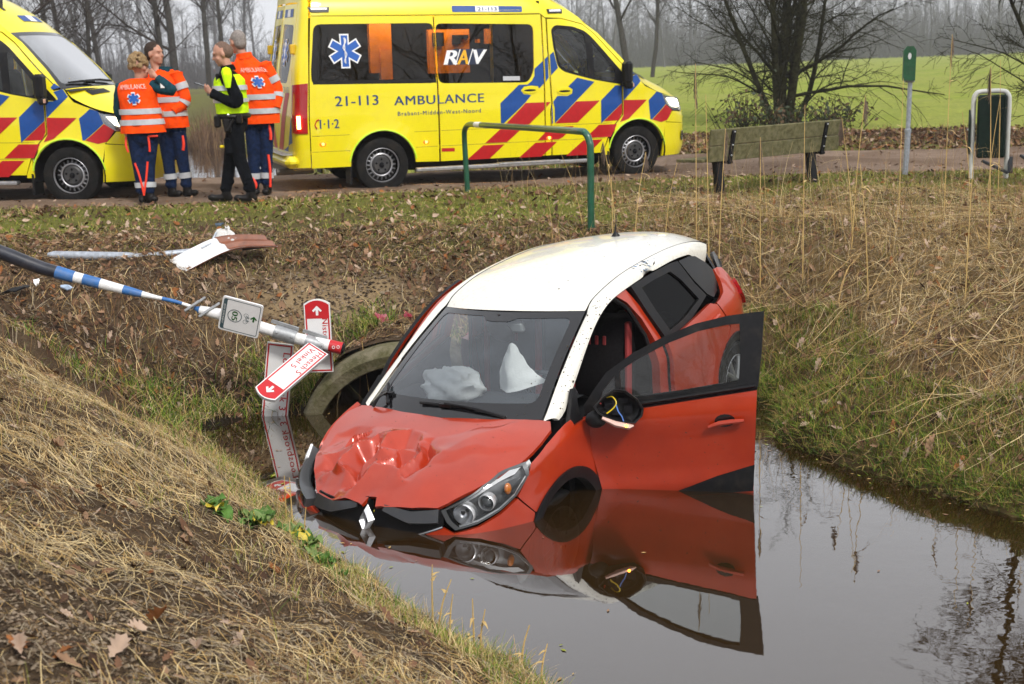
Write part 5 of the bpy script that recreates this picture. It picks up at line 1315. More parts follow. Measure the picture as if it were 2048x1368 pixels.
    mb = MB(); mb.box((-.20, 3.62, 1.93), (.10, .14, .18)); mb.box((-.20, 3.36, 1.90), (.06, .10, .08)); mb.box((-.20, 3.30, 1.96), (.05, .22, .05)); put("equipment", mb, MAT_CABIN, oc, smooth=False)
    mb = MB(); mb.box((-.05, 2.85, 1.96), (.10, .07, .20)); mb.box((-.05, 3.0, 1.90), (.10, .04, .05)); put("orange_cabinet", mb, MAT_ORANGE_IN, root, smooth=False)
    mb = MB(); mb.box((-.45, 4.0, 2.32), (.12, 2.2, .03)); put("cabin_fill", mb, MAT_FILLWARM, root, smooth=False)  # unseen warm strip, added to brighten the orange cabinets
    mb = MB()
    for sx in (-.48, .48): mb.rbox((sx, 2.05, .95), (.52, .5, .16), .05); mb.rbox((sx, 2.26, 1.32), (.48, .14, .64), .05, rotm('X', -.15)); mb.rbox((sx, 2.32, 1.74), (.26, .10, .2), .04)
    put("cab_seat", mb, MAT_CABIN, root)
    mb = MB(); mb.rbox((0, 1.18, 1.16), (1.7, .55, .40), .08); mb.rbox((-.25, 1.52, 1.40), (.16, .05, .22), .015); put("cab_dashboard", mb, MAT_CABIN, root)
    a = np.linspace(0, 2 * math.pi, 24, endpoint=False); mb = MB(); mb.tube(np.array([.48, 1.55, 1.40]) + (np.c_[np.cos(a), np.sin(a), 0 * a] * .19) @ rotm('X', rad(-50)).T, .016, 7, closed=True); put("steering_wheel", mb, MAT_BLACK, root)
    mb = MB(); mb.rbox((-.05, 1.80, 2.0), (.20, .05, .08), .02); mb.rbox((-.40, 1.86, 2.02), (.42, .20, .03), .01, rotm('X', .6)); put("sun_visor", mb, MAT_CABIN, root)
    # wheels: black steel with a pale ring of slots
    for sg in (-1, 1):
        for cy in (1.0, 4.665):
            c = (sg * .845, cy, .352); Rm = rotm('Y', rad(90) * sg); R0, W, rim = .352, .225, .225
            wr = put("wheel", MB().lathe([(.001, .045), (.10, .05), (.13, .02), (.17, .0), (.20, -.03), (rim, -.04)], 28, Rm, c), M("steel_wheel", (.05, .05, .052), .5, metal=.3, dirt=(.10, .08, .06), dscale=9, damt=.5) if "steel_wheel" not in bpy.data.materials else bpy.data.materials["steel_wheel"], root)
            mb = MB(); mb.lathe([(rim * .98, -W * .5), (R0 * .9, -W * .5), (R0 * .975, -W * .44), (R0, -W * .32), (R0, W * .32), (R0 * .975, W * .44), (R0 * .9, W * .5), (rim * 1.05, W * .47), (rim * .97, W * .36)], 44, Rm, c)
            put("tyre", mb, MAT_RUBBER, wr)
            mb = MB(); mb.lathe([(rim * .99, W * .40), (rim * .96, W * .42), (rim * .93, W * .30)], 40, Rm, c); mb.lathe([(.130, .035), (.140, .042), (.152, .036), (.158, .02)], 40, Rm, c)
            for k in range(20):
                a = k * math.pi / 10; p0 = Rm @ np.array([math.cos(a) * .155, math.sin(a) * .155, .024]); p1 = Rm @ np.array([math.cos(a) * .195, math.sin(a) * .195, .004]); mb.tube([p0 + np.array(c), p1 + np.array(c)], .011, 5)
            put("rim", mb, M("rim_grey", (.40, .40, .42), .4, metal=.6, dirt=(.12, .10, .08), dscale=10, damt=.5) if "rim_grey" not in bpy.data.materials else bpy.data.materials["rim_grey"], wr)
            mb = MB()
            for k in range(5):
                a = k * math.pi * .4; mb.ball(Rm @ np.array([math.cos(a) * .075, math.sin(a) * .075, .052]) + np.array(c), .014, 6)
            mb.ball(Rm @ np.array([0, 0, .05]) + np.array(c), .035, 8); put("wheel_hub", mb, MAT_DARK, wr)
    if not marks:
        mb = MB(); P = BR[2, 4]; mb.tube([P + [0, .03, .0], P + [0, .06, .05], P + [0, .02, .45]], [.03, .02, .005], 6); put("aerial", mb, MAT_BLACK, root)
    return root
AMB_A = build_ambulance((2.4419, 19.1461, -.0322), (1.930350, .009878, -.021665), "yellow ambulance numbered 21-113 standing behind the green hoop rail with its tail lamps lit", True)
AMB_B = build_ambulance((-4.3341, 16.7338, .0443), (1.504475, .027318, -.006669), "yellow ambulance cut off by the left edge of the photo, windscreen and headlamp in view", False)
# ------------------------------------------------------------------ culvert mouth
MAT_CONC = M("mossy_concrete", (.20, .175, .12), .9, spec=.1, col2=(.085, .082, .030), vscale=6, bump=.6, bscale=40, dirt=(.03, .03, .018), dscale=3, damt=.7)
def ring_pipe(name, c, axis_, R0, R1, depth, mat, **kw):
    x, y, w = frame_from(axis_); Rm = np.array([x, y, w]).T
    mb = MB(); mb.lathe([(R1, depth), (R1 - .01, .02), (R1, 0), (R0 - .03, -.02), (R0, .01), (R0 + .03, .08), (R0 + .05, depth)], 56, Rm, c)
    return put(name, mb, mat, **kw)
cul = ring_pipe("culvert_pipe", (-.88, 9.66, -1.45), (.03, .999, .01), .85, .735, 1.2, MAT_CONC, label="mossy round concrete culvert mouth at the water's edge behind the car", cat="culvert")
mb = MB(); x, y, w = frame_from((.03, .999, .01)); Rm = np.array([x, y, w]).T; mb.lathe([(.001, 1.15), (.72, 1.15)], 30, Rm, (-.88, 9.66, -1.45)); put("pipe_dark", mb, MAT_DARK, cul)  # black disc stands in for the darkness deeper in the pipe

# ------------------------------------------------------------------ flat plates (signs)
def flat(mb, poly, O, ex, ey, off=0.0, thick=0.0, m=0, bev=0.0):
    """a plate with outline poly (local x, y); its face lies off along the normal ex x ey"""
    O, ex, ey = (np.asarray(v, float) for v in (O, ex, ey)); n = np.cross(ex, ey); n /= np.linalg.norm(n)
    p = np.asarray(poly, float); k = len(p)
    top = O + p[:, :1] * ex + p[:, 1:] * ey + n * off
    if thick == 0:
        v, e, f, *_ = delaunay_2d_cdt([Vector(q) for q in p], [(i, (i + 1) % k) for i in range(k)], [], 1, 1e-7)
        f = [t for t in f]; vv = np.array([(q[0], q[1]) for q in v])
        F = []
        for t in f:
            a = np.cross(vv[t[1]] - vv[t[0]], vv[t[2]] - vv[t[0]]); F.append(t if a > 0 else t[::-1])
        return mb.add(O + vv[:, :1] * ex + vv[:, 1:] * ey + n * off, F, m)
    bot = top - n * thick
    a2 = np.sum(p[:, 0] * np.roll(p[:, 1], -1) - np.roll(p[:, 0], -1) * p[:, 1])
    F = [tuple(range(k)), tuple(range(k, 2 * k))[::-1]] + [(i, k + i, k + (i + 1) % k, (i + 1) % k) for i in range(k)]
    if a2 < 0: F = [f[::-1] for f in F]
    return mb.add(np.vstack([top, bot]), F, m)
def ringpoly(mb, outer, inner, O, ex, ey, off, m=0):
    O, ex, ey = (np.asarray(v, float) for v in (O, ex, ey)); n = np.cross(ex, ey); n /= np.linalg.norm(n)
    a, b = np.asarray(outer, float), np.asarray(inner, float); k = len(a)
    V = np.vstack([a, b]); mb.add(O + V[:, :1] * ex + V[:, 1:] * ey + n * off, [(i, (i + 1) % k, k + (i + 1) % k, k + i) for i in range(k)], m)
def flatwords(mb, txt, O, ex, ey, off, x0, y0, x1, h, **kw):
    O, ex, ey = (np.asarray(v, float) for v in (O, ex, ey)); n = np.cross(ex, ey); n /= np.linalg.norm(n)
    words(mb, txt, lambda q: O + q[:, :1] * ex + q[:, 1:] * ey + n * off, x0, y0, x1, h, **kw)
def unit(v): v = np.asarray(v, float); return v / np.linalg.norm(v)

MAT_SIGNWHITE = M("sign_white", (.78, .78, .78), .35, var=.03, vscale=9, coat=.3, dirt=(.30, .28, .22), dscale=9, damt=.22)
MAT_SIGNRED = M("sign_red", (.50, .012, .018), .4, var=.08, vscale=14, dirt=(.2, .06, .05), dscale=8, damt=.2)
MAT_SLATE = M("sign_slate", (.045, .085, .10), .45)
MAT_SIGNGREEN = M("sign_green", (.006, .10, .012), .45)
MAT_ALUGREY = M("bracket_grey", (.36, .37, .38), .45, metal=.55, var=.15, vscale=20, dirt=(.12, .12, .1), dscale=14, damt=.4)
MAT_GALV = M("galvanised_steel", (.40, .43, .48), .5, metal=.4, var=.22, vscale=26)
MAT_POLEWHITE = M("pole_white", (.76, .76, .76), .4, dirt=(.22, .2, .14), dscale=12, damt=.5)
MAT_POLEDARK = M("pole_dark", (.016, .018, .028), .35, var=.3, vscale=12, coat=.25, dirt=(.10, .07, .05), dscale=6, damt=.35)
MAT_TAPEBLUE = M("tape_blue", (.035, .14, .38), .45, var=.15, vscale=14, dirt=(.22, .22, .20), dscale=9, damt=.45)

# ------------------------------------------------------------------ knocked-over fingerpost
sp = empty("fallen_signpost", (-2.2, 9.6, -.25), None, "knocked over white cycle signpost with red tip, hanging from the bank over the water", "signpost")
SO = np.array([-2.2, 9.6, -.25])
def rel(p): return np.asarray(p, float) - SO
PP = np.array([(-4.45, 9.62, .52), (-3.932, 9.6, .333), (-3.588, 9.6, .181), (-3.35, 9.6, .099), (-3.24, 9.6, .066), (-3.091, 9.6, .019), (-2.898, 9.6, -.039), (-2.757, 9.6, -.08), (-2.57, 9.6, -.13), (-2.45, 9.6, -.175), (-2.385, 9.6, -.204), (-2.234, 9.59, -.241), (-1.898, 9.57, -.36), (-1.634, 9.55, -.45), (-1.40, 9.53, -.507), (-1.292, 9.52, -.535)])
mb = MB(); PT = PP[2] * .42 + PP[3] * .58; mb.tube(rel(spline(np.vstack([PP[:3], PT]), 12)), np.linspace(.060, .048, 12), 16); put("pole", mb, MAT_POLEDARK, sp)
mb = MB(); PU = PP[3] * .7 + PP[4] * .3; mb.tube(rel(spline([PT, PP[3], PU], 9)), np.linspace(.050, .045, 9), 14); put("tape", mb, MAT_TAPEBLUE, sp)
stripe = spline(np.vstack([PU, PP[4:11]]), 40); rad_ = np.interp(np.linspace(0, 1, 40), [0, .25, .45, .62, .8, .93, 1], [.044, .043, .032, .016, .013, .018, .030])
for k in range(8):
    a, b = k * 5, min(k * 5 + 6, 40)
    mb = MB(); mb.tube(rel(stripe[a:b]), rad_[a:b] * (1.0 if k % 2 else .99), 12); put("striped_band", mb, MAT_TAPEBLUE if k % 2 else MAT_POLEWHITE, sp)
mb = MB(); mb.tube(rel(PP[10:15]), [.034, .045, .045, .045, .045], 18); put("pole", mb, MAT_POLEWHITE, sp)
mb = MB(); mb.tube(rel(np.array([PP[14], PP[14] + (PP[15] - PP[14]) * .9])), .0475, 18); cap = put("red_cap", mb, MAT_SIGNRED, sp)
mb = MB(); d = unit(PP[15] - PP[14]); mb.tube(rel(np.array([PP[15] - d * .012, PP[15] + d * .006])), [.046, .034], 18); put("end_plug", mb, MAT_BLACK, cap)
mb = MB(); cc = rel(PP[14] + (PP[15] - PP[14]) * .5) + np.array([0, -.047, .012]); ex, ey = d, unit(np.cross([0, -1, 0.1], d)) * -1
for kx, kz in ((-.016, -.006), (.016, .004)): ringpoly(mb, [(kx + .012 * math.cos(a), kz + .012 * math.sin(a)) for a in np.linspace(0, 6.28, 14, endpoint=False)], [(kx + .008 * math.cos(a), kz + .008 * math.sin(a)) for a in np.linspace(0, 6.28, 14, endpoint=False)], cc, np.array([1, 0, -.3]), np.array([.3, .0, 1]), .002)
put("bicycle_mark", mb, MAT_WHITE, cap, smooth=False)
pd = unit(PP[13] - PP[12])
for q, L in ((PP[12] + pd * .17, .17), (PP[13] + pd * .13, .15)):
    x, y, w = frame_from(pd); Rm = np.array([x, y, w]).T
    mb = MB(); mb.lathe([(.046, -L / 2), (.056, -L / 2), (.056, L / 2), (.046, L / 2)], 20, Rm, rel(q)); mb.rbox(rel(q) + np.array([0, .02, .072]) , (L * 1.3, .012, .030), .004, np.array([pd, [0, 1, 0], np.cross(pd, [0, 1, 0])]).T)
    for sx in (-.35, .35): mb.ball(rel(q + pd * L * sx) + np.array([0, -.056, .01]), .009, 6)
    put("clamp", mb, MAT_ALUGREY, sp)
for q in (PP[9] + np.array([.02, 0, 0]), PP[10] + np.array([.06, 0, -.02])):
    mb = MB(); mb.rbox(rel(q) + np.array([.03, -.02, .03]), (.16, .035, .018), .005, rotm('Y', -.55) @ rotm('Z', .3)); mb.rbox(rel(q) + np.array([.0, -.05, .015]), (.14, .02, .02), .005, rotm('Y', -.55) @ rotm('Z', .3)); put("bent_bracket", mb, MAT_ALUGREY, sp)

def arrow(mb, O, ex, ey, off, c, s):
    """a stubby arrow pointing to -x"""
    pts = np.array([(-.5, 0), (.0, .50), (.16, .36), (-.08, .13), (.5, .13), (.5, -.13), (-.08, -.13), (.16, -.36), (0, -.5)]) * s
    flat(mb, [(c[0] + p[0], c[1] + p[1]) for p in pts[::-1]], O, ex, ey, off)
# node sign 05: its top points along the pole
O = rel((-2.052, 9.475, -.2505)); ey = unit((.30, -.0, -.092)); ex = unit((-.092, .10, -.29)); w_, h_ = .148, .156
ey = ey - ex * (ey @ ex); ey = unit(ey)
board = smooth_poly([(-w_, -h_), (w_, -h_), (w_, h_), (-w_, h_)], .025)
mb = MB(); flat(mb, board, O, ex, ey, 0, .014); ns = put("node_sign", mb, MAT_SIGNWHITE, sp, smooth=False)
mb = MB(); i1 = smooth_poly([(-w_ + .014, -h_ + .012), (w_ - .014, -h_ + .012), (w_ - .014, h_ - .014), (-w_ + .014, h_ - .014)], .016); i2 = smooth_poly([(-w_ + .019, -h_ + .040), (w_ - .019, -h_ + .040), (w_ - .019, h_ - .019), (-w_ + .019, h_ - .019)], .012)
ringpoly(mb, i1, i2, O, ex, ey, .0012); put("sign_border", mb, MAT_SLATE, ns, smooth=False)
mb = MB(); flatwords(mb, "BEZOEK NOORD-BRABANT", O, ex, ey, .0026, -.085, -h_ + .020, .085, .013, bold=0); put("lettering", mb, MAT_SIGNWHITE, ns, smooth=False)
mb = MB(); cq_ = [(.055 * math.cos(a), .055 * math.sin(a) - .045) for a in np.linspace(0, 6.2832, 32, endpoint=False)]; ringpoly(mb, cq_, [(p[0] * .9, (p[1] + .045) * .9 - .045) for p in cq_], O, ex, ey, .0014); put("node_circle", mb, MAT_SLATE, ns, smooth=False)
mb = MB(); flatwords(mb, "05", O, ex, ey, .0014, -.040, -.066, .040, .043, bold=.02); put("lettering", mb, MAT_SIGNGREEN, ns, smooth=False)
mb = MB()
for kx in (-.028, .028): ringpoly(mb, [(kx + .018 * math.cos(a), .040 + .018 * math.sin(a)) for a in np.linspace(0, 6.28, 16, endpoint=False)], [(kx + .0155 * math.cos(a), .040 + .0155 * math.sin(a)) for a in np.linspace(0, 6.28, 16, endpoint=False)], O, ex, ey, .0014)
n_ = np.cross(ex, ey)
for a, b in (((-.028, .04), (-.014, .062)), ((-.014, .062), (.016, .060)), ((.016, .06), (.028, .04)), ((-.014, .062), (.0, .04)), ((.0, .04), (.016, .06)), ((-.028, .04), (0, .04)), ((.016, .06), (.013, .070)), ((-.014, .062), (-.017, .068))):
    mb.tube([O + ex * a[0] + ey * a[1] + n_ * .0016, O + ex * b[0] + ey * b[1] + n_ * .0016], .0012, 4)
put("bicycle_mark", mb, MAT_SLATE, ns, smooth=False)
mb = MB(); arrow(mb, O, ex, ey, .0014, (-.012, .100), .052); put("arrow_mark", mb, MAT_SIGNGREEN, ns, smooth=False)

def finger(O, ex, ey, L, w, lines, tip=-1, size=.042, label=None, tx0=None):
    """a direction arm: ex is the reading direction, tip at -x (tip=-1) or +x"""
    O, ex, ey = np.asarray(O, float), unit(ex), unit(np.asarray(ey, float) - unit(ex) * (np.asarray(ey, float) @ unit(ex)))
    h = w / 2; t = np.linspace(-1, 1, 9)
    out = [(tip * (L + .035 * (1 - k * k)), tip * h * k) for k in t] + [(0, tip * h), (0, -tip * h)]
    out = [(a, b) for a, b in out]
    if np.sum(np.array(out)[:, 0] * np.roll(np.array(out)[:, 1], -1) - np.roll(np.array(out)[:, 0], -1) * np.array(out)[:, 1]) < 0: out = out[::-1]
    mb = MB(); flat(mb, out, O, ex, ey, 0, .028); arm = put("direction_arm", mb, MAT_SIGNWHITE, sp, smooth=False)
    if label: arm["label"] = label
    b = .008; c = .020
    def inset(k): return [(tip * (L - k + .035 * (1 - q * q)), tip * (h - k) * q) for q in t] + [(tip * k, tip * (h - k)), (tip * k, -tip * (h - k))]
    mb = MB(); a1, a2 = inset(b), inset(c)
    a2 = [(np.clip(p[0], -(L - .115), L - .115) if i < 9 else p[0], p[1]) for i, p in enumerate(a2)]
    if tip < 0 or True:
        ringpoly(mb, a1, a2, O, ex, ey, .0012)
    mesh = put("red_border", mb, MAT_SIGNRED, arm, smooth=False)
    mb = MB()
    pts = np.array([(-.5, 0), (.0, .50), (.16, .36), (-.08, .13), (.5, .13), (.5, -.13), (-.08, -.13), (.16, -.36), (0, -.5)]) * .075
    pl = [(tip * (L - .055) - tip * p[0] * -1 * -1, p[1]) for p in pts]
    pl = [(tip * (L - .052) + (p[0] if tip < 0 else -p[0]), p[1]) for p in pts]
    if np.sum(np.array(pl)[:, 0] * np.roll(np.array(pl)[:, 1], -1) - np.roll(np.array(pl)[:, 0], -1) * np.array(pl)[:, 1]) < 0: pl = pl[::-1]
    flat(mb, pl, O, ex, ey, .0022); put("arrow_mark", mb, MAT_SIGNWHITE, arm, smooth=False)
    for txt, x0, y0, x1 in lines:
        mb = MB(); flatwords(mb, txt, O, ex, ey, .0014, x0, y0, x1, size, bold=.012, space=1.1); put("lettering", mb, MAT_SIGNRED, arm, smooth=False)
    return arm
# upright arm behind the pole, tip up
finger(rel((-1.498, 9.62, -.735)), (-.012, 0, -1), (1, 0, -.045), .54, .20, [("Nistelrode", -.425, .036, -.115)], tip=-1, label="upright white arm reading Nistelrode, tip up, behind the pole")
# arm pointing at the photographer's left, tip towards the viewer
finger(rel((-1.475, 9.46, -.508)), (-.50, -.62, -.335), (.19, -.02, -.055), .60, .19, [("Heesch 5", .035, .026, .30), ("Vinkel 5", .035, -.044, .275)], tip=1, size=.046, label="white arm reading Heesch 5 and Vinkel 5, tip pointing down left")
# arm hanging down into the water
finger(rel((-1.80, 9.66, -.505)), (-.16, .02, -1), (1, 0, -.16), .92, .205, [("Loosbroek 3", .07, .030, .535)], tip=1, size=.052, label="white arm reading Loosbroek 3, hanging down into the water")

# ------------------------------------------------------------------ grey post torn out, with a bent board
gp = empty("fallen_post", (-3.3, 11.3, .02), None, "grey galvanised steel post lying on the bank", "post")
GO = np.array([-3.3, 11.3, .02])
mb = MB(); mb.tube(np.array([(-4.10, 11.25, .050), (-4.04, 11.25, .045), (-3.40, 11.22, .012)]) - GO, [.020, .038, .040], 12); mb.tube(np.array([(-3.40, 11.22, .012), (-3.28, 11.22, .006), (-2.75, 11.35, .020), (-2.20, 11.55, .035)]) - GO, [.040, .030, .030, .030], 12)
put("tube", mb, MAT_GALV, gp)
mb = MB(); mb.tube(np.array([(-2.42, 11.47, .026), (-2.22, 11.54, .034)]) - GO, .036, 12); mb.rbox(np.array([-2.28, 11.48, .03]) - GO, (.10, .05, .05), .01); put("clamp", mb, MAT_POLEDARK, gp)
# the bent board: a sheet folded over the post
bs = empty("bent_sign", (-2.608, 11.34, .060), None, "bent white board with a rust brown back, lying on the grey post", "sign")
BO = np.array([-2.7, 11.8, 0.0])
prof = spline([(-3.06, 11.62, -.155), (-2.86, 11.66, -.06), (-2.66, 11.70, .022), (-2.50, 11.74, .045), (-2.35, 11.76, .040), (-2.22, 11.78, .030)], 22)
rows = np.array([prof + np.array([.085, -.05, -.055]) * k + np.array([0, 0, .012 * math.sin(k * 7)]) for k in np.linspace(-.9, .9, 7)]) - BO
mb = MB(); mb.grid(rows, flip=True); mb.grid(rows - [0, -.006, .010], m=1)
E_ = np.concatenate([rows[0], rows[-1][::-1]]); mb.grid(np.stack([E_, E_ - [0, -.006, .010]]), m=1)
MAT_RUSTB = M("board_brown", (.20, .065, .03), .5, var=.25, vscale=14)
put("board", mb, [MAT_SIGNWHITE, MAT_RUSTB], bs)
rows = np.array([prof[9:] + np.array([.085, -.05, -.055]) * k + np.array([0, -.002, .004 + .012 * math.sin(k * 7)]) for k in np.linspace(-.9, .9, 7)]) - BO
mb = MB(); mb.grid(rows, flip=True); put("brown_face", mb, MAT_RUSTB, bs)
cr = np.random.default_rng(5); gx_ = np.linspace(0, 1, 9)
C0, C1, C2, C3 = np.array([-2.80, 11.70, -.01]), np.array([-2.50, 11.74, .05]), np.array([-2.60, 11.84, .17]), np.array([-2.70, 11.84, .145])
P = np.array([[(C0 * (1 - u) + C1 * u) * (1 - v) + (C3 * (1 - u) + C2 * u) * v + cr.normal(0, .010, 3) for u in gx_] for v in gx_]) - BO
mb = MB(); mb.grid(P); mb.grid(P + [0, .006, -.004], flip=True); put("torn_sheet", mb, M("torn_white", (.62, .62, .60), .5, var=.15, vscale=20, dirt=(.25, .12, .06), dscale=9, damt=.6), bs)
mb = MB(); mb.tube(np.array([(-2.82, 11.70, .0), (-2.74, 11.72, .03), (-2.70, 11.80, .12)]) - BO, .012, 6); put("bent_bracket", mb, MAT_GALV, bs)

# ------------------------------------------------------------------ green hoop rail
r_ = np.array([(-.479, 15.94, -.25), (-.490, 15.94, .45), (-.492, 15.94, .70), (-.478, 15.90, .80), (-.42, 15.75, .858), (-.30, 15.4, .866), (.30, 13.60, .888), (.70, 12.40, .900), (.776, 12.26, .885), (.812, 12.22, .80), (.818, 12.21, .68), (.806, 12.21, .0), (.804, 12.21, -.55)])
mb = MB(); mb.tube(spline(r_, 60) - r_[0] * [1, 1, 0], .034, 14)
rail = put("hoop_rail", mb, M("rail_green", (.008, .085, .045), .32, var=.2, vscale=10, coat=.5, dirt=(.09, .10, .07), dscale=18, damt=.35)); rail.location = (-.479, 15.94, 0)
tag(rail, "green tubular hoop rail standing on the verge before the ambulance 21-113", "railing")
mb = MB(); q = spline(r_, 60) - r_[0] * [1, 1, 0]; mb.tube(q[24:26], .0352, 14); put("white_mark", mb, MAT_WHITE, rail)

# ------------------------------------------------------------------ bench, seen from behind
bA, bB = np.array([2.354, 14.6, .0]), np.array([4.225, 15.9, .0]); ax = unit(bB - bA); nb = np.array([-ax[1], ax[0], 0]); BL = np.linalg.norm(bB - bA)
bench = empty("park_bench", (bA + bB) / 2, None, "weathered wooden bench with black legs, its back to the ditch", "bench"); Bc = (bA + bB) / 2
MAT_WOOD = M("weathered_wood", (.18, .165, .088), .85, spec=.1, col2=(.085, .080, .036), vscale=16, bump=.5, bscale=70, dirt=(.17, .16, .12), dscale=12, damt=.4)
MAT_BENCHIRON = M("bench_iron", (.008, .008, .010), .5, spec=.2, var=.2)
RB = np.array([ax, nb, [0, 0, 1]]).T
tilt = RB @ rotm('X', rad(12))
def bl(a, n, z): return ax * a + nb * n + np.array([0, 0, z])
for k, (z0, hh) in enumerate(((.615, .185), (.425, .185))):
    mb = MB(); mb.rbox(bl(0, .08 - (z0 - .4) * .21, z0 + .035), (BL * (.985 - .01 * k), .036, hh), .006, tilt); put("plank", mb, MAT_WOOD, bench)
for k in range(3):
    mb = MB(); mb.rbox(bl(-.02, .20 + .15 * k, .385 - .006 * k), (BL, .135, .036), .006, RB); put("plank", mb, MAT_WOOD, bench)
for a in (-.78, .80):
    mb = MB(); mb.rbox(bl(a, .03, .525), (.062, .018, .40), .004, tilt); mb.rbox(bl(a, .30, .35), (.062, .52, .03), .004, RB); leg = put("support", mb, MAT_BENCHIRON, bench)
    mb = MB(); mb.rbox(bl(a - .11, .13, .13), (.11, .09, .62), .01, RB @ rotm('X', rad(-6))); put("leg", mb, MAT_BENCHIRON, bench)
    for z in (.70, .55, .43):
        mb = MB(); mb.ball(bl(a, .010 - (z - .55) * .21, z), .011, 6); put("bolt", mb, MAT_ALUGREY, leg)

# ------------------------------------------------------------------ dog bag dispenser, litter bin
dp = empty("bag_dispenser", (5.30, 16.83, 0), None, "green bag dispenser on a slim grey post", "dispenser")
mb = MB(); mb.tube([(-.03, 0, -.2), (-.005, 0, .30), (.0, 0, .50)], .038, 12); mb.tube([(0, 0, .50), (.02, 0, 1.55)], .030, 12); mb.lathe([(.031, .48), (.043, .49), (.043, .53), (.031, .54)], 12, None, (0, 0, 0)); put("post", mb, MAT_GALV, dp)
mb = MB(); Rd = rotm('Z', -.15) @ rotm('Y', .015); O = np.array([-.02, -.05, 1.37])
bx = [(-.075, -.21), (.075, -.21), (.078, .17), (.04, .225), (-.04, .225), (-.078, .17)]
flat(mb, bx, O, Rd @ np.array([1, 0, 0.0]), Rd @ np.array([0, 0, 1.0]), .03, .085); hb_ = put("housing", mb, M("dispenser_green", (.012, .095, .035), .5, var=.2, vscale=16, dirt=(.10, .12, .09), dscale=14, damt=.45), dp, smooth=False)
mb = MB(); flat(mb, [(.022 * math.cos(a) - .005, .042 * math.sin(a) + .10) for a in np.linspace(0, 6.28, 14, endpoint=False)], O, Rd @ np.array([1, 0, 0.0]), Rd @ np.array([0, 0, 1.0]), .033); put("slot", mb, MAT_WHITE, hb_, smooth=False)
mb = MB(); mb.rbox((.0, .0, 1.15), (.12, .08, .03), .006); put("clamp", mb, MAT_ALUGREY, dp)

lb = empty("litter_bin", (6.03, 15.9, 0), None, "dark green litter bin hung in a white tube frame", "litter bin")
yaw = rotm('Z', -.30)
fr = np.array([(-.205, 0, -.2), (-.205, 0, .5), (-.205, 0, .88), (-.185, 0, .975), (-.12, 0, 1.01), (.12, 0, 1.01), (.185, 0, .975), (.205, 0, .88), (.205, 0, .5), (.205, 0, -.2)])
mb = MB(); mb.tube(spline(fr, 50) @ yaw.T, .030, 12); put("tube_frame", mb, M("frame_white", (.74, .74, .70), .4, dirt=(.35, .26, .10), dscale=5, damt=.3), lb)
MAT_BINGREEN = M("bin_green", (.005, .016, .011), .5, spec=.2, var=.2, vscale=20)
mb = MB(); mb.rbox(yaw @ np.array([.01, -.02, .585]), (.335, .15, .77), .02, yaw); mb.rbox(yaw @ np.array([.01, .10, .57]), (.30, .14, .68), .02, yaw); bb = put("body", mb, MAT_BINGREEN, lb)
mb = MB(); pl = [(-.10, .30), (.06, .30), (.06, .84), (.0, .84), (-.10, .70)]
flat(mb, pl, yaw @ np.array([-.235, .02, -.05]), yaw @ np.array([0, 1, 0.0]), yaw @ np.array([0, 0, 1.0]), 0, .02); put("side_plate", mb, MAT_BINGREEN, lb, smooth=False)
mb = MB(); mb.ball(yaw @ np.array([-.262, -.03, .55]), .014, 6); put("bolt", mb, MAT_WHITE, lb)
lid = empty("rack_foot", (6.2, 15.75, 0), None, "black flat steel bars low on the ground beside the litter bin", "bicycle rack")
for a, b in (((-.28, .1, .17), (.0, -.05, .02)), ((.02, -.05, .02), (.08, .1, .20)), ((.20, .1, .22), (.45, -.1, .02))):
    mb = MB(); a, b = np.array(a), np.array(b); c = (a + b) / 2; L = np.linalg.norm(b - a); x = unit(b - a); y = unit(np.cross([0, 0, 1.0], x)); mb.rbox(c, (L, .06, .035), .006, np.array([x, y, np.cross(x, y)]).T); put("bar", mb, M("rack_black", (.02, .022, .026), .5), lid)

# ------------------------------------------------------------------ wreckage scattered on the bank
def shard(name, px, py, sx, sy, mat, seed, lift, label, cat, group=None, rz=0.0):
    r = np.random.default_rng(seed); n = 9
    a = np.linspace(0, 2 * math.pi, n, endpoint=False); rr = r.uniform(.6, 1.1, n)
    V = np.c_[np.cos(a) * rr * sx, np.sin(a) * rr * sy, r.normal(0, .012, n)]; c = np.array([[0, 0, .02]])
    mb = MB(); F = [(i, (i + 1) % n, n) for i in range(n)]; mb.add(np.vstack([V, c]), F); mb.add(np.vstack([V, c]) - [0, 0, .012], [f[::-1] for f in F]); mb.add(np.vstack([V, V - [0, 0, .012]]), [(i, n + i, n + (i + 1) % n, (i + 1) % n) for i in range(n)])
    o = put(name, mb, mat, smooth=False); o.location = (px, py, gz(px, py) + lift); o.rotation_euler = (r.normal(0, .2) + .3, r.normal(0, .2), rz)
    return tag(o, label, cat, group)
MAT_LAMPBIT = M("broken_lamp_red", (.34, .03, .06), .25, coat=.5)
shard("lamp_fragment", -1.09, 10.58, .045, .10, MAT_LAMPBIT, 3, .05, "long broken red lamp fragment on the slope above the culvert", "debris", None, .9)
shard("lamp_fragment", -.88, 10.58, .035, .085, MAT_LAMPBIT, 4, .05, "red lamp fragment right beside the car's open right door", "debris", None, .4)
shard("plastic_fragment", -3.99, 10.6, .03, .06, MAT_SIGNWHITE, 5, .05, "small white plastic scrap under the blue taped pole", "debris", None, .5)
shard("plastic_fragment", -3.71, 10.54, .06, .03, M("pale_blue_plastic", (.36, .46, .60), .4), 6, .05, "pale blue plastic scrap below the striped pole", "debris", None, .1)
shard("bumper_fragment", -4.12, 10.44, .17, .035, MAT_BLACK, 7, .07, "black bumper strip lying below the pole at the left edge", "debris", None, -.25)
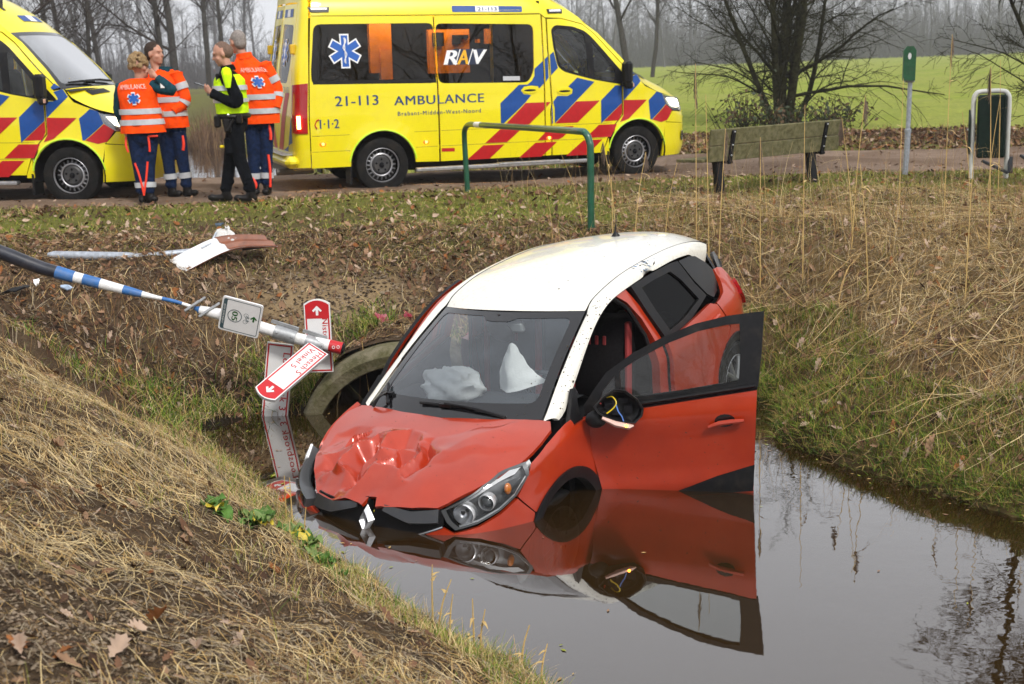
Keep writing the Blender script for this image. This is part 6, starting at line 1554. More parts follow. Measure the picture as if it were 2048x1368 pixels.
shard("plastic_fragment", -2.92, 12.89, .05, .03, M("slate_plastic", (.06, .09, .13), .4), 8, .04, "dark slate plastic scrap on the verge behind the bent board", "debris", None, .2)
# candy-striped post cut off by the left edge
mb = MB(); mb.tube([(0, 0, 0), (0, 0, .36)], .05, 12); o = put("marker_post", mb, MAT_WHITE); o.location = (-6.03, 15.0, gz(-6.03, 15.0) - .02); tag(o, "red and white marker post at the very left edge by the ambulance", "post")
for z in (.10, .25):
    mb = MB(); mb.tube([(0, 0, z), (0, 0, z + .06)], .0515, 12); put("red_band", mb, MAT_SIGNRED, o)
# ------------------------------------------------------------------ people
def capsule(mb, p0, p1, r0, r1, n=12, flat_=None):
    p0, p1 = np.asarray(p0, float), np.asarray(p1, float); x, y, w = frame_from(p1 - p0 + 1e-6); L = np.linalg.norm(p1 - p0)
    prof = [(max(1e-4, r0 * math.sin(a)), -r0 * math.cos(a)) for a in np.linspace(.02, math.pi / 2, 4)] + [(max(1e-4, r1 * math.cos(a)), L + r1 * math.sin(a)) for a in np.linspace(0, math.pi / 2 - .02, 4)]
    mb.lathe(prof, n, np.array([x, y, w]).T, p0)
    k = mb.n
    return mb
def ell(mb, c, rx, ry, rz, R=None, n=14): return mb.ball(c, 1.0, n, sc=(rx, ry, rz), R=R)
def fuse(name, mb, mat, voxel, parent, smooth=4, **kw):
    """weld overlapping volumes into one continuous skin"""
    me = mb.mesh("tmp", mat, True)
    o = bpy.data.objects.new("tmp", me); COL.objects.link(o)
    m = o.modifiers.new("r", 'REMESH'); m.mode = 'VOXEL'; m.voxel_size = voxel; m.use_smooth_shade = True
    s = o.modifiers.new("s", 'SMOOTH'); s.factor = .5; s.iterations = smooth
    dg = bpy.context.evaluated_depsgraph_get(); dg.update()
    res = bpy.data.meshes.new_from_object(o.evaluated_get(dg)); res.name = name
    bpy.data.objects.remove(o); bpy.data.meshes.remove(me)
    res.materials.clear(); res.materials.append(mat)
    return link(name, res, parent, **kw)
MAT_SKIN = M("skin", (.46, .23, .155), .55, var=.10, vscale=22)
MAT_NAVYC = M("navy_trousers", (.009, .019, .055), .9, spec=.06, var=.35, vscale=22, bump=.5, bscale=30, bdist=.03)
MAT_BLACKC = M("black_uniform", (.004, .005, .007), .9, spec=.06, var=.35, vscale=22, bump=.5, bscale=30, bdist=.03)
MAT_TEAL = M("teal_shirt", (.012, .050, .068), .9, spec=.06, var=.3, vscale=40)
MAT_HIVIS = M("hivis_orange", (.95, .078, .004), .75, spec=.06, var=.10, vscale=7, bump=.55, bscale=11, bdist=.05)
MAT_HIYEL = M("hivis_yellow", (.62, .95, .01), .75, spec=.06, var=.10, vscale=7, bump=.5, bscale=12, bdist=.05)
MAT_REFL = M("reflective_tape", (.46, .47, .49), .45, var=.12, vscale=14)
MAT_STRIPR = M("red_piping", (.9, .045, .015), .6)
MAT_BOOT = M("boot_leather", (.006, .005, .005), .5, spec=.25, var=.2)
MAT_GLOVE = M("blue_glove", (.03, .09, .38), .6)
MAT_HAIRS = {"blond": M("hair_blond", (.24, .15, .075), .8, spec=.06, col2=(.36, .25, .13), vscale=30, bump=1, bscale=45, bdist=.03), "brown": M("hair_brown", (.05, .035, .028), .8, spec=.06, var=.3, vscale=50, bump=.6, bscale=90), "grey": M("hair_grey", (.26, .23, .21), .85, spec=.06, var=.25, vscale=50, bump=.6, bscale=90), "thin": M("hair_thin", (.16, .105, .08), .85, spec=.06, var=.2, vscale=60)}
MAT_EYE = M("eye_dark", (.03, .02, .018), .2)

def hand(mb, wrist, d, side, curl=.5, palm_n=(0, -1, 0)):
    """palm, four bent fingers and a thumb from the wrist along d"""
    d = unit(d); n = unit(np.asarray(palm_n, float) - d * (np.asarray(palm_n, float) @ d)); s = np.cross(d, n) * side
    capsule(mb, wrist, np.asarray(wrist) + d * .05, .024, .026); ell(mb, np.asarray(wrist) + d * .055, .018, .018, .018)
    for k, (o, L) in enumerate(((-.030, .064), (-.010, .074), (.011, .070), (.030, .055))):
        a = np.asarray(wrist) + d * .085 + s * o; b = a + (d * math.cos(curl * .6) + n * math.sin(curl * .6)) * L * .5; c = b + (d * math.cos(curl * 1.6) + n * math.sin(curl * 1.6)) * L * .5
        capsule(mb, np.asarray(wrist) + d * .04 + s * o * .8, a, .012, .0105, 8); capsule(mb, a, b, .0105, .010, 8); capsule(mb, b, c, .010, .009, 8)
    a = np.asarray(wrist) + d * .03 - s * .028; b = a + d * .035 - s * .025 + n * .01; capsule(mb, a, b, .013, .011, 8); capsule(mb, b, b + d * .028 + n * .012, .011, .009, 8)

def head(mb, hc, face, down=0.0):
    """skull, jaw, nose, ears, brow turned to face (unit, horizontal); returns its frame"""
    f = unit(np.array([face[0], face[1], -down])); s = unit(np.cross([0, 0, 1.0], f)); u = np.cross(f, s); R = np.array([f, s, u]).T
    R = R * 1.10
    W = lambda a, b, c: np.asarray(hc) + R @ np.array([a, b, c])
    ell(mb, W(-.012, 0, .028), .098, .076, .098, R); ell(mb, W(.030, 0, -.045), .066, .060, .075, R); ell(mb, W(.066, 0, -.092), .026, .032, .022, R)
    capsule(mb, W(.088, 0, .018), W(.108, 0, -.018), .010, .015, 8); ell(mb, W(.078, 0, .036), .018, .052, .012, R)
    for k in (-1, 1): ell(mb, W(-.005, k * .078, -.008), .020, .010, .032, R); ell(mb, W(.055, k * .040, -.03), .03, .022, .025, R)
    ell(mb, W(.088, 0, -.052), .010, .026, .006, R); ell(mb, W(.086, 0, -.066), .011, .022, .007, R)
    return W, R

def torso_fn(rings):
    rg = np.array(rings, float)
    rg = rg[np.argsort(rg[:, 0])]
    def f(q):
        th, z = q[:, 0], q[:, 1]; p = [np.interp(z, rg[:, 0], rg[:, k]) for k in range(1, 5)]
        return np.c_[p[0] + p[2] * np.cos(th), p[1] + p[3] * np.sin(th), z]
    return f
def shell(name, rings, mat, parent, n=36, m=26, wr=.012, seed=1):
    f = torso_fn(rings); zs = np.linspace(rings[0][0], rings[-1][0], m); th = np.linspace(0, 2 * math.pi, n, endpoint=False)
    T, Zz = np.meshgrid(th, zs); P = f(np.c_[T.ravel(), Zz.ravel()]).reshape(m, n, 3)
    w = vnoise(np.cos(T) * 1.2 + Zz * .5, np.sin(T) * 1.2 + Zz * 1.3, 3.0, seed) * 2 * wr
    P[..., 0] += w * np.cos(T); P[..., 1] += w * np.sin(T)
    mb = MB(); mb.grid(P, wrap=True, flip=rings[0][0] > rings[-1][0]); mb.grid(P * [1, 1, 1] - np.stack([np.cos(T), np.sin(T), 0 * T], -1) * .012, wrap=True, flip=not rings[0][0] > rings[-1][0])
    return put(name, mb, mat, parent, sharp=80), f
def band(parent, f, z0, z1, mat, name="reflective_band", a0=0, a1=2 * math.pi, off=.014):
    th = np.linspace(a0, a1, 40); rows = []
    for z in (z0, (z0 + z1) / 2, z1):
        P = f(np.c_[th, np.full(40, z)]); P = P + np.c_[np.cos(th), np.sin(th), 0 * th] * off; rows.append(P)
    mb = MB(); mb.grid(np.array(rows)); return put(name, mb, mat, parent)
def limb(name, pts, rs_, mat, parent, bands=(), n=16, k=26, seed=0):
    pts = [np.asarray(q, float) for q in pts]; pts = [pts[0] + unit(pts[0] - pts[1]) * rs_[0] * .75 + np.array([0, 0, .01])] + pts; rs_ = [rs_[0] * .35, rs_[0] * .97] + list(rs_[1:])
    P = spline(pts, k); r = np.interp(np.linspace(0, 1, k), np.linspace(0, 1, len(rs_)), rs_)
    r = r * (1 + .05 * np.sin(np.linspace(0, 30, k) + seed) + .03 * np.sin(np.linspace(0, 71, k)))
    mb = MB(); mb.tube(P, r, n); o = put(name, mb, mat, parent, sharp=80)
    for a, b in bands:
        i, j = int(a * (k - 1)), max(int(a * (k - 1)) + 2, int(b * (k - 1)) + 1)
        mb = MB(); mb.tube(P[i:j], r[i:j].max() + .006, n, cap=False); put("reflective_band", mb, MAT_REFL, o)
    return o
def boot(parent, ankle, toe):
    a, t = np.asarray(ankle, float), np.asarray(toe, float); d = unit((t - a) * [1, 1, 0])
    mb = MB(); capsule(mb, a + [0, 0, .10], a + [0, 0, -.02], .058, .055); capsule(mb, a - d * .03 + [0, 0, -.045], t - d * .04 + [0, 0, 0], .045, .040); ell(mb, t - d * .035 + [0, 0, .005], .052, .048, .042)
    return fuse("boot", mb, MAT_BOOT, .012, parent, 3)

def person(loc, label, J, top, legs_mat, hair, face, down, torso, clothes):
    root = empty("person", loc, None, label, "person", "emergency staff standing on the road")
    mb = MB()
    W, R = head(mb, J["head"], face, down)
    capsule(mb, J["neck"], np.asarray(J["head"]) + [0, 0, -.05] - np.array([face[0], face[1], 0]) * .02, .058, .055)
    capsule(mb, J["pelvis"], J["chest"], .11, .11); capsule(mb, J["chest"], J["neck"], .11, .062)
    for s in ("L", "R"):
        capsule(mb, J["chest"], np.asarray(J["sh" + s]) - [0, 0, .02], .09, .040); capsule(mb, np.asarray(J["sh" + s]) - [0, 0, .02], J["el" + s], .042, .036); capsule(mb, J["el" + s], J["wr" + s], .038, .026)
        capsule(mb, J["pelvis"], J["hip" + s], .10, .085); capsule(mb, J["hip" + s], J["kn" + s], .082, .055); capsule(mb, J["kn" + s], J["an" + s], .052, .036); pass
        if J.get("glove" + s) is None: hand(mb, J["wr" + s], np.asarray(J["hd" + s]) - np.asarray(J["wr" + s]), 1 if s == "L" else -1, J.get("curl" + s, .5), J.get("pn" + s, (0, -1, 0)))
    body = fuse("body", mb, MAT_SKIN, .0105, root, 2)
    for k in (-1, 1):
        mb = MB(); ell(mb, W(.083, k * .030, .012), .005, .008, .004, R / 1.1, 8); put("eye", mb, MAT_EYE, root)
    # hair
    mb = MB()
    if hair == "blond":
        rg = np.random.default_rng(9)
        for k in range(80):
            a, b = rg.uniform(0, 6.28), rg.uniform(-.45, 1.5); ell(mb, W(-.03 + .092 * math.cos(b) * math.cos(a), .090 * math.cos(b) * math.sin(a), .035 + .112 * math.sin(b)), *(rg.uniform(.022, .036, 3)), None, 8)
        fuse("hair", mb, MAT_HAIRS[hair], .009, root, 1)
    else:
        ell(mb, W(-.024, 0, .040), .100, .080, .098, R); ell(mb, W(-.055, 0, -.01), .068, .074, .072, R)
        if hair == "thin": mb = MB(); ell(mb, W(-.045, 0, .012), .082, .0805, .080, R); ell(mb, W(-.02, 0, .040), .088, .074, .092, R)
        fuse("hair", mb, MAT_HAIRS[hair], .011, root, 2)
    # trousers
    mb = MB(); capsule(mb, np.asarray(J["pelvis"]) + [0, 0, .05], np.asarray(J["pelvis"]) - [0, 0, .06], .155, .15)
    for s in ("L", "R"):
        capsule(mb, J["hip" + s], J["kn" + s], .105, .080); capsule(mb, J["kn" + s], np.asarray(J["an" + s]) + [0, 0, .06], .078, .066)
        q = np.asarray(J["kn" + s]) * .35 + np.asarray(J["an" + s]) * .65; ell(mb, q + [.012, 0, 0], .070, .070, .05); q = np.asarray(J["kn" + s]) * .1 + np.asarray(J["an" + s]) * .9; ell(mb, q + [-.008, 0, .03], .076, .074, .045)
    tr = fuse("trousers", mb, legs_mat, .013, root, 4)
    for s in ("L", "R"): boot(root, J["an" + s], J["toe" + s])
    clothes(root, J, tr)
    return root

def leg_band(parent, J, s, t=.55, r=.083, mat=None):
    a, b = np.asarray(J["kn" + s], float), np.asarray(J["an" + s], float); mb = MB(); mb.tube([a + (b - a) * t, a + (b - a) * (t + .17)], r, 18, cap=False); put("reflective_band", mb, mat or MAT_REFL, parent)
def piping(parent, pts, r=.013):
    mb = MB(); mb.tube(spline(pts, 10), r, 6); put("red_piping", mb, MAT_STRIPR, parent)

MAT_STARB = bpy.data.materials["star_blue"]
def back_print(vest, f, th0, zc, zt):
    F = lambda off: (lambda q: (lambda P, t: P + np.c_[np.cos(t), np.sin(t), 0 * t] * off)(f(np.c_[th0 + q[:, 0], q[:, 1]]), th0 + q[:, 0]))
    mb = MB(); words(mb, "AMBULANCE", F(.022), -.66, zt, .66, .055, bold=.012); put("back_lettering", mb, M("print_pale", (.80, .45, .38), .6) if "print_pale" not in bpy.data.materials else bpy.data.materials["print_pale"], vest, smooth=False)
    for k, mt, nm, o in ((1.0, MAT_WHITE, "star_outline", .020), (.80, MAT_STARB, "star_of_life", .024)):
        V = np.array(star_poly(0, 0, .075 * k, .022 * k)); V = np.c_[V[:, 0] * 4.2, V[:, 1] + zc]; n = len(V); P = F(o)(V); c0 = F(o)(np.array([[0, zc]]))
        mb = MB(); mb.add(np.vstack([P, c0]), [(i, (i + 1) % n, n) for i in range(n)]); put(nm, mb, mt, vest, smooth=False)

# --- woman with curly hair, back to the camera, right hand at her ear
def c_woman(root, J, tr):
    rings = [(.84, .03, 0, .270, .185), (1.0, .02, 0, .245, .170), (1.2, .0, 0, .225, .160), (1.36, -.01, 0, .235, .150), (1.42, -.02, .0, .205, .125), (1.475, .0, .01, .09, .085)]
    v, f = shell("hivis_vest", rings, MAT_HIVIS, root, seed=3)
    band(v, f, 1.06, 1.125, MAT_REFL); band(v, f, .935, 1.0, MAT_REFL)
    back_print(v, f, -math.pi / 2, 1.245, 1.355)
    limb("sleeve", [J["shR"], J["elR"], J["wrR"]], [.072, .070, .066, .058, .050], MAT_TEAL, root, n=14); limb("sleeve", [J["shL"], J["elL"], J["wrL"]], [.072, .068, .060, .052, .046], MAT_TEAL, root, n=14)
    mb = MB(); q = np.asarray(J["elR"]) * .5 + np.asarray(J["shR"]) * .5; mb.rbox(q + [.02, -.075, .03], (.05, .008, .06), .002); put("sleeve_badge", mb, MAT_WHITE, root)
    for s in ("L", "R"): leg_band(tr, J, s)
    piping(tr, [(-.165, -.08, .80), (-.17, -.10, .70), (-.15, -.10, .62)]); piping(tr, [(.11, -.12, .80), (.115, -.125, .68), (.11, -.12, .62)]); piping(tr, [(.11, -.125, .80), (.22, -.105, .80)])
    piping(tr, [(-.09, -.085, .49), (-.05, -.09, .34), (-.02, -.08, .12)]); piping(tr, [(.065, -.09, .50), (.03, -.095, .30), (-.02, -.09, .10)])
person((-4.33, 15.40, gz(-4.33, 15.4) + .02), "woman with curly blond hair and an orange vest, seen from behind, hand at her ear", {
 "head": (.055, .02, 1.60), "neck": (.03, .01, 1.43), "chest": (.0, 0, 1.22), "pelvis": (.02, 0, .86), "shL": (-.19, .0, 1.37), "shR": (.20, .0, 1.38), "elL": (-.265, .06, 1.12), "wrL": (-.24, .16, .90), "hdL": (-.22, .20, .80), "elR": (.42, -.05, 1.325), "wrR": (.26, -.05, 1.475), "hdR": (.15, -.02, 1.58), "pnR": (-.2, 1, .3),
 "hipL": (-.075, 0, .82), "hipR": (.105, 0, .82), "knL": (-.065, -.01, .46), "knR": (.05, .0, .46), "anL": (-.055, 0, .09), "anR": (.03, -.02, .09), "toeL": (-.02, .14, .045), "toeR": (.12, -.06, .045)}, None, MAT_NAVYC, "blond", (.55, .83), .05, None, c_woman)

# --- man in an orange jacket, turned right, behind her
def c_man(root, J, tr):
    rings = [(.86, .02, 0, .215, .165), (1.05, .01, 0, .215, .165), (1.25, .0, 0, .225, .165), (1.42, -.0, 0, .235, .150), (1.50, .0, .0, .17, .12), (1.57, .01, .01, .085, .085)]
    v, f = shell("hivis_jacket", rings, MAT_HIVIS, root, seed=5); band(v, f, 1.17, 1.235, MAT_REFL); band(v, f, 1.0, 1.065, MAT_REFL)
    limb("sleeve", [J["shR"], J["elR"], J["wrR"]], [.085, .080, .074, .066, .058], MAT_HIVIS, root, bands=((.45, .53), (.70, .78)), seed=1); limb("sleeve", [J["shL"], J["elL"], J["wrL"]], [.085, .080, .072, .064, .056], MAT_HIVIS, root, bands=((.5, .6), (.8, .9)), seed=2)
    mb = MB(); mb.tube([(.02, .0, 1.54), (.025, .0, 1.60)], [.092, .080], 16, cap=False); put("collar", mb, MAT_TEAL, root)
    for s in ("L", "R"): leg_band(tr, J, s, .48)
    piping(tr, [(.165, -.06, .76), (.175, -.07, .66), (.16, -.07, .58)], .018)
person((-4.14, 15.98, gz(-4.14, 15.98) + .02), "man with receding dark hair in an orange jacket, facing right behind the curly-haired woman", {
 "head": (-.10, .0, 1.755), "neck": (-.09, .01, 1.57), "chest": (-.04, 0, 1.32), "pelvis": (.02, 0, .95), "shL": (-.24, .06, 1.47), "shR": (.16, -.04, 1.47), "elL": (-.28, .05, 1.22), "wrL": (-.16, -.08, 1.10), "hdL": (-.08, -.10, 1.08), "elR": (.235, -.06, 1.19), "wrR": (.10, -.13, 1.06), "hdR": (.0, -.15, 1.04),
 "hipL": (-.06, 0, .90), "hipR": (.10, 0, .90), "knL": (-.05, -.01, .49), "knR": (.12, .0, .50), "anL": (-.04, 0, .09), "anR": (.15, .0, .09), "toeL": (.08, -.05, .045), "toeR": (.28, -.04, .045)}, None, MAT_NAVYC, "brown", (.93, -.36), .04, None, c_man)

# --- policeman looking down at a telephone
def c_cop(root, J, tr):
    rings = [(.98, .05, 0, .165, .195), (1.12, .04, 0, .165, .200), (1.28, .03, 0, .165, .205), (1.40, .03, 0, .160, .200), (1.47, .03, .0, .125, .165), (1.535, .02, .0, .085, .095)]
    sh_, fs = shell("black_shirt", [(z, x, y, a - .015, b - .015) for z, x, y, a, b in rings], MAT_BLACKC, root, seed=7)
    v, f = shell("hivis_vest", [(1.035, .05, 0, .190, .225), (1.15, .045, 0, .192, .235), (1.30, .04, 0, .192, .245), (1.42, .04, 0, .175, .215), (1.48, .03, 0, .125, .13)], MAT_HIYEL, root, seed=8)
    band(v, f, 1.30, 1.355, MAT_REFL); band(v, f, 1.16, 1.205, MAT_REFL)
    limb("sleeve", [J["shL"], J["elL"], J["wrL"]], [.092, .078, .072, .062, .054], MAT_BLACKC, root, seed=3); limb("sleeve", [J["shR"], J["elR"], J["wrR"]], [.088, .076, .070, .060, .052], MAT_BLACKC, root, seed=4)
    a = np.asarray(J["shL"]); mb = MB(); mb.tube([a + [-.02, .08, .075], a + [.0, -.03, .080], a + [.02, -.10, .03], a + [.02, -.105, -.10]], [.05, .06, .055, .03], 8); put("shoulder_yoke", mb, MAT_HIYEL, root)
    mb = MB(); flat(mb, [(-.032, .05), (-.032, -.01), (0, -.05), (.032, -.01), (.032, .05)][::1][::-1], a + [.0, -.098, -.06], (1, 0, 0.0), (0, 0, 1.0), .0, .012); bdg = put("shoulder_badge", mb, M("badge_blue", (.03, .035, .07), .5), root, smooth=False)
    mb = MB(); ell(mb, a + [.0, -.104, -.065], .018, .006, .02, None, 8); put("badge_crest", mb, M("badge_gold", (.7, .35, .03), .4), bdg)
    mb = MB(); mb.tube(np.array([(.05 + .185 * math.cos(t), .185 * math.sin(t) * 1.1, 1.0) for t in np.linspace(0, 6.28, 28, endpoint=False)]), .028, 8, closed=True); belt = put("duty_belt", mb, MAT_BOOT, root)
    mb = MB()
    mb.rbox((-.10, -.17, .95), (.07, .08, .14), .015); mb.rbox((.02, -.21, .90), (.08, .06, .16), .015); mb.rbox((.16, -.19, .97), (.07, .07, .11), .015); mb.tube([(.10, -.23, .97), (.02, -.25, .84)], .016, 8); put("pouches", mb, MAT_BOOT, belt)
    mb = MB(); mb.ball((.045, -.235, 1.02), .020, 8); put("buckle", mb, MAT_CHROME, belt)
    mb = MB(); mb.rbox((-.085, -.10, .655), (.055, .03, .035), .01); put("torch", mb, M("torch_yellow", (.85, .65, .01), .4), root)
    mb = MB(); mb.rbox((.035, -.135, .66), (.17, .05, .20), .02); put("thigh_pocket", mb, MAT_BLACKC, tr)
    mb = MB(); mb.tube([(.04, 0, 1.52), (.03, 0, 1.585)], [.094, .078], 16, cap=False); put("collar", mb, MAT_BLACKC, root)
    mb = MB(); mb.rbox((-.06, -.13, 1.45), (.05, .05, .09), .012); put("radio", mb, MAT_BOOT, root)
pc = person((-3.23, 15.20, gz(-3.23, 15.2) + .02), "policeman in black with a yellow vest looking down at a telephone", {
 "head": (-.015, .0, 1.715), "neck": (.045, .0, 1.545), "chest": (.04, 0, 1.28), "pelvis": (.07, 0, .97), "shL": (.06, -.185, 1.43), "shR": (.03, .185, 1.43), "elL": (.16, -.24, 1.16), "wrL": (-.13, -.21, 1.275), "hdL": (-.22, -.17, 1.34), "pnL": (0, .8, .6), "elR": (.08, .24, 1.17), "wrR": (-.16, .10, 1.26), "hdR": (-.24, .02, 1.33), "pnR": (0, -.5, .8),
 "hipL": (.08, -.09, .93), "hipR": (.05, .09, .93), "knL": (.11, -.10, .50), "knR": (-.04, .08, .50), "anL": (.21, -.11, .085), "anR": (-.12, .07, .085), "toeL": (.02, -.13, .045), "toeR": (-.33, .06, .045)}, None, MAT_BLACKC, "thin", (-.98, -.18), .32, None, c_cop)
ph = put("telephone", MB().rbox((0, 0, 0), (.15, .075, .010), .004, rotm('Y', .35)), MAT_GLOSSBLACK); ph.location = (-3.23 - .275, 15.20 - .085, pc.location.z + 1.375); tag(ph, "black telephone held by the policeman", "telephone")

# --- tall grey-haired man in an orange jacket behind him, blue glove
def c_tall(root, J, tr):
    rings = [(.88, .05, 0, .235, .175), (1.1, .05, 0, .235, .170), (1.32, .02, 0, .245, .165), (1.52, -.03, 0, .245, .150), (1.61, -.07, .0, .16, .12), (1.69, -.09, .01, .095, .09)]
    v, f = shell("hivis_jacket", rings, MAT_HIVIS, root, seed=11); band(v, f, 1.17, 1.235, MAT_REFL); band(v, f, 1.0, 1.065, MAT_REFL); back_print(v, f, -1.25, 1.38, 1.50)
    g = limb("sleeve", [J["shR"], J["elR"], J["wrR"]], [.090, .085, .078, .070, .062], MAT_HIVIS, root, bands=((.48, .57), (.74, .83)), seed=1); limb("sleeve", [J["shL"], J["elL"], J["wrL"]], [.088, .080, .072, .064, .056], MAT_HIVIS, root, bands=((.5, .6), (.8, .9)), seed=2)
    mb = MB(); hand(mb, J["wrR"], np.asarray(J["hdR"]) - np.asarray(J["wrR"]), -1, .6, (-.5, .4, 0)); fuse("glove", mb, MAT_GLOVE, .009, root, 2)
    mb = MB(); mb.tube([(-.085, .0, 1.66), (-.095, .0, 1.73)], [.105, .095], 16, cap=False); put("collar", mb, MAT_HIVIS, root)
    for s in ("L", "R"): leg_band(tr, J, s, .55)
    piping(tr, [(.16, -.07, .86), (.175, -.08, .76), (.17, -.08, .68)], .018); piping(tr, [(.125, -.075, .50), (.135, -.085, .3), (.12, -.08, .1)], .016); piping(tr, [(-.09, -.08, .22), (-.05, -.09, .14), (-.07, -.085, .08)], .016)
person((-3.04, 15.90, gz(-3.04, 15.9) + .02), "tall grey-haired man in an orange jacket and blue glove, behind the policeman", {
 "head": (-.165, .02, 1.86), "neck": (-.10, .01, 1.69), "chest": (-.02, 0, 1.40), "pelvis": (.05, 0, 1.0), "shL": (-.25, .02, 1.55), "shR": (.17, -.02, 1.55), "elL": (-.30, .10, 1.28), "wrL": (-.26, .0, 1.05), "hdL": (-.24, -.04, .96), "elR": (.27, .02, 1.28), "wrR": (.255, -.05, 1.06), "hdR": (.235, -.08, .98), "gloveR": 1,
 "hipL": (-.05, 0, .95), "hipR": (.12, 0, .95), "knL": (-.07, -.01, .51), "knR": (.09, .0, .51), "anL": (-.09, 0, .09), "anR": (.07, -.0, .09), "toeL": (-.05, -.13, .045), "toeR": (.06, -.14, .045)}, None, MAT_NAVYC, "grey", (-.75, .66), .03, None, c_tall)
# ------------------------------------------------------------------ bare winter trees
def segs_mesh(name, S, mat, n=3):
    """segments (p0, p1, r0, r1) as slim n-sided tapered prisms, all at once"""
    S = np.asarray(S, float); p0, p1, r0, r1 = S[:, :3], S[:, 3:6], S[:, 6], S[:, 7]
    d = p1 - p0; d /= np.linalg.norm(d, axis=1)[:, None] + 1e-9
    a = np.where(np.abs(d[:, 2:3]) < .9, np.array([[0, 0, 1.0]]), np.array([[1.0, 0, 0]]))
    x = np.cross(a, d); x /= np.linalg.norm(x, axis=1)[:, None] + 1e-9; y = np.cross(d, x)
    V = np.zeros((len(S), 2 * n, 3)); F = []
    for k in range(n):
        t = 2 * math.pi * k / n; o = x * math.cos(t) + y * math.sin(t)
        V[:, k] = p0 + o * r0[:, None]; V[:, n + k] = p1 + o * r1[:, None]
        F.append([k, (k + 1) % n, n + (k + 1) % n, n + k])
    F = (np.array(F)[None] + (np.arange(len(S)) * 2 * n)[:, None, None]).reshape(-1, 4)
    return raw_mesh(name, V.reshape(-1, 3), F, mat, smooth=True)

def grow(out, rg, p, d, L, r, lev, cfg):
    k = cfg["seg"][lev]; st = L / k; kids = cfg["kids"][lev] if lev < len(cfg["kids"]) else 0
    d = unit(d)
    for i in range(k):
        d = unit(d + rg.normal(0, cfg["wob"][lev], 3) + np.array([0, 0, cfg["up"][lev]]))
        q = p + d * st; ra = r * (1 - .75 * i / k); rb = r * (1 - .75 * (i + 1) / k)
        out[min(lev, 1) if cfg.get("split") else 0].append((*p, *q, ra, max(rb, cfg["rmin"])))
        if lev + 1 < len(cfg["seg"]):
            f = (i + 1) / k
            if f > cfg["bare"][lev]:
                m = kids / (k * (1 - cfg["bare"][lev]) + 1e-6); m = int(m) + (rg.random() < m - int(m))
                for _ in range(m):
                    x, y, w = frame_from(d); a = rg.uniform(0, 6.283); t = cfg["ang"][lev] * rg.uniform(.7, 1.3)
                    nd_ = w * math.cos(t) + (x * math.cos(a) + y * math.sin(a)) * math.sin(t)
                    grow(out, rg, p + d * st * rg.random(), nd_, L * cfg["len"][lev] * rg.uniform(.6, 1.15) * (1.15 - .6 * f), max(rb * cfg["rat"][lev], cfg["rmin"]), lev + 1, cfg)
        p = q
def bare_tree(seed, H, r, cfg):
    rg = np.random.default_rng(seed); out = [[], []]
    grow(out, rg, np.array([0, 0, -.2]), np.array([rg.normal(0, .03), rg.normal(0, .03), 1.0]), H, r, 0, dict(cfg, split=True))
    return out
MAT_BARK = M("bark_grey", (.045, .040, .036), .95, spec=.03, var=.35, vscale=9, bump=.5, bscale=30)
MAT_TWIG = M("twig_brown", (.040, .030, .026), .95, spec=.03, var=.3, vscale=4)
MAT_BARK2 = M("bark_dark", (.022, .018, .012), .95, spec=.03, var=.4, vscale=12, col2=(.045, .045, .022), bump=.6, bscale=40)
SLIM = dict(seg=(14, 6, 4, 3), kids=(34, 7, 5), wob=(.03, .09, .14, .2), up=(.02, .06, .05, .02), bare=(.28, .15, .1), ang=(.75, .65, .6), len=(.24, .45, .5), rat=(.34, .5, .55), rmin=.010)
BROAD = dict(seg=(9, 8, 5, 4), kids=(15, 10, 7), wob=(.05, .10, .14, .2), up=(.02, .05, .03, .0), bare=(.30, .2, .1), ang=(.85, .7, .65), len=(.58, .48, .5), rat=(.50, .5, .5), rmin=.009)
DENSE = dict(seg=(8, 7, 5, 4), kids=(22, 13, 9), wob=(.07, .12, .16, .2), up=(.02, .03, .02, .0), bare=(.12, .1, .1), ang=(.9, .75, .7), len=(.55, .5, .5), rat=(.45, .5, .5), rmin=.010)
MAT_BARKP = M("bark_hazed", (.105, .10, .108), .95, spec=.03, var=.25, vscale=3)  # paler bark: mist fade mixed into the far woods' colour
PROTO = {}
def proto(kind, seed, H, r, pale=False):
    key = (kind, seed, pale)
    if key not in PROTO:
        t, c = bare_tree(seed, H, r, {"slim": SLIM, "broad": BROAD, "dense": DENSE}[kind])
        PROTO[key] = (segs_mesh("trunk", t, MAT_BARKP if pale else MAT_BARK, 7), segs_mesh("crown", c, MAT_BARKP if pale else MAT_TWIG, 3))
    return PROTO[key]
def plant_tree(kind, seed, H, r, x, y, rz, sc, label, group):
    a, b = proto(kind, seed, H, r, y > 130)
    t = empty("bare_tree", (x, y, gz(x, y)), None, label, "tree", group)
    t.rotation_euler = (0, 0, rz); t.scale = (sc, sc, sc)
    link("trunk", a, t); link("crown", b, t)
    return t
def px_at(u, dist):                                   # x in the world for a bearing in the photo
    return (u - 1024) / FPX * dist * 1.02
TG = np.random.default_rng(21)
KIND = {"slim": (17, .16), "broad": (15, .24), "dense": (12, .22)}
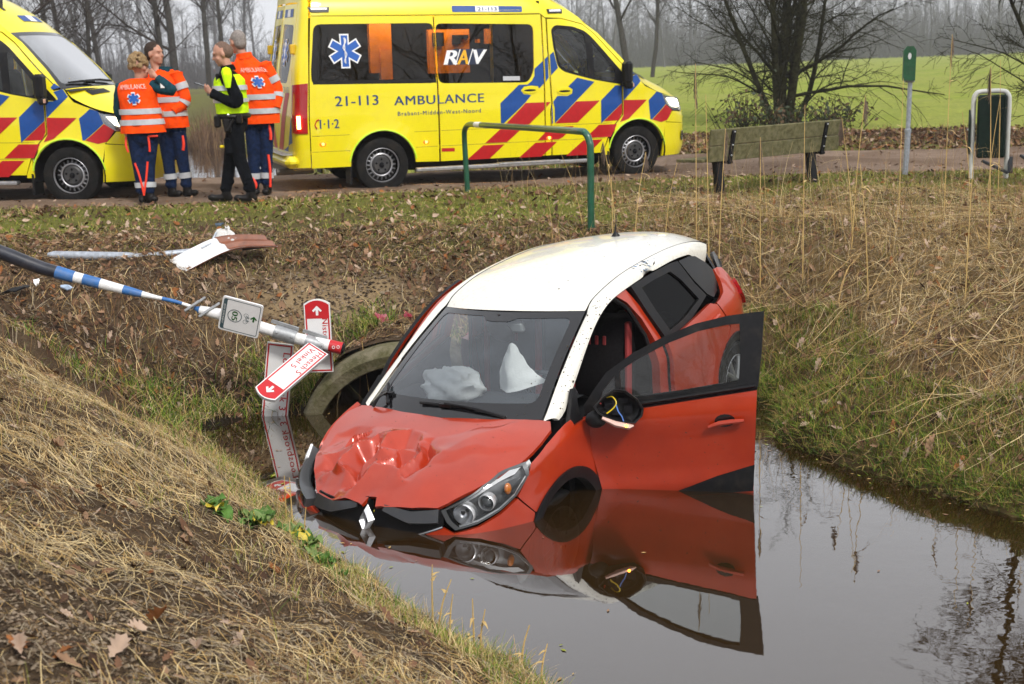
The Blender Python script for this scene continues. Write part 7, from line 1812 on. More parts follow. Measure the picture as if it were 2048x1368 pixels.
# the ones that can be told apart, left to right: (photo column, distance, kind, seed, scale, label)
NAMED = [(60, 52, "dense", 1, 1.15, "dark dense bare tree above the left ambulance's roof"),
 (196, 74, "slim", 2, 1.05, "slim bare tree left of a pair, behind the left ambulance's bonnet"), (178, 80, "slim", 3, 1.1, "slim bare tree standing close behind the left ambulance's windscreen"),
 (236, 70, "slim", 4, 1.0, "tall slim tree rising just left of the curly-haired woman"), (264, 78, "slim", 2, 1.1, "tall slim tree rising over the curly-haired woman's head"),
 (372, 60, "slim", 3, 1.0, "leaning slim tree midway between the two pairs of people"), (398, 66, "broad", 1, 1.0, "broad grey oak-like tree left of the policeman's head"),
 (462, 84, "slim", 4, 1.15, "slim tree behind the policeman's and tall man's heads"), (496, 96, "slim", 2, 1.2, "slim tree at the left edge of the ambulance 21-113"),
 (1268, 88, "broad", 2, 1.05, "broad hazy tree just right of the ambulance 21-113's cab"), (1312, 100, "slim", 3, 1.1, "slim hazy tree second to the right of the ambulance cab")]
for u, dist, k, s, sc, lab in NAMED:
    plant_tree(k, s, *KIND[k], px_at(u, dist), dist, TG.uniform(0, 6.28), sc, lab, "bare trees in the mist")
def row_of(n, u0, u1, d0, d1, kinds, label, group):
    for i in range(n):
        u = u0 + (u1 - u0) * (i + TG.uniform(.1, .9)) / n; dist = TG.uniform(d0, d1); k = kinds[int(TG.integers(0, len(kinds)))]
        plant_tree(k, int(TG.integers(1, 5)), *KIND[k], px_at(u, dist), dist, TG.uniform(0, 6.28), TG.uniform(.95, 1.45), label, group)
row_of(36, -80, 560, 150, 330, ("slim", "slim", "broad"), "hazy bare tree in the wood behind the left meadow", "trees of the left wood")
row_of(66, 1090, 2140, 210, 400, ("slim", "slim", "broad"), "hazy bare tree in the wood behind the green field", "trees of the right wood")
for i in range(26):                                   # the far side of the lane behind the photographer, seen in glass and water
    x = -52 + i * 4.4 + TG.normal(0, 1); k = ("dense", "broad", "slim")[i % 3]
    plant_tree(k, int(TG.integers(1, 5)), *KIND[k], x, -24 + TG.normal(0, 5), TG.uniform(0, 6.28), TG.uniform(.7, 1.0), "bare tree behind the photographer, seen only in reflections", "trees behind the photographer")
# undergrowth that closes the two woods off to grey
def brush(name, u0, u1, dist, depth, n, hmax, seed, mat):
    rg = np.random.default_rng(seed); S = []
    dd = rg.uniform(dist, dist + depth, n); x = (rg.uniform(u0, u1, n) - 1024) / FPX * dd * 1.02; z = ground_z(x, dd)
    h = hmax * rg.uniform(.3, 1, n) ** 1.5; dx = rg.normal(0, .16, n) * h; dy = rg.normal(0, .16, n) * h
    S = np.c_[x, dd, z - .1, x + dx, dd + dy, z + h, rg.uniform(.02, .06, n), np.full(n, .01)]
    return link(name, segs_mesh(name, S, mat, 3), kind="stuff")
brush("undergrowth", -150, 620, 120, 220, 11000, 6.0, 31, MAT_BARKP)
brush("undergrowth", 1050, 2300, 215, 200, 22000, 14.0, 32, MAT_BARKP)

# ------------------------------------------------------------------ the many-stemmed tree at the field's edge
def stems_tree(name, loc, seed, stems, label, H=6.5, droop=-.03, reach=.55, low=.18):
    rg = np.random.default_rng(seed); t = empty(name, (loc[0], loc[1], gz(*loc)), None, label, "tree")
    cfg = dict(seg=(10, 8, 6, 4), kids=(11, 9, 7), wob=(.06, .10, .13, .18), up=(.05, -.02, droop, droop), bare=(low, .12, .08), ang=(.80, .72, .65), len=(reach, .50, .50), rat=(.48, .52, .55), rmin=.0045)
    fine = []
    for (dx, dy, r, hh, bx) in stems:
        out = [[], []]
        grow(out, rg, np.array([bx, rg.normal(0, .12), -.15]), np.array([dx, dy, 1.0]), hh, r, 0, dict(cfg, split=True))
        link("stem", segs_mesh("stem", out[0], MAT_BARK2, 8), t); fine += out[1]
    link("crown", segs_mesh("crown", fine, MAT_BARK2, 3), t)
    return t
stems_tree("field_tree", (6.62, 30.3), 4, [(-.30, .1, .075, 5.6, -.20), (-.15, -.1, .10, 6.4, -.12), (-.05, .1, .15, 7.0, -.02), (.06, -.1, .12, 6.8, .05), (.18, .1, .095, 6.2, .14), (.36, -.05, .07, 5.2, .20), (.0, .3, .08, 6.0, .05)], "dark many-stemmed bare tree behind the park bench")
stems_tree("field_tree", (10.35, 23.6), 8, [(-.22, .0, .06, 4.8, -.1), (-.45, -.1, .05, 4.0, -.05), (.1, .1, .07, 5.0, .05)], "thin tangled bare tree reaching in at the right edge above the litter bin")
stems_tree("field_tree", (6.75, 14.7), 15, [(-.16, -.05, .10, 7.4, -.05), (.10, .0, .13, 8.2, .05), (-.42, -.1, .07, 6.4, 0)], "bare tree beyond the right edge, mirrored in the ditch", reach=.36, low=.42)
# cut stake beside it, brambles round its foot
mb = MB(); mb.tube([(0, 0, -.2), (0, 0, .40), (.005, 0, .52)], [.095, .09, .085], 12); o = put("wooden_stake", mb, M("stake_wood", (.32, .19, .085), .8, var=.25, vscale=12, bump=.4, bscale=30)); o.location = (6.28, 29.3, gz(6.28, 29.3)); tag(o, "pale cut wooden stake at the foot of the many-stemmed tree", "stake")

def leaf_cloud(name, c, spread, n, sizes, mats, seed, parent=None, **kw):
    rg = np.random.default_rng(seed)
    P = np.asarray(c) + rg.normal(0, 1, (n, 3)) * np.asarray(spread); P[:, 2] = np.maximum(P[:, 2], ground_z(P[:, 0], P[:, 1]) + .02)
    d = rg.normal(0, 1, (n, 3)); d /= np.linalg.norm(d, axis=1)[:, None]; e = np.cross(d, rg.normal(0, 1, (n, 3))); e /= np.linalg.norm(e, axis=1)[:, None]
    s = rg.uniform(*sizes, n)[:, None]
    V = np.stack([P - d * s, P + e * s * .55, P + d * s, P - e * s * .55], 1).reshape(-1, 3)
    o = link(name, raw_mesh(name, V, np.arange(4 * n).reshape(-1, 4), mats, rg.integers(0, len(mats), n)), parent)
    return tag(o, **kw) if kw else o
MAT_BRAMBLE = [M("bramble_leaf", (.028, .042, .014), .6), M("bramble_brown", (.085, .048, .022), .8)]
for (x, y, sx, sz, n, sd2, lab) in ((5.55, 29.2, .38, .26, 420, 1, "low dark bramble bush left of the many-stemmed tree"), (7.5, 29.0, .32, .18, 260, 2, "low dark bramble bush right of the many-stemmed tree"), (6.3, 28.6, .4, .14, 260, 3, "brown bramble bush in front of the many-stemmed tree's foot")):
    t = empty("bramble_bush", (x, y, gz(x, y)), None, lab, "bush")
    o = leaf_cloud("foliage", (x, y, gz(x, y) + .35), (sx, .35, sz), n, (.03, .075), MAT_BRAMBLE, sd2); o.parent = t; o.location = (-x, -y, -gz(x, y))
    rg = np.random.default_rng(sd2); S = []
    for k in range(40):
        a = rg.uniform(0, 6.28); p = np.array([rg.normal(0, .25), rg.normal(0, .2), -.05]); q = p + np.array([math.cos(a) * rg.uniform(.2, .8), math.sin(a) * .4, rg.uniform(.3, .9)]); S.append((*p, *q, .010, .006)); S.append((*q, *(q + [math.cos(a) * .4, 0, -.25]), .006, .004))
    link("cane", segs_mesh("cane", S, MAT_BARK2, 3), t)
# brown reed bed and hay bale-like block behind the left ambulance
# ------------------------------------------------------------------ straw, grass, leaves
def flatmat(name, c, rough=.85, var=.25, vs=6.0, trans=0.0):
    m = M(name, c, rough, spec=.05, var=var, vscale=vs)
    return m
STRAW = [flatmat("straw_pale", (.56, .43, .225)), flatmat("straw_gold", (.43, .285, .115)), flatmat("straw_brown", (.22, .135, .060)), flatmat("straw_grey", (.33, .27, .185))]
GREEN = [flatmat("grass_green", (.10, .185, .022)), flatmat("grass_yellowgreen", (.25, .27, .045)), flatmat("grass_dark", (.040, .075, .018))]
LEAF = [flatmat("leaf_tan", (.27, .165, .10)), flatmat("leaf_brown", (.15, .080, .048)), flatmat("leaf_pale", (.40, .29, .215)), flatmat("leaf_dark", (.065, .038, .025)), flatmat("leaf_rust", (.24, .095, .035))]
GR = np.random.default_rng(77)
def dwater(x, y):
    p = np.c_[x, y]; d = poly_dist(p, DITCH); return np.where(inside(p, DITCH), -d, d)
def spots(n, xr, yr, ok, lod=True, d0=5.0):
    """n random points in a rectangle that pass ok(x, y), thinned with distance from the viewer"""
    X, Y = [], []; c = 0
    for _ in range(60):
        x = GR.uniform(*xr, n); y = GR.uniform(*yr, n); k = ok(x, y) & (np.abs(x) < .47 * y + 1.6)
        if lod: k &= GR.random(n) < np.clip(d0 / np.hypot(x, y), 0, 1) ** 1.3
        X.append(x[k]); Y.append(y[k]); c += k.sum()
        if c >= n: break
    return np.concatenate(X)[:n], np.concatenate(Y)[:n]
def blades(name, x, y, L, w, elev, mats, mw, k=3, droop=.3, lying=False, bias=None, lift=.01):
    n = len(x); az = GR.uniform(0, 6.283, n) if bias is None else bias[0] + GR.normal(0, bias[1], n)
    L = GR.uniform(L[0], L[1], n) * GR.uniform(.6, 1.0, n); w = GR.uniform(w[0], w[1], n); el = GR.uniform(elev[0], elev[1], n)
    dx, dy = np.cos(az), np.sin(az); px_, py_ = -dy, dx
    bend = GR.normal(0, .10, n) * L * np.where(GR.random(n) < .15, 2.5, 1)
    V = np.zeros((n, k + 1, 2, 3)); z0 = ground_z(x, y)
    for i in range(k + 1):
        t = i / k; e = el - droop * t * GR.uniform(.6, 1.4, n); hor = L * t * np.cos(el) + 0 * e; off = bend * t * t
        cx, cy = x + dx * hor + px_ * off, y + dy * hor + py_ * off
        if lying: cz = ground_z(cx, cy) + lift + np.sin(el) * L * t * (1.3 - t) + GR.uniform(-.004, .02, n)
        else: cz = z0 - .01 + L * np.sin(el) * (t - droop * .5 * t * t)
        ww = w * (1 - .75 * t) if not lying else w * (1 - .5 * abs(2 * t - 1) ** 2)
        tw = GR.normal(0, .25, n) * ww
        V[:, i, 0] = np.c_[cx - px_ * ww, cy - py_ * ww, cz - tw]; V[:, i, 1] = np.c_[cx + px_ * ww, cy + py_ * ww, cz + tw]
    b = (np.arange(n) * 2 * (k + 1))[:, None, None]
    F = np.array([[2 * i, 2 * i + 1, 2 * i + 3, 2 * i + 2] for i in range(k)])[None] + b
    mi = GR.choice(len(mats), n, p=np.array(mw) / np.sum(mw)).repeat(k)
    return link(name, raw_mesh(name, V.reshape(-1, 3), F.reshape(-1, 4), mats, mi), kind="stuff")
OAK = np.array([(0, -.52), (.10, -.40), (.07, -.30), (.24, -.20), (.16, -.08), (.30, .06), (.18, .16), (.24, .30), (.10, .36), (.0, .50), (-.12, .36), (-.24, .28), (-.17, .15), (-.31, .04), (-.16, -.08), (-.23, -.22), (-.07, -.31), (-.09, -.41)])
def leaves(name, x, y, size, mats, mw, lift=.012, tiltmax=.6):
    n = len(x); s = GR.uniform(*size, n); a = GR.uniform(0, 6.283, n); tx, ty = GR.normal(0, tiltmax * .5, n), GR.normal(0, tiltmax * .5, n); cu = GR.uniform(-.2, .9, n); wd = GR.uniform(.7, 1.2, n)
    P = OAK; m = len(P); z0 = ground_z(x, y) + lift + s * .12
    u = P[None, :, 0] * s[:, None] * wd[:, None]; v = P[None, :, 1] * s[:, None]
    X = x[:, None] + u * np.cos(a)[:, None] - v * np.sin(a)[:, None]; Y = y[:, None] + u * np.sin(a)[:, None] + v * np.cos(a)[:, None]
    sl = ground_z(X, Y, True) if n < 6000 else z0[:, None] + 0 * X
    Z = np.where(n < 6000, sl + (lift + s * .10)[:, None], z0[:, None]) + u * tx[:, None] + v * ty[:, None] + cu[:, None] * (np.abs(u) * 1.0 + v * v / s[:, None] * .8)
    C = np.stack([x, y, (ground_z(x, y) + lift + s * .10)], -1)[:, None]
    V = np.concatenate([np.stack([X, Y, Z], -1), C], 1).reshape(-1, 3)
    F = np.array([[i, (i + 1) % m, m] for i in range(m)])[None] + (np.arange(n) * (m + 1))[:, None, None]
    mi = GR.choice(len(mats), n, p=np.array(mw) / np.sum(mw)).repeat(m)
    return link(name, raw_mesh(name, V, F.reshape(-1, 3), mats, mi), kind="stuff")
near_side = lambda x, y: (dwater(x, y) > .03) & (x < 1.2) & (y < 9.6) & ((y < 9.36 + (x + 2.41) * -.32) | (x > -2.4)) & (y < 9.1 - .0 * x)
bare = lambda x, y: np.exp(-(((x + 1.35) / .75) ** 2 + ((y - 3.7) / .75) ** 2))
# near bank
x, y = spots(52000, (-5, 1.5), (1.8, 9.4), lambda x, y: near_side(x, y) & (GR.random(len(x)) > bare(x, y) * .93) & (vnoise(x, y, 1.3, 301) + GR.normal(0, .18, len(x)) > -.18), d0=4)
pb = vnoise(x, y, 1.9, 305) + GR.normal(0, .12, len(x)) > .06
blades("straw", x[~pb], y[~pb], (.05, .30), (.0007, .0022), (-.02, .22), STRAW, (8, 4, 2, 4), lying=True)
blades("straw", x[pb], y[pb], (.04, .20), (.0007, .0020), (-.02, .30), STRAW + [LEAF[1], LEAF[3]], (1, 1.2, 5, 3, 3, 3), lying=True)
x, y = spots(26000, (-4.5, 1.5), (1.8, 9.4), lambda x, y: near_side(x, y) & (GR.random(len(x)) > bare(x, y) * .25), d0=4)
blades("straw_bits", x, y, (.015, .08), (.0006, .0018), (-.02, .3), STRAW, (2, 1.5, 5, 5), k=2, lying=True)
x, y = spots(14000, (-4.6, 1.5), (2.2, 9.4), lambda x, y: near_side(x, y) & (GR.random(len(x)) > bare(x, y) * 1.3) & (vnoise(x, y, 1.1, 303) > -.02), d0=4)
blades("dry_grass", x, y, (.07, .24), (.0008, .0019), (.5, 1.45), STRAW + GREEN[1:2], (3, 4, 2, 1, 2), droop=.7)
x, y = spots(15000, (-3.2, 1.5), (2.0, 9.5), lambda x, y: near_side(x, y) & (np.abs(dwater(x, y) - .16) < .17 + .30 * vnoise(x, y, 1.2, 304)), d0=4)
blades("green_grass", x, y, (.06, .20), (.0009, .0024), (.5, 1.5), GREEN + STRAW[:3], (3, 3, 1, 2, 2, 1), droop=.7)
x, y = spots(900, (-4, 1), (1.8, 9), near_side, d0=4)
leaves("leaf_litter", x, y, (.025, .075), LEAF, (4, 3, 2, 4, .8), tiltmax=1.0)
# slope left of the culvert and round the signpost: leaves and brown stalks, green tufts
left_bank = lambda x, y: (dwater(x, y) > .03) & (x < 1.6) & (y > 9.0 - (x < -2.2) * .9) & (y < 12.5)
dirtp = lambda x, y: np.exp(-(((x + 1.55) / .75) ** 2 + ((y - 10.95) / .42) ** 2))
x, y = spots(26000, (-6, 2), (8.4, 13.2), lambda x, y: left_bank(x, y) & (GR.random(len(x)) > dirtp(x, y) * 1.2), d0=11)
blades("straw", x, y, (.05, .28), (.0012, .0028), (-.05, .35), STRAW + [LEAF[1], LEAF[3]], (1.2, 1.6, 5, 2, 3, 4), lying=True)
x, y = spots(5500, (-6, 2), (8.4, 13.2), lambda x, y: left_bank(x, y) & (GR.random(len(x)) > dirtp(x, y) * .9), d0=11)
leaves("leaf_litter", x, y, (.025, .075), LEAF, (4, 5, 1.5, 5, 1.2), tiltmax=1.0)
right_bank0 = lambda x, y: (dwater(x, y) > .7) & (x > 1.3)
def tufts(name, cs, n, L, w, mats, mw):
    xs, ys = [], []
    for cx, cy, r in cs: xs.append(cx + GR.normal(0, r, n)); ys.append(cy + GR.normal(0, r, n))
    x, y = np.concatenate(xs), np.concatenate(ys); k = dwater(x, y) > -.05
    return blades(name, x[k], y[k], L, w, (.55, 1.5), mats, mw, droop=.95)
tufts("grass_tufts", [(-2.55, 9.45, .12), (-2.75, 9.62, .14), (-2.95, 9.9, .16), (-2.35, 9.72, .10), (-1.95, 9.85, .10), (-1.62, 9.95, .10), (-1.30, 10.5, .12), (-3.3, 9.2, .18), (-2.1, 10.2, .14), (-1.15, 10.65, .12), (-.3, 10.35, .15), (-1.75, 10.0, .1), (-2.6, 8.95, .12)], 420, (.12, .38), (.0018, .0036), GREEN + STRAW[:2], (4, 3, 2, 1.5, 1.2))
cs = [(a, b, GR.uniform(.05, .12)) for a, b in zip(GR.uniform(-3.6, .6, 260), GR.uniform(2.6, 9.2, 260)) if near_side(np.array([a]), np.array([b]))[0] and GR.random() > bare(np.array([a]), np.array([b]))[0]]
tufts("grass_tufts", cs[:75], 90, (.05, .17), (.0008, .0019), STRAW + GREEN[:2], (4, 4, 3, 2, .6, .9))
tufts("grass_tufts", cs[75:110], 80, (.03, .10), (.0009, .0020), GREEN + STRAW[:1], (3, 4, 1, 2))
cs = [(a, b, GR.uniform(.07, .16)) for a, b in zip(GR.uniform(1.6, 6.5, 240), GR.uniform(6, 13, 240)) if right_bank0(np.array([a]), np.array([b]))[0]]
tufts("grass_tufts", cs[:80], 110, (.08, .32), (.0010, .0024), STRAW + GREEN[1:2], (2, 4, 5, 2, 1.2))
# verge along the road
verge_ok = lambda x, y: (dwater(x, y) > 1.2) & (y < road_near(x) + .25) & (y > 11.2 + .12 * np.clip(x, 0, 9))
x, y = spots(80000, (-9, 11), (10.8, 17.6), lambda x, y: verge_ok(x, y) & (vnoise(x, y, .8, 310) + GR.normal(0, .2, len(x)) > -.22), d0=14)
blades("verge_grass", x, y, (.04, .12), (.0022, .0044), (.3, 1.4), GREEN + STRAW, (4, 8, 1, 2.5, 3.5, 1.5, .5), k=2, droop=.7)
x, y = spots(4200, (-9, 11), (10.5, 17.3), verge_ok, d0=14)
leaves("leaf_litter", x, y, (.035, .085), LEAF, (4, 3, 3, 3, 1.2), tiltmax=1.0)
# right bank: flattened reeds
right_bank = lambda x, y: (dwater(x, y) > .04) & (x > 1.3) & (y < 15.2)
x, y = spots(52000, (1.3, 8.5), (5.5, 14.8), lambda x, y: right_bank(x, y) & (GR.random(len(x)) < np.clip((dwater(x, y) - .2) / .9, .08, 1)), d0=9)
pb = vnoise(x, y, 1.4, 325) + GR.normal(0, .12, len(x)) > .08
blades("straw", x[~pb], y[~pb], (.05, .42), (.0007, .0022), (-.06, .28), STRAW, (3, 4, 6, 3), lying=True)
blades("straw", x[pb], y[pb], (.05, .30), (.0009, .0024), (-.06, .34), STRAW + [LEAF[1], LEAF[3], GREEN[1]], (1, 1, 6, 3, 4, 3, 1.2), lying=True)
x, y = spots(1300, (1.3, 8.5), (6.0, 14.0), lambda x, y: right_bank(x, y) & (dwater(x, y) > .55), d0=9)
blades("reed_straw", x, y, (.4, 1.2), (.0014, .0034), (-.03, .10), STRAW[:3], (2.5, 2.5, 1.5), k=5, lying=True, lift=.05, bias=(2.6, .9))
x, y = spots(7000, (1.3, 8.5), (6.5, 15.0), lambda x, y: right_bank(x, y) & (dwater(x, y) > .7), d0=11)
blades("dry_grass", x, y, (.08, .36), (.0012, .0028), (.4, 1.5), STRAW + GREEN[1:2], (2, 3, 5, 3, 1.5), droop=.6)
x, y = spots(34000, (1.3, 7.5), (4.5, 10.8), lambda x, y: (x > 1.3) & (np.abs(dwater(x, y) - .42) < .44 + .35 * vnoise(x, y, 1.0, 320)), d0=8)
blades("green_grass", x, y, (.06, .22), (.0014, .0030), (.4, 1.5), GREEN + STRAW[1:3], (4, 5, 2, 1.5, 1.5), droop=.8)
x, y = spots(9000, (1.2, 7.5), (4.5, 10.6), lambda x, y: (x > 1.2) & (np.abs(dwater(x, y) - .07) < .10), d0=8)
blades("waterside_grass", x, y, (.06, .26), (.0014, .0030), (.1, 1.3), GREEN + STRAW[1:3], (2.5, 3, 3, 2, 2), droop=1.1)
x, y = spots(3600, (1.4, 8.5), (6, 14.5), right_bank, d0=9)
leaves("leaf_litter", x, y, (.03, .085), LEAF, (4, 3, 3, 3, 1.5), tiltmax=1.0)
# upright brown stalks at the top of the right bank
x, y = spots(1000, (-.2, 8), (10.6, 15.0), lambda x, y: (dwater(x, y) > 1.0) & (x > -.2 + .0 * y) & (vnoise(x, y, .9, 330) > -.15), d0=12)
blades("dead_stalks", x, y, (.25, 1.0), (.0014, .0028), (1.05, 1.57), STRAW, (1.5, 3, 5, 1), k=4, droop=.15)
# beyond the road
beyond = lambda x, y: (y > road_far(x) - .15) & (y < 28.5) & (x > -2 + (y - 22) * -.1)
x, y = spots(9000, (-4, 16), (20, 29), beyond, lod=False)
leaves("leaf_litter", x, y, (.07, .13), LEAF, (3, 6, 1.5, 5, 2), tiltmax=1.0)
x, y = spots(7000, (-4, 16), (20, 30), beyond, lod=False)
blades("dry_grass", x, y, (.10, .35), (.004, .008), (.3, 1.4), STRAW + GREEN[:2], (1, 2, 5, 1, 1, 1), k=2, droop=.6)
meadow = lambda x, y: (y > road_far(x) + .1) & (x < 2.5) & (poly_dist(np.c_[x, y], CANAL[1:], False) > 1.75)
x, y = spots(42000, (-24, 3), (20, 62), meadow, d0=26)
blades("meadow_grass", x, y, (.15, .55), (.006, .014), (.5, 1.5), STRAW + GREEN, (3, 4, 4, 1.5, 2, 3.5, .8), k=2, droop=.8)
x, y = spots(26000, (-2, 26), (29, 70), lambda x, y: field_keep(x, y), d0=34)
blades("field_sprouts", x, y, (.06, .16), (.008, .018), (.4, 1.3), [flatmat("sprout_light", (.21, .30, .055)), flatmat("sprout_green", (.12, .20, .03)), flatmat("sprout_straw", (.36, .32, .14))], (4, 4, 1.5), k=1, droop=.5)
# road litter
x, y = spots(1500, (-9, 12), (14, 23), lambda x, y: (y > road_near(x)) & (y < road_far(x)), d0=16)
leaves("leaf_litter", x, y, (.04, .09), LEAF, (3, 4, 2, 3, 1))

# crumbs of earth on the bare soil, and scraps afloat
def crumbs(name, x, y, sz, mats):
    n = len(x); base = np.array([(1, 0, 0), (-1, 0, 0), (0, 1, 0), (0, -1, 0), (0, 0, 1), (0, 0, -.6)], float); T = np.array([(0, 2, 4), (2, 1, 4), (1, 3, 4), (3, 0, 4), (2, 0, 5), (1, 2, 5), (3, 1, 5), (0, 3, 5)])
    V = base[None] * GR.uniform(.5, 1.3, (n, 6, 1)) * GR.uniform(*sz, n)[:, None, None]; V[..., 2] *= .7
    V += np.stack([x, y, ground_z(x, y) + .003], -1)[:, None]
    return link(name, raw_mesh(name, V.reshape(-1, 3), (T[None] + (np.arange(n) * 6)[:, None, None]).reshape(-1, 3), mats, GR.integers(0, len(mats), n).repeat(8)), kind="stuff")
CRUMB = [flatmat("crumb_dark", (.045, .032, .022)), flatmat("crumb_mid", (.12, .085, .055)), flatmat("crumb_pale", (.22, .17, .12))]
x, y = spots(14000, (-3, 1), (2.2, 6.2), lambda x, y: near_side(x, y) & (GR.random(len(x)) < .15 + bare(x, y)), d0=4)
crumbs("soil_crumbs", x, y, (.003, .014), CRUMB)
x, y = spots(6000, (-4.5, 1.0), (9.8, 12.6), lambda x, y: left_bank(x, y) & (GR.random(len(x)) < .25 + dirtp(x, y)), lod=False)
crumbs("soil_crumbs", x, y, (.006, .025), CRUMB)
fx = GR.uniform(-2.3, 5, 3600); fy = GR.uniform(2.2, 9.7, 3600); k = (dwater(fx, fy) < -.02) & (GR.random(3600) < np.exp(dwater(fx, fy) / .16) + .012); fx, fy = fx[k], fy[k]
fs = GR.uniform(.006, .022, len(fx)); fa = GR.uniform(0, 6.28, len(fx)); c_, s_ = np.cos(fa) * fs, np.sin(fa) * fs
Vf = np.stack([np.c_[fx + c_, fy + s_], np.c_[fx - s_ * .4, fy + c_ * .4], np.c_[fx - c_, fy - s_], np.c_[fx + s_ * .4, fy - c_ * .4]], 1).reshape(-1, 2)
link("floating_scraps", raw_mesh("floating_scraps", np.c_[Vf, np.full(len(Vf), ZW + .004)], np.arange(len(Vf)).reshape(-1, 4), [LEAF[0], STRAW[1], GREEN[1]], GR.integers(0, 3, len(fx))), kind="stuff")

# ------------------------------------------------------------------ things among the cover: single reeds, weeds, large leaves
MAT_REED = [M("reed_stem", (.50, .34, .12), .6, var=.2, vscale=9), M("reed_plume", (.16, .115, .085), .9, var=.3, vscale=30)]
def reed(x, y, h, lean, az, plume, label, group, zoff=0.0):
    rg = np.random.default_rng(int(abs(x * 991 + y * 77)) + 3); z = gz(x, y) + zoff
    t = empty("reed", (x, y, z), None, label, "reed", group)
    top = np.array([math.cos(az) * lean * h, math.sin(az) * lean * h, h]); mid = top * np.array([.4, .4, .52]); path = spline([(0, 0, -.05), mid, top], 12)
    mb = MB(); mb.tube(path, np.linspace(.0055, .0022, 12), 5); put("stem", mb, MAT_REED[0], t)
    for k in range(2):
        i = int(rg.integers(4, 10)); a = rg.uniform(0, 6.28); L = rg.uniform(.15, .35) * min(1, h); d = np.array([math.cos(a), math.sin(a), .3]); p = path[i]
        q = np.array([p + d * L * s + np.array([0, 0, -.5 * L * s * s]) for s in np.linspace(0, 1, 5)]); w = np.array([-d[1], d[0], 0]) * .010
        mb = MB(); mb.grid(np.stack([q - w * np.linspace(1, .1, 5)[:, None], q + w * np.linspace(1, .1, 5)[:, None]])); put("leaf", mb, MAT_REED[0], t)
    if plume:
        S = []
        for k in range(60):
            s = rg.random(); p = path[-1] * (1 - s * .14) + path[0] * 0 + np.array([0, 0, 0]); q = p + np.array([math.cos(az) * .022, math.sin(az) * .022, -.02]) * rg.uniform(.4, 1.6) + rg.normal(0, .009, 3) + [0, 0, -.05 - .04 * rg.random()]
            S.append((*p, *q, .0018, .0022))
        link("plume", segs_mesh("plume", S, MAT_REED[1], 3), t)
    return t
REEDS = [(1.62, 9.35+1.5, 2.05, .05, 1.4, True), (1.78, 10.75, 1.55, .10, .9, True), (1.70, 10.65, 1.9, .07, 1.6, False), (2.55, 10.9, 1.50, .06, 1.3, False), (3.05, 11.2, 1.35, .09, .4, True), (3.12, 11.4, 1.1, .12, 2.4, True), (3.9, 12.6, 1.35, .10, 1.2, False), (4.35, 12.6, 1.75, .05, 1.0, True), (4.55, 12.4, 1.0, .12, 2.6, False), (5.35, 13.8, 1.5, .08, 1.5, False), (5.15, 13.6, 1.1, .15, .6, False), (4.05, 10.6, 1.55, .06, 1.7, True), (4.9, 11.6, 1.7, .06, 1.5, True), (1.05, 12.2, .85, .2, 2.2, True), (1.2, 12.0, .8, .25, .8, True), (.75, 12.5, .7, .3, 2.8, False), (1.5, 12.1, .7, .2, .3, False), (.98, 11.8, .65, .15, 1.5, False), (3.5, 9.6, 1.2, .1, 1.0, False), (2.9, 10.1, 1.1, .12, 2.0, False), (2.2, 11.0, 1.3, .08, 1.4, True)]
for r in REEDS: reed(*r, "upright dry reed on the far bank of the ditch", "dry reeds standing along the far bank")
for (x, y, h, ln, az) in ((-.42, 5.50, .30, .10, 1.2), (-.40, 5.46, .24, .35, .4), (-.34, 5.40, .20, .2, .9), (-.22, 5.22, .26, .08, 1.5), (-.20, 5.19, .22, .2, .6), (-.02, 4.98, .18, .3, .5), (.06, 4.90, .16, .4, .9), (-1.36, 7.05, .28, .06, 1.2), (-1.30, 6.92, .30, .05, 1.6), (-1.22, 6.80, .20, .15, .8)):
    reed(x, y, h, ln, az, False, "short dry grass stalk at the near waterline", "dry stalks along the near waterline")
MAT_DOCK = [M("dock_green", (.07, .15, .025), .55, spec=.25, var=.3, vscale=18), M("dock_pale", (.17, .235, .075), .6, spec=.2, var=.25, vscale=18), M("dock_yellow", (.52, .40, .03), .55, var=.2)]
def weed(x, y, n, size, seed, label):
    rg = np.random.default_rng(seed); t = empty("dock_plant", (x, y, gz(x, y)), None, label, "plant", "broad-leaved weeds on the near bank")
    for k in range(int(n * 1.7)):
        a = rg.uniform(0, 6.28); L = size * rg.uniform(.35, .95); el = rg.uniform(.15, 1.2); c, s = math.cos(a), math.sin(a); rows = []
        for u_ in np.linspace(0, 1, 8):
            r = L * u_; w = L * .34 * math.sin(math.pi * min(1, max(0, (u_ - .22) / .78)) ** .8) + .004; h = math.sin(el) * r - .35 * L * u_ ** 2.2
            wv = .014 * math.sin(11 * u_ + k) + .006 * math.sin(23 * u_ + 2 * k)
            rows.append([(c * r * math.cos(el) - s * w * m, s * r * math.cos(el) + c * w * m, h + abs(m) * w * .35 + wv * m + .02) for m in (-1, -.5, 0, .5, 1)])
        mb = MB(); mb.grid(np.array(rows)); put("leaf", mb, MAT_DOCK[int(rg.choice(3, p=(.55, .33, .12)))], t)
for i, (x, y, n, s, lab) in enumerate(((-1.53, 6.10, 11, .15, "pale green weed farthest left of the row on the near bank"), (-1.41, 6.26, 9, .12, "green weed second from the left, just above the yellowing one"), (-1.30, 6.10, 11, .14, "weed with yellowing leaves in the middle of the row"), (-1.20, 6.28, 9, .12, "dark green weed at the waterline below the car's crushed corner"), (-1.08, 6.08, 11, .14, "leafy green weed third from the right of the row"), (-.98, 5.92, 10, .13, "leafy green weed second from the right of the row"), (-.88, 5.82, 8, .11, "small green weed at the right end of the row by the water"))):
    weed(x, y, n, s, 50 + i, lab)
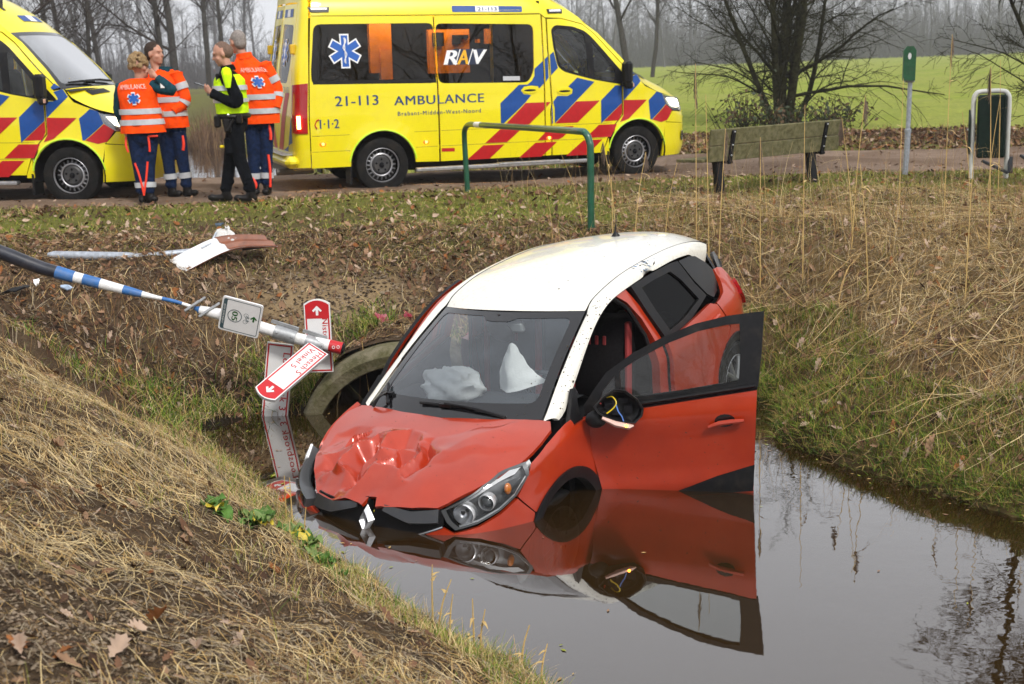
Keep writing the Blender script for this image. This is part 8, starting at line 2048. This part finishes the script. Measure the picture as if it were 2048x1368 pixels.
BIG = [(-1.24, 4.04, .12, 4, "curled rust-brown oak leaf lying on the bare soil"), (-1.22, 3.54, .115, 2, "large pale oak leaf on bare soil near the photo's bottom edge"), (-1.32, 3.38, .07, 4, "small orange oak leaf left of the pale one at the bottom"), (-1.45, 5.22, .11, 0, "tan oak leaf leaning on the straw below the weeds"), (-2.25, 6.0, .12, 0, "wide tan leaf on the straw at the left"), (-1.42, 3.33, .08, 2, "pale grey oak leaf in the bottom left corner"), (-1.06, 3.82, .09, 2, "pale oak leaf on the soil right of the rust-brown one")]
for i, (x, y, s, mi, lab) in enumerate(BIG):
    P = np.vstack([OAK, [(0, 0)]]) * s * .95; rg = np.random.default_rng(i); cu = rg.uniform(.6, 1.6); Zl = cu * np.abs(P[:, 0]) * .9 + P[:, 1] ** 2 / s * rg.uniform(.2, .8) + rg.normal(0, .004, len(P)); m = len(OAK)
    mb = MB(); mb.add(np.c_[P, Zl], [(k, (k + 1) % m, m) for k in range(m)]); mb.tube([(0, -.52 * s * 1.15, Zl[0]), (.01, -.8 * s, Zl[0] + .01)], .0016, 4)
    o = put("oak_leaf", mb, LEAF[mi], smooth=True, sharp=60); o.location = (x, y, gz(x, y) + .03); o.rotation_euler = (rg.normal(0, .3) + .35, rg.normal(0, .3), rg.uniform(0, 6.28)); tag(o, lab, "leaf", "large fallen oak leaves in the foreground")
# brown reed bed by the far ditch
x, y = spots(5200, (-17, -11.2), (44, 52), lambda x, y: poly_dist(np.c_[x, y], CANAL[1:], False) > 1.2, lod=False)
blades("reed_bed", x, y, (.8, 2.0), (.012, .028), (1.3, 1.57), [flatmat("reedbed_a", (.20, .125, .07)), flatmat("reedbed_b", (.12, .07, .045))], (1, 1), k=2, droop=.2)
# ------------------------------------------------------------------ the misty air
hz_m = bpy.data.materials.new("mist"); hz_m.use_nodes = True
nt = hz_m.node_tree; nt.nodes.clear()
o_ = nd(nt, "ShaderNodeOutputMaterial"); pv = nd(nt, "ShaderNodeVolumePrincipled")
pv.inputs["Color"].default_value = (.90, .92, .97, 1); pv.inputs["Density"].default_value = .0007; pv.inputs["Anisotropy"].default_value = 0.0
nt.links.new(pv.outputs[0], o_.inputs["Volume"])
mb = MB(); mb.box((0, 205, 15.0), (1100, 640, 36.0)); put("haze", mb, hz_m, smooth=False, kind="stuff")
